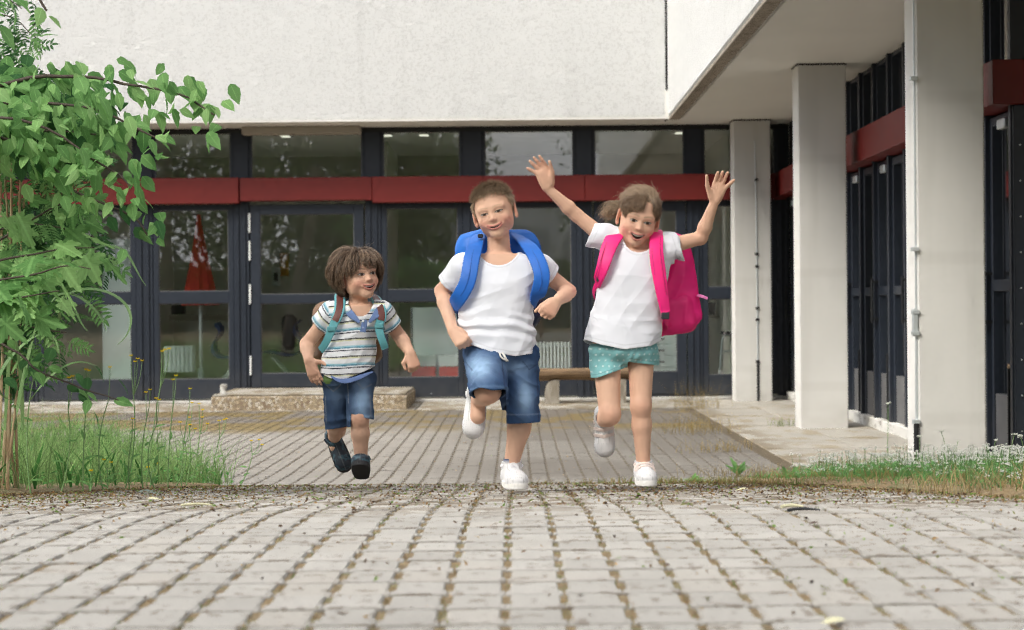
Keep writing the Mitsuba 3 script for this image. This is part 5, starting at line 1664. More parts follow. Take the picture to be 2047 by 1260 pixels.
for path, outs, wd in (([(1262, 462, .14), (1249, 461, .05), (1233, 468, -.03), (1216, 499, -.075), (1204, 538, -.09), (1197, 558, -.07), (1196, 566, -.045)], [(0, .6, 1), (0, -.2, 1), (-.2, -.8, .7), (-.2, -1, .15), (-.25, -1, 0), (-.5, -1, 0), (-.8, -.8, 0)], [.05, .056, .058, .058, .054, .046, .040]),
                       ([(1302, 464, .14), (1310, 464, .05), (1312, 474, -.04), (1312, 505, -.085), (1317, 545, -.098), (1324, 590, -.098), (1330, 624, -.088)], [(0, .6, 1), (0, -.2, 1), (.1, -.8, .7), (.1, -1, .15), (.15, -1, 0), (.2, -1, 0), (.3, -1, 0)], [.05, .05, .05, .05, .052, .046, .036])):
    m = ribbon([J(*q_) for q_ in path], outs, wd, 0.008, 48)
    k_ = part(bp, 'shoulder_strap', m, 'pack_nylon', smooth=True, color=nylon(m[0], (0.78, 0.012, 0.19)))
    for o_ in (-0.35, 0.35):
        m2 = ribbon([J(x + o_ * 24, y, dd - 0.0095) for x, y, dd in path[2:6]], outs[2:6], 0.0025, 0.0015, 40)
        part(k_, 'seam', m2, 'pack_nylon', smooth=True, color=nylon(m2[0], (0.42, 0.006, 0.10)))
m = ribbon([J(1197, 560, -.058), J(1191, 572, -.03), J(1187, 585, 0.02), J(1192, 600, 0.10)], [(-.7, -.8, 0)] * 4, 0.018, 0.003, 20)
k_ = part(bp, 'webbing', m, 'pack_nylon', smooth=True, color=nylon(m[0], (0.78, 0.012, 0.19)))
part(bp, 'buckle', bx(*(lambda a, b: (a[0], b[0], a[1] - 0.006, a[1] + 0.006, b[2], a[2]))(J(1192, 553, -0.075), J(1202, 563, -0.075)), 0.002), 'dark_plastic')
m = ribbon([J(1330, 622, -.09), J(1332, 634, -.075), J(1334, 645, -0.02), J(1338, 655, 0.08)], [(.3, -1, 0)] * 4, 0.024, 0.003, 20)
part(bp, 'webbing', m, 'pack_nylon', smooth=True, color=nylon(m[0], (0.72, 0.011, 0.17)))
part(bp, 'buckle', bx(*(lambda a, b: (a[0], b[0], a[1] - 0.006, a[1] + 0.005, b[2], a[2]))(J(1322, 625, -0.098), J(1338, 638, -0.098)), 0.002), 'dark_plastic')
# ============================================================ the small boy
D1 = 9.7
J = lambda x, y, dd=0.0: P(x, y, D1 + dd)
kid = thing('person', 'small boy with a brown mop of hair running in a striped polo shirt', 'person', 'running children')
SR = rot(yaw=34, pitch=-3, roll=-7); SS = 0.97
SO = J(734, 548, -0.075) - lp((0, -0.075, 0.003), SR, SS)
WX = np.array([1.02, 1.0, 1.0])
MO = (0.0268, 11.5, 0.0024, 0.0066)
TABK = ([0, 25, 45, 62, 75, 88, 100, 120, 150, 180], [0.074, 0.072, 0.066, 0.05, 0.03, 0.005, 0.005, -0.03, -0.055, -0.06])
sl, sr = J(664, 626, 0.01), J(764, 626, 0.0)
el, er = J(613, 688, 0.05), J(800, 674, 0.04)
wl, wr_ = J(617, 719, -0.03), J(820, 706, -0.03)
hl, hr = J(674, 755, 0.02), J(720, 752, 0.0)
kl, kr = J(676, 848, 0.02), J(719, 838, -0.07)
al, ar = J(667, 878, 0.22), J(722, 920, -0.05)
kb = [(610, 694, 746, .052, .0), (630, 674, 754, .060, 0), (655, 672, 746, .066, 0), (690, 664, 742, .070, 0), (725, 656, 738, .072, 0), (755, 662, 734, .066, 0)]


def b1(F):
    add_head(F, SO, SR, SS, MO)
    F.add(loft(rows_px(kb, D1)), 0.02)
    F.add(cap(J(717, 614, 0.02), SO + lp((0, 0.022, -0.03), SR, SS), 0.040, 0.034), 0.02)
    F.add(cap(sl, sr, 0.034, 0.034), 0.03)
    for a, b, c in ((sl, el, wl), (sr, er, wr_)):
        F.add(cap(a, b, 0.033, 0.0275), 0.02)
        m = b + (c - b) * 0.3
        F.add(cap(b, m, 0.0265, 0.0285), 0.010); F.add(cap(m, c, 0.0285, 0.0195), 0.010)
    hand(F, wl, J(630, 757, -0.04) - wl, (0.35, 0.8, 0.0), (1, 0, 0.2), 0.118, [0.18, 0.2, 0.22, 0.25], spread=0.35, thumb=(1.25, 0.25, -0.1), r0=0.0068, wr=0.019)
    hand(F, wr_, J(829, 735, -0.05) - wr_, (-0.3, 0.9, -0.2), (-1, -0.2, 0.1), 0.112, [1.0, 1.15, 1.2, 1.2], thumb=(0.8, 0.9, 0.1), r0=0.0068, wr=0.019)
    for a, b, c, ra, rb in ((hl, kl, al, 0.042, 0.036), (hr, kr, ar, 0.042, 0.0365)):
        F.add(cap(a, b, ra, rb), 0.02)
        m = b + (c - b) * 0.35
        F.add(cap(b, m, rb - 0.003, 0.0365), 0.015); F.add(cap(m, c, 0.0365, 0.0245), 0.015)
    F.add(ell(kr + [0, -0.012, 0], (0.031, 0.03, 0.033)), 0.02)
    F.add(cap(ar, ar + [0, 0, -0.02], 0.0265, 0.027), 0.01); F.add(cap(al, J(672, 893, 0.2), 0.0265, 0.028), 0.01)


v, f = make_body([SO + [0, 0, 0.12], el, er, wl + [0, 0, -0.12], wr_ + [0.04, 0, -0.1], kl, ar + [0, 0, -0.06], al], 0.0026, b1)
body_part(kid, v, f, SO, SR, SS, MO, (0.05, 0.03, 0.02), (0.20, 0.12, 0.075), TABK, -0.0003, redden([kr + [0, -.03, 0], el, er, J(829, 730, -.05), J(630, 745, -.04)], 0.034))
tv, tf = teeth_mesh(SO, SR, SS, MO, 0.0058)
part(kid, 'teeth', (tv, tf), 'teeth_enamel')
r = np.random.default_rng(44)
whorl = np.array([0.010, -0.012, 0.116])


def mop(p):
    d = p - whorl
    out = unit(d) + np.array([0, 0.0, 0])
    back = np.clip((p[:, 1] + 0.01) / 0.06, 0, 1)[:, None]
    return out + np.array([0, 0.5, -0.15]) * back + np.array([0, 0, -0.55]) * (p[:, 2:] < 0.06)


q0, nn0 = scalp_roots(r, 700, TABK, 1.0)
frontness = np.clip((-q0[:, 1] - 0.02) / 0.05, 0, 1)
Ln = (0.118 - 0.056 * frontness) * r.uniform(0.75, 1.1, len(q0)) * np.where(q0[:, 2] < 0.02, np.where(q0[:, 1] > 0.02, 1.0, 0.7), 1)
vol = (0.024 + 0.014 * np.clip(q0[:, 1] / 0.06, 0, 1) - 0.012 * frontness) * r.uniform(0.45, 1.0, len(q0))
lock = grow_hair(r, q0, nn0, Ln, mop, 0.75, 0.02, 0.10, vol, 10, 0.025)
NS = 13
k = np.repeat(np.arange(len(q0)), NS)
tp_ = np.linspace(0, 1, 10)[None, :, None]
p1 = lock[k] + r.normal(0, 0.0048, (len(k), 1, 3)) * (1 - 0.7 * tp_) + r.normal(0, 0.0028, (len(k), 1, 3)) * tp_ ** 2
hi = (np.clip((vol - 0.006) / 0.022, 0, 1) * np.clip(q0[:, 2] / 0.08, 0, 1) * r.uniform(0.1, 1.0, len(q0)))[k][:, None]
c1 = np.array([0.085, 0.053, 0.034]) * r.uniform(0.6, 1.45, (len(k), 1)) + (0.4 + 0.6 * r.random((len(k), 1))) * hi * np.array([[0.30, 0.215, 0.145]])
n = 260
qf = np.stack([r.uniform(-0.06, 0.06, n), r.uniform(-0.05, -0.02, n), np.zeros(n)], 1)
qf[:, 2] = 0.036 + 0.078 * np.sqrt(np.clip(1 - (qf[:, 0] / 0.073) ** 2 - ((qf[:, 1] - 0.014) / 0.088) ** 2, 0.02, 1)) + 0.004
nf_ = unit((qf - [0, 0.014, 0.036]) / np.array([0.073, 0.088, 0.078]) ** 2)
keep = np.abs(qf[:, 0] - 0.008) > 0.012
qf, nf_ = qf[keep], nf_[keep]
p2 = grow_hair(r, qf, nf_, 0.070 * r.uniform(0.7, 1.15, len(qf)), lambda p: np.stack([1.8 * (p[:, 0] - 0.006) * 10, -0.5 + 0 * p[:, 0], -1.0 + 0 * p[:, 0]], -1) * [0.6, 1, 1], 0.3, -0.05, 0.15, 0.012, 10, 0.07)
c2 = np.array([0.085, 0.053, 0.034]) + (r.random((len(qf), 1)) ** 2) * np.array([0.12, 0.08, 0.05])
qs, ns = scalp_roots(r, 130, TABK, 1.08, lambda q: (q[:, 2] > 0.075))
p3 = grow_hair(r, qs, ns, 0.055 * r.uniform(0.5, 1.2, len(qs)), mop, 1.5, 0.5, 0.2, 0.02, 10, 0.35)
c3 = np.tile([0.20, 0.16, 0.13], (len(qs), 1)) * r.uniform(0.5, 1.4, (len(qs), 1))
parts_ = [strand_set(r, None, SO + (a * SS * WX) @ SR.T, c, b) for a, b, c in ((p1, c1, 0.0011), (p2, c2, 0.0009), (p3, c3, 0.0007))]
hv, hf = cat([(a, b) for a, b, _ in parts_]); hc = np.vstack([c for _, _, c in parts_])
part(kid, 'hair', trimesh.Trimesh(hv, hf, process=False), 'hair_fibre', smooth=True, color=hc, label='thick tousled dark brown hair')

F = Field(J(605, 775, -0.2), J(825, 585, 0.22), 0.0028)
st1 = [(606, 690, 748, .062, .0), (616, 672, 764, .070, 0), (630, 664, 762, .072, 0), (650, 662, 756, .077, 0), (680, 657, 751, .080, 0), (700, 650, 750, .083, 0), (720, 644, 749, .087, 0), (740, 642, 749, .089, 0), (766, 643, 748, .09, 0)]
F.add(loft(rows_px(st1, D1)), 0.002)
se, sre = J(639, 649, 0.02), J(785, 653, 0.015)
ax1, ax2 = unit(el - sl + [0.0, 0, 0.02]), unit(er - sr)
F.add(cap(sl, sr, 0.041, 0.041), 0.03)
plugs = [sleeve(F, sl, se, 0.042, 0.042, ax1), sleeve(F, sr, sre, 0.041, 0.040, ax2)]
F.warp(folds((1, 0, 0.45), 0.006, 20, 71)).warp(folds((0.5, 0, 1), 0.005, 26, 75))
F.shell(0.005)
hx = np.array([J(x, 740)[0] for x in (636, 662, 689, 720, 752)]); hz = np.array([J(700, y)[2] for y in (743, 755, 758, 747, 733)])
F.keep(lambda p: np.interp(p[:, 0], hx, hz) - p[:, 2])
zc = J(0, 672)[2]
for pl in plugs:
    F.cut(pl, 0.002)
F.cut(ell(J(722, 600, -0.03), (0.052, 0.10, 0.074)), 0.003)
v, f = F.mesh(2)
# stripes: each band follows the cloth, drooping towards the hem
tq = J(700, 606)[2] - v[:, 2]
slv = np.where((v[:, 0] < sl[0] - 0.01) & (v[:, 2] > zc), (v - sl) @ ax1 + 0.05, np.where((v[:, 0] > sr[0] + 0.012) & (v[:, 2] > zc), (v - sr) @ ax2 + 0.05, tq + 0.010 * np.sin((v[:, 0] - J(690, 0)[0]) * 14) + 0.25 * (v[:, 0] - J(700, 0)[0]) * np.clip(tq / 0.3, 0, 1) * -0.4))
per = (slv + 0.006 * (meshkit.fbm(v * 7, 2) - 0.5)) % 0.0715 / 0.0715
c = vc(v, (0.66, 0.68, 0.71), 0.02)
def band(a, b, col, soft=0.012):
    global c
    w = (np.clip((per - a) / soft, 0, 1) * np.clip((b - per) / soft, 0, 1))[:, None]
    c = c * (1 - w) + np.array(col) * w
band(0.05, 0.135, (0.018, 0.02, 0.028)); band(0.135, 0.21, (0.56, 0.57, 0.36)); band(0.44, 0.62, (0.16, 0.40, 0.50), 0.09); band(0.56, 0.635, (0.05, 0.20, 0.30)); band(0.70, 0.775, (0.015, 0.025, 0.05))
part(kid, 'shirt', trimesh.Trimesh(v, f, process=False), 'cotton', smooth=True, color=c, label='white polo shirt with teal, black and yellow stripes')
# denim collar and button placket
col_l = ribbon([J(694, 602, 0.05), J(687, 607, 0.0), J(694, 620, -0.055), J(707, 634, -0.088), J(719, 645, -0.098)], [(-.4, .6, .8), (-.7, -.1, .7), (-.5, -.7, .6), (-.2, -1, .4), (0, -1, .2)], [0.026, 0.030, 0.032, 0.030, 0.012], 0.005, 30)
col_r = ribbon([J(746, 602, 0.05), J(758, 606, 0.0), J(759, 619, -0.05), J(750, 632, -0.084), J(738, 645, -0.097)], [(.4, .6, .8), (.7, -.1, .7), (.5, -.7, .6), (.2, -1, .4), (0, -1, .2)], [0.026, 0.030, 0.034, 0.032, 0.012], 0.005, 30)
plk = ribbon([J(729, 640, -0.099), J(728, 650, -0.103), J(725, 664, -0.106)], [(0, -1, 0.1)] * 3, 0.024, 0.004, 16)
for nm, m in (('collar', col_l), ('collar', col_r), ('placket', plk)):
    k_ = part(kid, nm, m, 'denim', smooth=True, color=vc(m[0], (0.10, 0.155, 0.31), 0.3, 60))
    if nm == 'placket':
        for yy in (640, 655):
            b_ = J(727 if yy < 630 else 726, yy + 2, -0.108)
            part(k_, 'button', lathe([(0, -0.002), (0.0045, -0.002), (0.0045, 0.001), (0, 0.001)], 12) if False else tube([b_ + [0, 0.003, 0], b_ + [0, -0.001, 0]], 0.0048, 12), 'white_board')

F = Field(J(620, 890, -0.22), J(775, 725, 0.25), 0.003)
F.add(ell(J(695, 756, 0.005), (0.112, 0.092, 0.052)), 0.002)
F.add(cap(J(674, 757, 0.01), J(675, 872, 0.03), 0.056, 0.049), 0.025)
F.add(cap(J(720, 757, 0.0), J(720, 856, -0.075), 0.055, 0.050), 0.022)
F.warp(folds((1, 0, 0.2), 0.008, 26, 81)).warp(folds((0.5, 0, -1), 0.005, 30, 85))
F.shell(0.005)
F.keep(lambda p: np.where(p[:, 0] < J(698, 0)[0], J(0, 861)[2] - p[:, 2] + 0.15 * (p[:, 0] - J(675, 0)[0]), J(0, 838)[2] - p[:, 2] - 0.30 * (p[:, 0] - J(720, 0)[0])))
F.keep(lambda p: p[:, 2] - J(0, 736)[2] - 0.25 * (p[:, 0] - J(695, 0)[0]))
v, f = F.mesh(2)
c = denim_colors(v, [(J(724, 800, -0.12), (0.032, 0.1, 0.07), 0.8), (J(672, 790, -0.06), (0.028, 0.1, 0.05), 0.25), (J(722, 835, -0.1), (0.05, 0.1, 0.012), 0.5)], base=(0.022, 0.048, 0.105))
for x0, z0, x1, z1 in ((697, 758, 699, 805), (655, 770, 668, 782), (668, 782, 684, 768), (718, 765, 728, 776), (728, 776, 744, 768), (651, 792, 652, 850), (742, 790, 744, 835)):
    A2, B2 = J(x0, z0)[[0, 2]], J(x1, z1)[[0, 2]]
    q2 = v[:, [0, 2]]; tt_ = np.clip(((q2 - A2) @ (B2 - A2)) / ((B2 - A2) @ (B2 - A2)), 0, 1)
    dd_ = np.linalg.norm(q2 - A2 - tt_[:, None] * (B2 - A2), axis=1)
    w_ = (np.exp(-(dd_ / 0.0022) ** 2) * (v[:, 1] < D1) * 0.6)[:, None]
    c = c * (1 - w_) + np.array([0.16, 0.18, 0.20]) * w_
patch = (np.hypot(v[:, 0] - J(650, 0)[0], v[:, 2] - J(0, 763)[2]) < 0.016 + 0.008 * meshkit.noise(v * 90)) & (v[:, 1] < D1)
c[patch] = np.array([0.10, 0.17, 0.05])
part(kid, 'shorts', trimesh.Trimesh(v, f, process=False), 'denim', smooth=True, color=c, label='dark blue denim shorts with a small green patch')
ts = ribbon([J(662, 752, -0.098), J(690, 762, -0.108), J(720, 754, -0.104), J(745, 744, -0.08)], [(0, -1, 0.2)] * 4, [0.006, 0.02, 0.018, 0.006], 0.003, 24)
part(kid, 'undershirt_hem', ts, 'denim', smooth=True, color=vc(ts[0], (0.13, 0.20, 0.42), 0.15, 50))


def sandal_navy(v):
    c = vc(v, (0.020, 0.030, 0.045), 0.15, 50)
    w = smooth01((meshkit.fbm(v * 55, 2) - 0.52) / 0.08)[:, None]
    c = c * (1 - w) + np.array([0.035, 0.085, 0.12]) * w
    c[np.abs(v[:, 0]) < 0.0022] = (0.10, 0.11, 0.12)
    return c


def smooth01(t):
    return np.clip(t, 0, 1)


put_shoe(kid, 'sandal', ar + [0.002, -0.005, -0.004], (0.02, -0.90, 0.36), (0, 0.3, 1), 0.92, sandal_navy, (0.025, 0.025, 0.028), shoe_extras('kid'))
put_shoe(kid, 'sandal', J(668, 880, 0.20), (0.36, -0.42, -0.83), (-0.15, -0.85, 0.55), 0.92, sandal_navy, (0.025, 0.025, 0.028), shoe_extras('kid'))

bp = thing('backpack', 'small brown and teal rucksack worn by the boy in the striped shirt', 'backpack', 'backpacks worn by the children')
c0 = J(694, 668, 0.165)
F = Field(c0 - 0.22, c0 + 0.22, 0.004)
pack_body(F, c0, np.array([0.140, 0.07, 0.13]), 0.05, np.eye(3), 91)
v, f = F.mesh(2)
part(bp, 'bag', trimesh.Trimesh(v, f, process=False), 'pack_nylon', smooth=True, color=nylon(v, (0.17, 0.09, 0.045)))
teal, brown = (0.10, 0.33, 0.37), (0.10, 0.028, 0.022)
for path, low, outs, lo_out in (([(682, 588, .10), (680, 594, .03), (680, 606, -.035), (678, 622, -.075), (670, 642, -.09)], [(670, 642, -.092), (663, 660, -.092), (652, 684, -.080), (641, 700, -.05)], [(0, .5, 1), (-.1, -.3, 1), (-.1, -.9, .5), (-.1, -1, .1), (-.2, -1, 0)], [(-.2, -1, 0)] * 4),
                                ([(744, 590, .10), (752, 600, .03), (757, 610, -.03), (762, 626, -.065), (761, 641, -.08)], [(761, 640, -.082), (758, 654, -.085), (762, 675, -.088), (770, 697, -.075)], [(0, .5, 1), (.1, -.3, 1), (.2, -.9, .5), (.2, -1, .1), (.2, -1, 0)], [(.2, -1, 0)] * 4)):
    m = ribbon([J(*q_) for q_ in path], outs, [0.046, 0.047, 0.047, 0.045, 0.040], 0.006, 40)
    k_ = part(bp, 'shoulder_strap', m, 'pack_nylon', smooth=True, color=nylon(m[0], teal))
    m = ribbon([J(x, y, dd - 0.0) + np.array(o) * 0.0045 for (x, y, dd), o in zip(path, unit(np.array(outs)))], outs, 0.029, 0.004, 40)
    part(k_, 'padding', m, 'pack_nylon', smooth=True, color=nylon(m[0], brown))
    m = ribbon([J(*q_) for q_ in low], lo_out, [0.036, 0.033, 0.031, 0.031], 0.004, 30)
    part(bp, 'webbing', m, 'pack_nylon', smooth=True, color=nylon(m[0], teal))
    m = ribbon([J(low[1][0] + 2, low[1][1] - 6, low[1][2] - 0.004), J(*low[1]) - [0, 0.006, 0]], [(0, -1, 0)] * 2 if False else [lo_out[0], lo_out[0]], 0.040, 0.006, 8) if False else None
    b_ = J(low[1][0], low[1][1] - 2, low[1][2] - 0.006)
    part(bp, 'buckle', bx(b_[0] - 0.019, b_[0] + 0.019, b_[1] - 0.005, b_[1] + 0.004, b_[2] - 0.011, b_[2] + 0.011, 0.004), 'teal_plastic')
mat('teal_plastic', (0.09, 0.28, 0.31), 0.4)
# ------------------------------------------------------------------ plants
def leaf_vc(key, trans=0.6, rough=0.4):
    scene[key] = {'type': 'principledthin', 'base_color': VCOL, 'roughness': rough, 'diff_trans': trans * 2 if trans < 1 else 1.2, 'spec_trans': 0.0}
    return key


leaf_vc('leaf_two', 0.5, 0.38)
leaf_vc('blade', 0.45, 0.5)


def plant_leaf(key, a, b):
    def col(p, n, uv):
        r = cell_rand(dr.floor(p.x * 14) + dr.floor(p.y * 11) * 3, dr.floor(p.z * 13), 3)
        v = fbm(p.x * 9, p.y * 9, p.z * 9, 2)
        rib = dr.abs(dr.sin((uv.y * 9 - dr.abs(uv.x - 0.5) * 6) * 3.1416))
        c = mix(a, b, dr.clip(0.35 * r + 0.75 * v - 0.1, 0, 1))
        mid = smoothstep(0.05, 0.015, dr.abs(uv.x - 0.5))
        c = mix(c, mi.Color3f(b) * 1.5, 0.35 * mid + 0.14 * smoothstep(0.35, 0.05, rib))
        return c
    scene[key] = {'type': 'principledthin', 'base_color': mikit.proc(col), 'roughness': 0.36, 'diff_trans': 1.0, 'spec_trans': 0.0}
    return key


plant_leaf('leaf_mid', (0.10, 0.25, 0.075), (0.26, 0.47, 0.18))
plant_leaf('leaf_young', (0.22, 0.43, 0.14), (0.38, 0.60, 0.26))
plant_leaf('leaf_deep', (0.035, 0.11, 0.042), (0.10, 0.22, 0.085))
mat('twig_bark', lambda p, n, uv: mix((0.085, 0.065, 0.05), (0.035, 0.025, 0.02), fbm(p.x * 80, p.y * 80, p.z * 20, 2)), 0.8)


def ovate(nl=9, width=0.62, tip=0.9, fold=0.16, droop=0.22, ripple=0.012, seed=0):
    """One ovate, veined leaf of length 1 along +y; returns (v, f, uv)."""
    r = np.random.default_rng(seed)
    t = np.linspace(0, 1, nl)
    w = width * 0.5 * np.sin(np.pi * t ** 0.78) ** 0.85 * (1 - 0.25 * t ** 4)
    w[-1] = 0.002; w[0] = 0.01
    us = np.array([-1, -0.5, 0, 0.5, 1.0])
    v, uv = [], []
    bend = r.normal(0, 0.05)
    for i in range(nl):
        for u in us:
            ww = w[i] * (1 + (0.07 if (i % 2) else -0.05) * (abs(u) == 1))
            v.append((u * ww + bend * t[i] ** 2, t[i], fold * abs(u) * w[i] * 2 * 0.5 - droop * t[i] ** 2 + ripple * ((i % 2) * 2 - 1) * abs(u)))
            uv.append((0.5 + u * 0.5, t[i]))
    i, j = np.meshgrid(np.arange(nl - 1), np.arange(4), indexing='ij')
    q = np.stack([i * 5 + j, i * 5 + j + 1, (i + 1) * 5 + j + 1, (i + 1) * 5 + j], -1).reshape(-1, 4)
    return np.array(v), np.vstack([q[:, [0, 1, 2]], q[:, [0, 2, 3]]]), np.array(uv)


def maple(seed=0):
    """A five-lobed maple leaf, about 1 across, stalk end at the origin."""
    r = np.random.default_rng(seed)
    lob = [(-2.15, 0.42), (-1.15, 0.80), (0.0, 1.0), (1.15, 0.80), (2.15, 0.42)]
    pts = []
    for k, (a, l) in enumerate(lob):
        for da, fr in ((-0.40, 0.50), (-0.30, 0.72), (-0.17, 0.70), (-0.10, 0.88), (0.0, 1.0), (0.10, 0.88), (0.17, 0.70), (0.30, 0.72), (0.40, 0.50)):
            ang = a + da * 1.15 + r.normal(0, 0.02)
            pts.append((l * fr * math.sin(ang) * 0.62, 0.18 + l * fr * math.cos(ang) * 0.66))
    pts = np.array([(0.0, 0.0)] + [(p[0], p[1]) for p in pts])
    c = np.array([0, 0.2])
    v = [(c[0], c[1], 0.0)] + [(x, y, -0.16 * (x * x + (y - 0.2) ** 2) + 0.03 * math.sin(7 * math.atan2(x, y - 0.2))) for x, y in pts]
    n = len(pts)
    f = [[0, 1 + (k + 1) % n, 1 + k] for k in range(n)]
    v = np.array(v)
    uv = np.c_[np.clip(0.5 + v[:, 0], 0, 1), np.clip(v[:, 1], 0, 1)]
    return v, np.array(f), uv


def pinnate(n=6, seed=0, lw=0.10, ll=0.34):
    """A rowan-like compound leaf of length 1 along +y."""
    r = np.random.default_rng(seed)
    V, Fc, U = [], [], []
    def leaflet(o, d, l):
        d = unit(d); s = unit(np.cross(d, [0, 0, 1.0])); k = len(V)
        for t, w in ((0, 0.1), (0.3, 1), (0.65, 0.85), (1, 0.0)):
            for u in (-1, 0, 1):
                V.append(o + d * l * t + s * u * w * lw * 0.5 + np.array([0, 0, 0.03 * abs(u) * w - 0.10 * l * t * t])); U.append((0.5 + 0.5 * u, t))
        for i in range(3):
            for j in range(2):
                a = k + i * 3 + j
                Fc.extend([[a, a + 1, a + 4], [a, a + 4, a + 3]])
    for i in range(n):
        y = 0.16 + 0.72 * i / (n - 1)
        for s in (-1, 1):
            leaflet(np.array([0, y, -0.12 * y * y]), np.array([s, 0.55 + r.normal(0, .1), r.normal(-0.1, .12)]), ll * (1 - 0.25 * abs(i / (n - 1) - 0.4)) * r.uniform(0.85, 1.1))
    leaflet(np.array([0, 0.9, -0.1]), np.array([0, 1, -0.1]), ll * 0.9)
    tv, tf = tube([(0, 0, 0), (0, 0.5, -0.03), (0, 0.95, -0.11)], [0.010, 0.007, 0.004], 4)
    o = len(V)
    V = np.vstack([np.array(V), tv]); Fc = np.vstack([np.array(Fc), tf + o]); U = np.vstack([np.array(U), np.full((len(tv), 2), 0.5)])
    return V, Fc, U


def leaf_dicts(gen, key, n, **kw):
    out = []
    for s in range(n):
        v, f, uv = gen(seed=s, **kw)
        out.append(mikit.ply(trimesh.Trimesh(v, f, process=False), key, smooth=True, uv=uv))
    return out


def pose(o, d, nrm, L, W=None):
    """to_world that puts a leaf at o along d, its upper face towards nrm."""
    d = unit(d); nrm = np.asarray(nrm, float); z = unit(nrm - d * (nrm @ d)); x = np.cross(d, z)
    M = np.eye(4); W = L if W is None else W
    M[:3, 0], M[:3, 1], M[:3, 2], M[:3, 3] = x * W, d * L, z * L, o
    return T(M)


OV = {k: leaf_dicts(ovate, k, 4) for k in ('leaf_mid', 'leaf_young', 'leaf_deep')}
MP = {k: leaf_dicts(maple, k, 3) for k in ('leaf_mid', 'leaf_young')}
PN = {k: leaf_dicts(pinnate, k, 3) for k in ('leaf_mid', 'leaf_deep', 'leaf_young')}
rl = np.random.default_rng(12)


def branch(owner, pts, r0, r1, n=24):
    path = smooth_path([P(*q_) for q_ in pts], n)
    path = path + (meshkit.noise(path * 9)[:, None] - 0.5) * 0.02
    part(owner, 'branch', tube(path, np.linspace(r0, r1, n), 6), 'twig_bark', smooth=60)
    return path


def leaves_on(owner, path, count, size, kinds, hang=0.8, span=(0.1, 1.0), spread=0.5, name='leaf', table=OV, wid=1.0, off=0.06):
    for k in range(count):
        t = span[0] + (span[1] - span[0]) * (k + rl.uniform(0, 1)) / count
        i = t * (len(path) - 1); a = int(min(i, len(path) - 2))
        o = path[a] + (path[a + 1] - path[a]) * (i - a)
        tg = unit(path[a + 1] - path[a]); s = 1 if k % 2 else -1
        side = unit(np.cross(tg, [0, 0, 1.0]))
        o = o + rl.normal(0, off, 3) * [1, 1.3, 0.8]
        d = tg * rl.uniform(0.15, 0.9) + side * s * spread * rl.uniform(0.2, 1.2) + np.array([0, 0, -hang * rl.uniform(0.35, 1.4)]) + rl.normal(0, 0.18, 3)
        nr = np.array([0, -0.55, 0.8]) + rl.normal(0, 0.45, 3)
        kd = kinds[rl.integers(0, len(kinds))]
        L = size * rl.uniform(0.75, 1.2)
        part(owner, name, table[kd][rl.integers(0, len(table[kd]))], None, to_world=pose(o, d, nr, L, L * wid * rl.uniform(0.85, 1.1)))


# the broad-leaved tree whose boughs reach in from the left
tr = thing('overhanging_tree', 'broad leaved tree reaching in at the left with hanging oval leaves', 'tree')
base = [(-330, 1010, 8.6), (-300, 600, 8.6), (-220, 250, 8.5), (-200, -300, 8.6)]
tp = smooth_path([P(*q_) for q_ in base], 20)
part(tr, 'trunk', tube(tp, np.linspace(0.09, 0.05, 20), 10), 'bark', smooth=60)
bs = [
    ([(-230, 280, 8.5), (-60, 190, 8.3), (60, 158, 8.2), (150, 150, 8.2), (225, 160, 8.15), (300, 172, 8.1), (375, 198, 8.05), (432, 226, 8.0)], 0.012, 0.003, 66, ['leaf_mid', 'leaf_mid', 'leaf_young'], 0.074),
    ([(-225, 300, 8.5), (-60, 225, 8.2), (60, 205, 8.0), (150, 215, 7.95), (230, 238, 7.9), (285, 262, 7.9), (325, 282, 7.9)], 0.011, 0.003, 52, ['leaf_mid', 'leaf_mid', 'leaf_young'], 0.074),
    ([(-225, 320, 8.4), (-40, 240, 7.9), (50, 242, 7.8), (120, 275, 7.8), (180, 315, 7.8), (235, 350, 7.8), (262, 372, 7.8)], 0.010, 0.003, 44, ['leaf_mid', 'leaf_young'], 0.080),
    ([(-225, 330, 8.4), (-20, 270, 7.9), (100, 330, 8.0), (165, 390, 7.9), (225, 420, 7.9), (275, 445, 7.9), (298, 470, 7.9)], 0.010, 0.003, 42, ['leaf_mid', 'leaf_young', 'leaf_mid', 'leaf_deep'], 0.074),
    ([(-250, 620, 8.6), (-60, 660, 8.4), (30, 700, 8.3), (100, 748, 8.2), (160, 772, 8.2), (215, 792, 8.15), (238, 800, 8.15)], 0.008, 0.002, 34, ['leaf_mid', 'leaf_mid', 'leaf_deep'], 0.062),
]
for pts, r0, r1, n, kinds, sz in bs:
    leaves_on(tr, branch(tr, pts, r0, r1), n, sz, kinds, span=(0.28, 1.0), hang=0.9 if sz > 0.07 else 0.25)
C, D_, N_ = [], [], []
for pts in ([(-60, 120, 8.6), (60, 190, 8.4), (170, 225, 8.3)], [(-60, 220, 8.5), (80, 260, 8.2), (190, 270, 8.1)], [(-80, 180, 8.7), (20, 230, 8.6), (120, 250, 8.5)]):
    leaves_on(tr, branch(tr, pts, 0.007, 0.003), 20, 0.09, ['leaf_mid', 'leaf_deep'], hang=0.7, span=(0.2, 1), off=0.09)

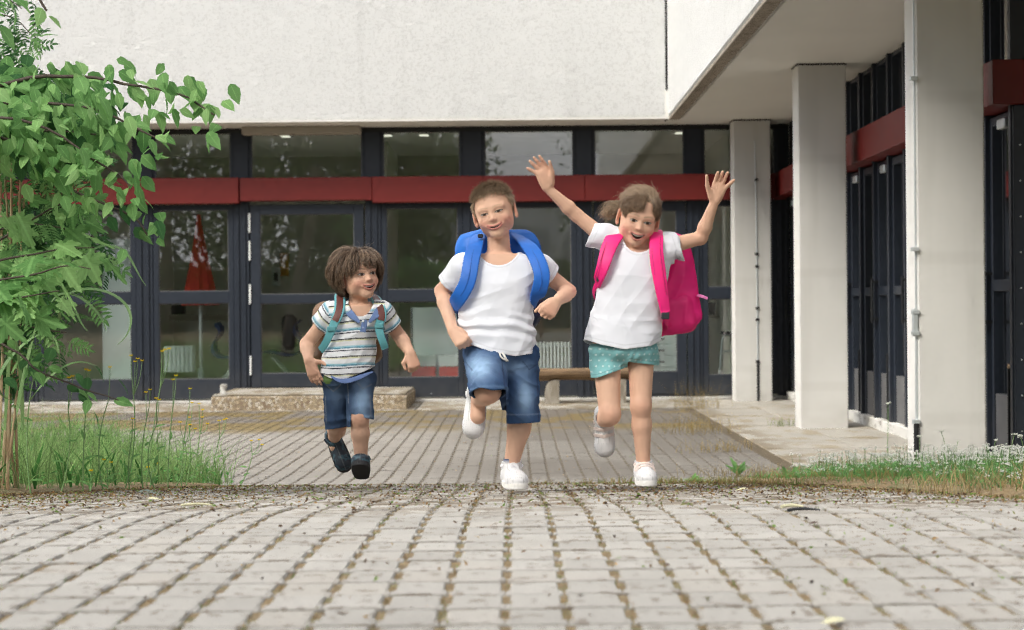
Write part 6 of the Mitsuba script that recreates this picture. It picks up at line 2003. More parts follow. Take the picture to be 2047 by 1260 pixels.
def foliage(owner, gen, key, paths, n, size, sd, seed, hang=0.6, low=5):
    """The leaves past the limit of single parts, joined."""
    r = np.random.default_rng(seed); v0, f0, u0 = gen(nl=low, seed=1) if gen is ovate else gen(seed=1)
    V, Fc, U = [], [], []
    for k in range(n):
        p = paths[r.integers(0, len(paths))]; o = p[r.integers(0, len(p))] + r.normal(0, 1, 3) * sd
        d = unit(rand_dirs(r, 1)[0] * [1, 1, 0.5] + [0.2, -0.1, -hang]); nr = np.array([0, -0.4, 0.9]) + r.normal(0, 0.5, 3)
        z = unit(nr - d * (nr @ d)); x = np.cross(d, z); L = size * r.uniform(0.7, 1.2)
        V.append(o + L * (v0[:, :1] * x + v0[:, 1:2] * d + v0[:, 2:] * z)); Fc.append(f0 + k * len(v0)); U.append(u0)
    part(owner, 'foliage', trimesh.Trimesh(np.vstack(V), np.vstack(Fc), process=False), key, smooth=True, uv=np.vstack(U), kind='stuff')


dense = [smooth_path([P(*q_) for q_ in pp], 30) for pp in ([(-60, 150, 8.5), (40, 175, 8.4), (150, 205, 8.3), (215, 235, 8.2)], [(-60, 200, 8.5), (60, 225, 8.4), (170, 255, 8.3)], [(-60, 240, 8.4), (40, 260, 8.2), (130, 290, 8.2)], [(-60, 180, 8.7), (40, 200, 8.7), (120, 220, 8.6)])]
foliage(tr, ovate, 'leaf_mid', dense, 330, 0.080, np.array([0.05, 0.10, 0.05]), 401)
outer = [smooth_path([P(*q_) for q_ in b_[0]], 40)[14:] for b_ in bs[:4]]
foliage(tr, ovate, 'leaf_young', outer, 150, 0.060, np.array([0.04, 0.06, 0.035]), 405)
foliage(tr, ovate, 'leaf_mid', outer, 170, 0.062, np.array([0.045, 0.07, 0.04]), 406)
foliage(tr, ovate, 'leaf_deep', dense, 260, 0.080, np.array([0.05, 0.12, 0.06]), 402)

# the maple sapling with big lobed leaves
mt_ = thing('maple_sapling', 'young maple with big pointed lobed leaves in the left shrubs', 'sapling')
part(mt_, 'stem', tube(smooth_path([P(-150, 985, 8.3), P(-120, 700, 8.2), P(-60, 560, 8.1)], 14), np.linspace(0.016, 0.010, 14), 7), 'twig_bark', smooth=60)
for pts, n in (([(-100, 600, 8.15), (0, 560, 8.0), (80, 545, 7.95), (130, 530, 7.9), (185, 535, 7.9)], 15), ([(-100, 640, 8.15), (-20, 610, 8.0), (60, 590, 7.9), (120, 580, 7.85)], 12), ([(-90, 500, 8.3), (40, 455, 8.2), (120, 410, 8.2), (185, 400, 8.2)], 9), ([(-100, 560, 8.2), (10, 520, 8.15), (120, 500, 8.1), (190, 495, 8.1)], 11)):
    leaves_on(mt_, branch(mt_, pts, 0.006, 0.002), n, 0.150, ['leaf_mid', 'leaf_mid', 'leaf_young'], hang=0.75, span=(0.25, 1.0), table=MP, off=0.05)

# rowan bushes with feathered leaves behind the oval leaves
rw = thing('rowan_bush', 'rowan bush with fine feathered leaves between the maple and the tree boughs', 'bush')
part(rw, 'stem', tube(smooth_path([P(-110, 990, 8.9), P(-80, 700, 8.9), P(-30, 380, 8.8)], 14), np.linspace(0.018, 0.008, 14), 7), 'twig_bark', smooth=60)
for pts, n in (([(-60, 300, 8.8), (30, 300, 8.7), (100, 310, 8.7), (160, 330, 8.7)], 20), ([(-60, 480, 8.8), (20, 455, 8.7), (110, 455, 8.6), (190, 475, 8.6)], 24), ([(-60, 340, 8.8), (30, 290, 8.7), (100, 285, 8.7), (150, 345, 8.6)], 18), ([(-60, 540, 8.8), (40, 510, 8.6), (130, 520, 8.5), (200, 545, 8.5)], 20), ([(-50, 450, 8.9), (50, 440, 8.9), (130, 410, 8.8)], 16), ([(-70, 640, 8.8), (20, 640, 8.7), (90, 660, 8.6), (130, 668, 8.6)], 14), ([(-70, 700, 8.9), (0, 690, 8.8), (60, 700, 8.7)], 12)):
    leaves_on(rw, branch(rw, pts, 0.005, 0.002, 16), n, 0.115, ['leaf_mid', 'leaf_deep', 'leaf_mid', 'leaf_young'], hang=0.35, span=(0.1, 1.0), spread=0.9, table=PN, off=0.05)

dense = [smooth_path([P(*q_) for q_ in pp], 30) for pp in ([(-60, 290, 8.9), (40, 295, 8.9), (130, 345, 8.8)], [(-60, 480, 9.0), (40, 470, 9.0), (120, 470, 8.9), (170, 490, 8.9)], [(-60, 560, 8.9), (60, 560, 8.8), (150, 560, 8.7)], [(-60, 620, 9.0), (40, 630, 8.9), (90, 640, 8.9)], [(-60, 450, 9.0), (40, 450, 9.0), (140, 420, 8.9)], [(-60, 720, 9.0), (20, 720, 9.0)])]
foliage(rw, pinnate, 'leaf_mid', dense, 210, 0.125, np.array([0.05, 0.10, 0.05]), 403, 0.3)
foliage(rw, pinnate, 'leaf_deep', dense, 210, 0.125, np.array([0.06, 0.12, 0.06]), 404, 0.3)

# the darker tree at the top left corner
at_ = thing('ash_tree', 'dark fine leaved tree in the upper left corner before the white wall', 'tree')
tp = smooth_path([P(-420, 985, 12.2), P(-380, 500, 12), P(-300, 100, 12), P(-260, -300, 12)], 18)
part(at_, 'trunk', tube(tp, np.linspace(0.12, 0.07, 18), 9), 'bark', smooth=60)
for pts, n in (([(-290, 60, 12), (-100, 20, 11.6), (0, 30, 11.5), (55, 60, 11.4), (85, 88, 11.4)], 22), ([(-290, 100, 12), (-100, 60, 11.6), (0, 90, 11.5), (40, 75, 11.5), (70, 45, 11.4)], 18), ([(-290, 0, 12), (-100, -30, 11.6), (0, -10, 11.5), (40, 20, 11.4)], 20), ([(-290, 140, 12), (-120, 90, 11.7), (-20, 110, 11.6), (30, 125, 11.5)], 20), ([(-290, 160, 12), (-120, 130, 11.7), (-30, 120, 11.6), (20, 140, 11.5)], 16)):
    leaves_on(at_, branch(at_, pts, 0.010, 0.002, 18), n, 0.13, ['leaf_deep', 'leaf_mid', 'leaf_deep'], hang=0.45, span=(0.35, 1.0), spread=0.8, table=PN, off=0.06)
pth = branch(at_, [(40, -60, 11.4), (70, -20, 11.3), (82, 5, 11.3), (93, 22, 11.3)], 0.013, 0.006, 10)
leaves_on(at_, smooth_path([P(0, 5, 10.8), P(30, 12, 10.8), P(80, 30, 11.2), P(115, 36, 11.2)], 12), 9, 0.10, ['leaf_young', 'leaf_mid'], hang=0.3, span=(0, 1))


def blades(r, base, h, lean, wid, col, n=5, cjit=0.3):
    """Grass blades: base (m, 3), heights, lean vectors (m, 3), each a tapering, bending strip."""
    m = len(base); h = np.broadcast_to(h, m)[:, None]; t = np.linspace(0, 1, n)[None, :, None]
    p = base[:, None] + np.array([0, 0, 1.0]) * (h[:, None] * (t - 0.28 * t ** 2 * np.linalg.norm(lean, axis=1)[:, None, None])) + lean[:, None] * h[:, None] * t ** 1.8
    a = r.uniform(0, np.pi, m); s = np.stack([np.cos(a), np.sin(a), 0 * a], 1)
    w = np.broadcast_to(wid, m)[:, None, None] * 0.5 * (1 - t ** 1.6 * 0.96) * np.minimum(1, 0.55 + 2 * t)
    L, R = p - s[:, None] * w, p + s[:, None] * w
    v = np.stack([L, R], 2).reshape(-1, 3)
    i = np.arange(n - 1)
    f1 = np.concatenate([np.stack([2 * i, 2 * i + 1, 2 * i + 3], 1), np.stack([2 * i, 2 * i + 3, 2 * i + 2], 1)])
    f = (f1[None] + (np.arange(m) * 2 * n)[:, None, None]).reshape(-1, 3)
    c = np.asarray(col) * (1 + cjit * (r.random((m, 1)) - 0.5) * 2)
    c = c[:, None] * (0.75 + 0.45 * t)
    return v, f, np.clip(np.repeat(c, 2, 1).reshape(-1, 3), 0, 1)


def join(ms):
    v, f = cat([(a, b) for a, b, _ in ms])
    return trimesh.Trimesh(v, f, process=False), np.vstack([c for _, _, c in ms])


rg = np.random.default_rng(99)
# reeds: dry tan canes and long arching blades
rd = thing('reed_clump', 'clump of dry tan canes and long arching green blades at the left edge', 'reeds')
for k in range(9):
    x0, x1 = rg.uniform(-25, 40), rg.uniform(-10, 75)
    a, b = P(x0, 960, 9.0 + rg.uniform(-.2, .2)), P(x1, 335 + rg.uniform(-10, 50), 8.7 + rg.uniform(-.1, .1))
    a[2] = float(gz(a[1]))
    part(rd, 'cane', tube(smooth_path([a, (a + b) / 2 + rg.normal(0, 0.02, 3), b], 8), np.linspace(0.0062, 0.004, 8), 6), 'cane_tan', smooth=60)
mat('cane_tan', lambda p, n, uv: mix((0.56, 0.44, 0.28), (0.42, 0.29, 0.17), smoothstep(0.3, 0.7, fbm(p.x * 30, p.y * 30, p.z * 14, 2))), 0.6)
for pts in ([(150, 575, 8.4), (205, 492, 8.4), (245, 500, 8.35), (270, 535, 8.3), (292, 572, 8.3)], [(120, 640, 8.4), (200, 580, 8.3), (240, 598, 8.3), (262, 640, 8.25), (235, 690, 8.2)], [(60, 640, 8.4), (130, 580, 8.3), (150, 620, 8.3), (175, 662, 8.25)], [(90, 660, 8.4), (165, 598, 8.3), (190, 620, 8.3), (212, 662, 8.25)], [(60, 800, 8.5), (110, 745, 8.4), (150, 725, 8.4), (190, 732, 8.4)],
            [(20, 800, 8.6), (45, 690, 8.5), (80, 668, 8.5), (115, 690, 8.4), (120, 730, 8.4)], [(30, 860, 8.6), (50, 740, 8.5), (70, 660, 8.5), (85, 620, 8.4)], [(10, 860, 8.7), (20, 700, 8.6), (35, 560, 8.6)], [(45, 860, 8.6), (40, 740, 8.5), (25, 640, 8.4)], [(20, 470, 8.9), (35, 395, 8.8), (60, 420, 8.8)]):
    p = smooth_path([P(*q_) for q_ in pts], 20)
    part(rd, 'blade', ribbon(p, np.c_[np.zeros(20), -0.6 * np.ones(20), 0.8 * np.ones(20)][:3], [0.012, 0.016, 0.014, 0.010, 0.002], 0.0006, 24), 'reed_green', smooth=True)
mat('reed_green', lambda p, n, uv: mix((0.10, 0.22, 0.07), (0.22, 0.34, 0.14), fbm(p.x * 12, p.y * 12, p.z * 12, 2)), 0.5)


# verges: soil under them, then the grass itself
def verge_soil(poly, name, label, dz=0.012):
    from shapely.geometry import Polygon
    from shapely import contains_xy
    pg = Polygon(poly).buffer(0.06).buffer(-0.06)
    x0, y0, x1, y1 = pg.bounds
    xs, ys = np.arange(x0 - 0.1, x1 + 0.1, 0.05), np.arange(y0 - 0.1, y1 + 0.1, 0.05)
    v, f = drape(xs, ys)
    n = meshkit.fbm(v * np.array([6, 6, 0]) + 4, 3)
    from shapely import points, distance, boundary
    dd = distance(boundary(pg), points(v[:, :2])) * np.where(contains_xy(pg, v[:, 0], v[:, 1]), 1, -1)
    v[:, 2] += np.clip(dd * 0.25, -0.05, dz + 0.008) * (0.6 + 0.8 * n) + 0.003 * (dd > 0)
    struct(name, (v, f), 'soil', label, 'ground', smooth=True)
    return pg


def inside(pg, n, r):
    from shapely import contains_xy
    x0, y0, x1, y1 = pg.bounds
    p = np.stack([r.uniform(x0, x1, n * 4), r.uniform(y0, y1, n * 4)], 1)
    return p[contains_xy(pg, p[:, 0], p[:, 1])][:n]


LV = verge_soil([(-3.6, 8.2), (-1.95, 8.6), (-1.72, 9.3), (-1.48, 10.2), (-1.34, 10.9), (-1.42, 11.8), (-1.75, 13.2), (-2.3, 15.5), (-3.2, 18.5), (-6.5, 19), (-6.5, 8.2)], 'left_verge', 'brown soil of the grassy verge at the left')
RV = verge_soil([(0.98, 10.7), (1.12, 9.6), (1.28, 8.6), (1.42, 7.6), (1.56, 6.8), (3.2, 6.6), (4.2, 13.2), (1.85, 13.0), (1.5, 12.4), (1.2, 11.6)], 'right_verge', 'brown soil of the flowering verge at the right')


def at(p2, dz=0.0):
    return np.c_[p2, gz(p2[:, 1]) + 0.02 + dz]


r = np.random.default_rng(200)
p = inside(LV, 17000, r)
near = np.clip((13 - p[:, 1]) / 4, 0, 1)
patch = meshkit.fbm(np.c_[p * 2.2, np.zeros(len(p))], 3)
h = (0.13 + 0.22 * patch) * r.uniform(0.5, 1.25, len(p))
col = np.array([0.13, 0.27, 0.09]) * (1 - patch[:, None]) + np.array([0.34, 0.50, 0.19]) * patch[:, None]
b1_ = blades(r, at(p), h, r.normal(0, 0.55, (len(p), 3)) * [1, 1, 0], r.uniform(0.003, 0.007, len(p)), col)
p = inside(LV, 1500, r)
b2_ = blades(r, at(p), r.uniform(0.10, 0.22, len(p)), r.normal(0, 0.5, (len(p), 3)) * [1, 1, 0], r.uniform(0.014, 0.026, len(p)), np.tile([0.07, 0.20, 0.05], (len(p), 1)))
p = inside(LV, 1100, r)
b3_ = blades(r, at(p), r.uniform(0.22, 0.42, len(p)), r.normal(0, 0.35, (len(p), 3)) * [1, 1, 0], r.uniform(0.002, 0.004, len(p)), np.tile([0.14, 0.24, 0.08], (len(p), 1)))
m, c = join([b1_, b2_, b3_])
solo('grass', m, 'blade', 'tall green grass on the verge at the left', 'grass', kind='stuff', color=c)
p = inside(LV, 9000, r)
p = p[(p[:, 1] < 12)]
C = at(p, 0.015) + r.uniform(0, 0.05, (len(p), 1)) * [0, 0, 1]
v, f = scatter_leaves(C, rand_dirs(r, len(p)) * [1, 1, 0.25], rand_dirs(r, len(p)) * 0.4 + [0, -0.2, 1], r.uniform(0.012, 0.035, len(p)), r.uniform(0.010, 0.022, len(p)), r)
cc = np.repeat(np.array([0.12, 0.30, 0.09]) * r.uniform(0.6, 1.5, (len(p), 1)), 4, 0)
solo('ground_cover', trimesh.Trimesh(v, f, process=False), 'blade', 'low leafy weeds among the grass at the left', 'weeds', kind='stuff', color=cc)

# right verge: low green cushions, dry straw, white flowers
r = np.random.default_rng(201)
p = inside(RV, 16000, r)
w_ = np.clip((p[:, 0] - 1.25 - 0.10 * (10 - p[:, 1])) / 0.5, 0, 1)
patch = meshkit.fbm(np.c_[p * 3.5, np.ones(len(p))], 3)
keepm = r.random(len(p)) < 0.35 + 0.65 * w_ * (patch > 0.38)
p, w_, patch = p[keepm], w_[keepm], patch[keepm]
dry = r.random(len(p)) < 0.42 - 0.30 * w_
col = np.where(dry[:, None], [0.36, 0.27, 0.12], np.array([0.16, 0.34, 0.11]) * (0.7 + 0.7 * patch[:, None]))
b1_ = blades(r, at(p), (0.025 + 0.06 * w_) * r.uniform(0.5, 1.4, len(p)) + 0.015, r.normal(0, 0.6, (len(p), 3)) * [1, 1, 0], r.uniform(0.002, 0.0055, len(p)), col)
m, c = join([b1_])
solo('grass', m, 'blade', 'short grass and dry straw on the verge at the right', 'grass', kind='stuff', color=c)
p = inside(RV, 11000, r)
w_ = np.clip((p[:, 0] - 1.30 - 0.08 * (10 - p[:, 1])) / 0.4, 0, 1)
p = p[r.random(len(p)) < w_]
C = at(p, 0.01) + r.uniform(0, 0.06, (len(p), 1)) * [0, 0, 1]
v, f = scatter_leaves(C, rand_dirs(r, len(p)) * [1, 1, 0.3], rand_dirs(r, len(p)) * 0.4 + [0, -0.2, 1], r.uniform(0.012, 0.03, len(p)), r.uniform(0.006, 0.013, len(p)), r)
cc = np.repeat(np.array([0.17, 0.37, 0.14]) * r.uniform(0.6, 1.4, (len(p), 1)), 4, 0)
solo('ground_cover', trimesh.Trimesh(v, f, process=False), 'blade', 'low green cushions on the verge at the right', 'weeds', kind='stuff', color=cc)


def flower_heads(r, C, R, n=9):
    """Flat clusters of tiny white florets."""
    k = np.repeat(np.arange(len(C)), n)
    o = C[k] + r.normal(0, 1, (len(k), 3)) * np.broadcast_to(R, len(C))[k][:, None] * [0.55, 0.55, 0.22]
    return scatter_leaves(o, rand_dirs(r, len(k)) * [1, 1, 0.3], rand_dirs(r, len(k)) * 0.6 + [0, -0.6, 0.8], 0.0085, 0.0085, r)


p = inside(RV, 5200, r)
w_ = np.clip((p[:, 0] - 1.42 - 0.07 * (10 - p[:, 1])) / 0.3, 0, 1)
p = p[r.random(len(p)) < w_ * 0.9]
hh = 0.03 + 0.11 * r.random(len(p)) ** 1.4
tip = at(p) + np.c_[r.normal(0, 0.012, (len(p), 2)), hh]
sv, sf = tubes(np.stack([at(p), (at(p) + tip) / 2 + r.normal(0, 0.004, (len(p), 3)), tip], 1), np.array([0.0014, 0.0012, 0.001]))
hv, hf = flower_heads(r, tip, 0.013, 9)
v, f = cat([(sv, sf), (hv, hf)])
cc = np.vstack([np.tile([0.11, 0.22, 0.07], (len(sv), 1)), np.tile([0.72, 0.74, 0.70], (len(hv), 1))])
solo('white_flower_carpet', trimesh.Trimesh(v, f, process=False), 'blade', 'carpet of small white flowers on the verge before the nearest column', 'flowers', kind='stuff', color=cc)
WL = ['tallest white flower head before the middle of the nearest column', 'white flower on the longest stalk left of the nearest column', 'small white flower at the left edge of the nearest column', 'low white flower just right of the column edge', 'large white flower at the foot of the navy panel', 'white flower high at the right edge of the photo', 'white flower at the extreme right edge', 'tiny white flower before the right side of the column', 'small white flower in the corner beside the column']
for wi, (px, py, d, s) in enumerate(((1881, 862, 11.6, 1.2), (1775, 806, 12.2, 1.0), (1838, 872, 11.8, 0.8), (1855, 890, 11.6, 0.8), (2008, 892, 9.8, 1.5), (2028, 868, 10.2, 0.9), (2040, 872, 10.4, 0.8), (1915, 882, 11.4, 0.5), (1990, 880, 10.8, 0.6))):
    tip = P(px, py, d); b = np.array([tip[0] + rg.normal(0, 0.02), d + 0.05, float(gz(d + 0.05))])
    fl = thing('white_wildflower', WL[wi], 'wildflower', 'tall white flowers by the nearest column')
    path = smooth_path([b, (b + tip) / 2 + [rg.normal(0, 0.008), 0, 0], tip], 8)
    part(fl, 'stalk', tube(path, np.linspace(0.0022, 0.0014, 8), 5), 'reed_green')
    hv, hf = flower_heads(rg, np.array([tip]), 0.014 * s, 26)
    part(fl, 'flower_head', trimesh.Trimesh(hv, hf, process=False), 'blade', color=np.tile([0.74, 0.76, 0.70], (len(hv), 1)))

# yellow hawkweed stalks on the left verge
def hawkweed(pts_tip, basepx, d, lab):
    b = P(basepx[0], basepx[1], d); b[2] = float(gz(d)) + 0.01
    hk = thing('yellow_wildflower', lab, 'wildflower', 'yellow wildflowers on the left verge')
    tips = [P(x, y, d + rg.uniform(-.05, .05)) for x, y in pts_tip]
    fork = b + (np.mean(tips, 0) - b) * 0.72
    ms = [tube(smooth_path([b, (b + fork) / 2 + [rg.normal(0, .012), 0, 0], fork], 8), np.linspace(0.0030, 0.002, 8), 5)]
    for t in tips:
        ms.append(tube(smooth_path([fork, (fork + t) / 2 + [0.15 * (t[0] - fork[0]), 0, -0.01], t], 6), np.linspace(0.0018, 0.0012, 6), 4))
    part(hk, 'stalk', cat(ms), 'reed_green')
    for t in tips:
        n = 14
        a = np.arange(n) * 2.4
        dd = np.stack([np.cos(a), np.sin(a) - 0.4, 0.5 + 0.3 * np.sin(a * 3)], 1)
        v, f = scatter_leaves(t + unit(dd) * 0.005, dd, np.tile([0, -0.3, 1.0], (n, 1)) + rg.normal(0, .3, (n, 3)), 0.011, 0.006, rg)
        part(hk, 'flower', trimesh.Trimesh(v, f, process=False), 'blade', color=np.tile([0.80, 0.56, 0.02], (len(v), 1)))
    for k in range(3):
        q_ = b + (fork - b) * (0.1 + 0.25 * k)
        part(hk, 'leaf', OV['leaf_mid'][k], None, to_world=pose(q_, np.array([rg.normal(0, 1), rg.normal(0, .5), 0.6]), [0, -0.5, 1], 0.05, 0.025))


for tips, bp_, d, lab in (([(262, 712), (275, 718), (270, 724), (284, 722)], (250, 900), 9.6, 'tallest yellow wildflower with four heads before the window post'),
                          ([(330, 700), (338, 698), (324, 703)], (292, 900), 10.0, 'yellow wildflower with pale heads before the white radiator'),
                          ([(346, 760), (352, 752)], (335, 905), 9.9, 'yellow wildflower left of the stone step'),
                          ([(292, 785), (300, 780)], (285, 915), 9.6, 'yellow wildflower with two heads above the white sill'),
                          ([(318, 800), (312, 797)], (308, 918), 9.5, 'yellow wildflower with two heads below the radiator'),
                          ([(380, 778)], (362, 915), 10.2, 'single yellow flower before the end of the step'),
                          ([(398, 808), (405, 820), (404, 835), (415, 848)], (385, 935), 10.6, 'yellow wildflower on a branching stalk at the verge end'),
                          ([(384, 806), (378, 835)], (372, 925), 10.4, 'yellow wildflower left of the branching stalk'),
                          ([(438, 842), (448, 840), (452, 838)], (418, 940), 11.2, 'yellow wildflower leaning over the paving at the verge tip'),
                          ([(360, 845), (380, 850), (390, 858)], (352, 930), 10.2, 'low yellow wildflower with three heads in the grass'),
                          ([(265, 838)], (258, 920), 9.4, 'single yellow flower low over the grass'),
                          ([(138, 756), (145, 753)], (122, 900), 9.0, 'yellow wildflower under the low bough'),
                          ([(172, 740), (178, 742)], (165, 900), 9.1, 'yellow wildflower beside the pale panel'),
                          ([(220, 735)], (205, 905), 9.3, 'pale yellow wildflower before the dark pane'),
                          ([(502, 882), (518, 880), (524, 890)], (478, 962), 11.4, 'yellow wildflower hanging over the open paving'),
                          ([(222, 925), (208, 920)], (215, 960), 9.3, 'short orange yellow dandelion at the front of the grass'),
                          ([(182, 942)], (180, 968), 9.0, 'short yellow dandelion nearest to the paving'),
                          ([(296, 935), (312, 928)], (300, 962), 9.8, 'pair of short yellow flowers near the verge edge'),
                          ([(68, 658), (74, 655)], (60, 880), 8.8, 'yellow wildflower among the canes')):
    hawkweed(tips, bp_, d, lab)


# weeds growing from the paving
def rosette(px, py, d, s, n, lab, name='weed', col='leaf_mid', up=0.6):
    q_ = P(px, py, d); q_[2] = float(gz(d)) + 0.005
    w = thing(name, lab, 'weed', 'weeds in the paving')
    for k in range(n):
        a = k * 2.399 + rg.uniform(-.3, .3)
        part(w, 'leaf', OV[col][k % 4], None, to_world=pose(q_, [math.cos(a), math.sin(a), up * rg.uniform(0.5, 2.2)], [-math.cos(a) * up, -math.sin(a) * up, 1], s * rg.uniform(0.7, 1.2), s * 0.45))


rosette(1575, 950, 11.5, 0.11, 9, 'upright leafy weed at the crest before the walkway', up=1.3)
rosette(1476, 905, 13.6, 0.13, 8, 'leafy weed on the edge of the walkway', up=0.8)
rosette(1388, 962, 10.8, 0.07, 12, 'low green weed right of the girl', col='leaf_young', up=0.4)
rosette(1600, 975, 10.2, 0.06, 10, 'small weed on the right verge edge', up=0.5)
rosette(1515, 968, 10.6, 0.05, 9, 'tiny weed in a joint near the right verge', up=0.5)
rosette(1940, 985, 7.9, 0.08, 10, 'broad leaved weed at the front of the right verge', up=0.5)


def tuft(px, py, d, h, n, col, lab, spread=0.05, name='dry_grass'):
    q_ = P(px, py, d); p2 = np.c_[q_[0] + rg.normal(0, spread, n), d + rg.normal(0, spread, n)]
    m, c = join([blades(rg, np.c_[p2, gz(p2[:, 1])], h * rg.uniform(0.5, 1.2, n), rg.normal(0, 0.35, (n, 3)) * [1, 1, 0], 0.004, np.tile(col, (n, 1)))])
    solo(name, m, 'blade', lab, 'grass', kind='stuff', color=c)


straw, strawg = (0.40, 0.30, 0.12), (0.22, 0.27, 0.09)
tuft(1395, 800, 23.0, 0.30, 90, straw, 'tall dry grass tuft in front of the last window', 0.12)
tuft(1392, 845, 18.5, 0.20, 110, straw, 'dry straw tuft on the walkway edge near the facade', 0.16)
tuft(1440, 870, 16.2, 0.10, 90, straw, 'dry straw tuft halfway along the walkway edge', 0.14)
tuft(1500, 915, 13.6, 0.09, 120, (0.33, 0.25, 0.11), 'dry grass at the near end of the walkway edge', 0.16)
tuft(1560, 840, 19.5, 0.10, 50, strawg, 'small green and dry tuft left of the middle column', 0.07)
tuft(1663, 900, 14.6, 0.07, 70, (0.34, 0.22, 0.08), 'small brown tuft in the middle of the walkway', 0.06)
tuft(1555, 962, 11.2, 0.09, 140, (0.40, 0.33, 0.17), 'pale dry grass beside the upright weed', 0.14)
tuft(1700, 985, 9.4, 0.06, 160, strawg, 'short mixed tuft on the right verge edge', 0.16)
tuft(2010, 1000, 7.6, 0.11, 220, (0.42, 0.34, 0.18), 'dry straw at the right edge of the photo', 0.16)

tuft(1330, 968, 10.6, 0.035, 260, (0.30, 0.24, 0.10), 'thin dry straw on the crest behind the girl', 0.25)
tuft(1450, 968, 10.4, 0.04, 320, (0.24, 0.26, 0.10), 'thin patchy grass on the crest right of the girl', 0.25)
tuft(1580, 985, 9.6, 0.04, 300, (0.33, 0.26, 0.12), 'brown straw patch on the crest before the right verge', 0.22)

# litter along the crest: bits of leaf, bark and moss
r = np.random.default_rng(300)
n = 42000
yv = r.choice([0, 1, 2, 3], n, p=[0.52, 0.32, 0.05, 0.11])
y = np.where(yv == 0, r.normal(9.3, 1.0, n), np.where(yv == 1, r.uniform(6.4, 11.0, n), np.where(yv == 2, r.uniform(3.7, 8, n), r.uniform(11, 23, n))))
x = r.uniform(-1, 1, n) * (0.225 * y + 0.1)
lx = np.interp(y, [6, 8.2, 8.6, 10.2, 10.9, 13.2], [-1.8, -1.9, -1.95, -1.48, -1.34, -1.75]); rx_ = np.interp(y, [6.8, 7.6, 8.6, 9.6, 10.7, 12.4], [1.56, 1.42, 1.28, 1.12, 0.98, 1.5])
edge = np.exp(-np.minimum(np.abs(x - lx), np.abs(x - rx_)) / 0.35)
kp = (y > 3.6) & (r.random(n) < np.where(y > 11, 0.5, 0.22 + 0.78 * edge)) & (x > lx - 0.25) & ((x < rx_ + 0.15) | (y < 7))
joint = r.random(n) < 0.15
x = np.where(joint, JX0 + SX * np.round((x - JX0) / SX) + r.normal(0, 0.006, n), x)
p = np.stack([x, y], 1)[kp]
C = np.c_[p, gz(p[:, 1]) + 0.004 + r.uniform(0, 0.006, len(p))]
v, f = scatter_leaves(C, rand_dirs(r, len(p)) * [1, 1, 0.35], rand_dirs(r, len(p)) * 0.9 + [0, -0.5, 0.7], r.uniform(0.005, 0.014, len(p)) * r.choice([1, 1, 1.5], len(p)), r.uniform(0.003, 0.008, len(p)), r)
pal = np.array([[0.09, 0.06, 0.04], [0.13, 0.08, 0.045], [0.20, 0.12, 0.055], [0.27, 0.18, 0.085], [0.05, 0.035, 0.027], [0.15, 0.15, 0.06], [0.13, 0.20, 0.05]])
cc = np.repeat(pal[r.integers(0, len(pal), len(p))] * r.uniform(0.9, 1.9, (len(p), 1)), 4, 0)
solo('leaf_litter', trimesh.Trimesh(v, f, process=False), 'blade', 'brown leaf crumbs and moss bits scattered over the crest of the paving', 'litter', kind='stuff', color=cc)
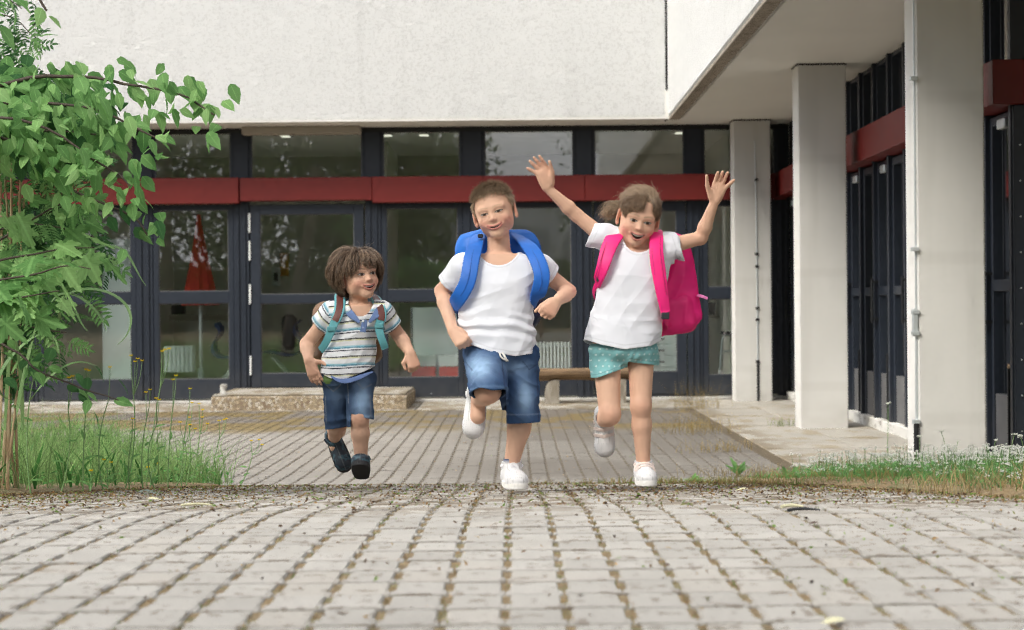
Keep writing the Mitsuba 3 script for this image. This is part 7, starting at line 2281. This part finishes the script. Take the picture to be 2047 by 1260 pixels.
# moss tufts in the joints
n = 4200
y = r.uniform(3.6, 10.5, n); x = r.uniform(-1, 1, n) * 0.23 * y
x = JX0 + SX * np.round((x - JX0) / SX) + r.normal(0, 0.0035, n)
p = np.c_[x, y]
keepm = meshkit.fbm(np.c_[p * 1.7, np.zeros(n)], 3) > 0.45
p = p[keepm]
b_ = blades(r, np.c_[p, gz(p[:, 1]) - 0.006], r.uniform(0.006, 0.016, len(p)), r.normal(0, 0.6, (len(p), 3)) * [1, 1, 0], r.uniform(0.002, 0.004, len(p)), np.where(r.random((len(p), 1)) < 0.35, [0.13, 0.19, 0.05], [0.24, 0.17, 0.07]), 3)
m, c = join([b_])
solo('joint_moss', m, 'blade', 'moss and straw growing in the joints of the paving', 'moss', kind='stuff', color=c)
for px, py, d, L, kd, lab in ((1690, 1245, 3.72, 0.045, 'pale_leaf', 'pale dead leaf at the bottom edge of the paving'), (1180, 1000, 7.3, 0.022, 'pale_leaf', 'small yellow leaf on the paving between the shoes'), (1495, 982, 8.6, 0.05, 'pale_leaf', 'pale fallen leaf near the right verge'), (275, 950, 9.0, 0.09, 'leaf_grey', 'curled grey green leaf at the verge edge'), (295, 993, 7.8, 0.05, 'pale_leaf', 'yellowish leaf on the crest at the left'), (926, 1083, 5.2, 0.02, 'dead_leaf', 'dark crumpled leaf left of the middle joint'), (1325, 1138, 4.6, 0.022, 'dead_leaf', 'dark crumpled leaf in the right half of the paving'), (1637, 1054, 5.6, 0.026, 'dead_leaf', 'brown curled leaf right of the dark twig')):
    q_ = P(px, py, d); q_[2] = float(gz(d)) + 0.006
    a = rg.uniform(0, 6)
    k = numbered('fallen_leaf')
    v, f, uv = ovate(seed=int(px))
    scene[k] = mikit.ply(trimesh.Trimesh(v, f, process=False), kd, smooth=True, to_world=pose(q_, [math.cos(a), 0.4 * math.sin(a), 0.05], [0, -0.15, 1], L))
    labels[k] = {'label': lab, 'category': 'leaf', 'group': 'fallen leaves on the paving'}
mat('pale_leaf', (0.52, 0.50, 0.33), 0.7); mat('dead_leaf', (0.06, 0.035, 0.022), 0.7); mat('leaf_grey', (0.16, 0.20, 0.17), 0.6)
for a, b, d, rr, m_, lab in (((1575, 1043), (1640, 1037), 6.1, 0.0045, 'black_metal', 'dark twig on the paving at the right'), ((1562, 1031), (1606, 1030), 6.3, 0.005, 'pale_leaf', 'pale flat stick on the paving at the right'), ((362, 1008), (425, 1012), 7.0, 0.004, 'pale_leaf', 'pale stick on the paving at the left')):
    A_, B_ = P(a[0], a[1], d), P(b[0], b[1], d)
    A_[2] = B_[2] = float(gz(d)) + rr
    solo('twig', tube(smooth_path([A_, (A_ + B_) / 2 + [0, 0.01, 0.003], B_], 8), [rr, rr, rr, rr, rr, rr * .8, rr * .7, rr * .5], 6), m_, lab, 'twig')
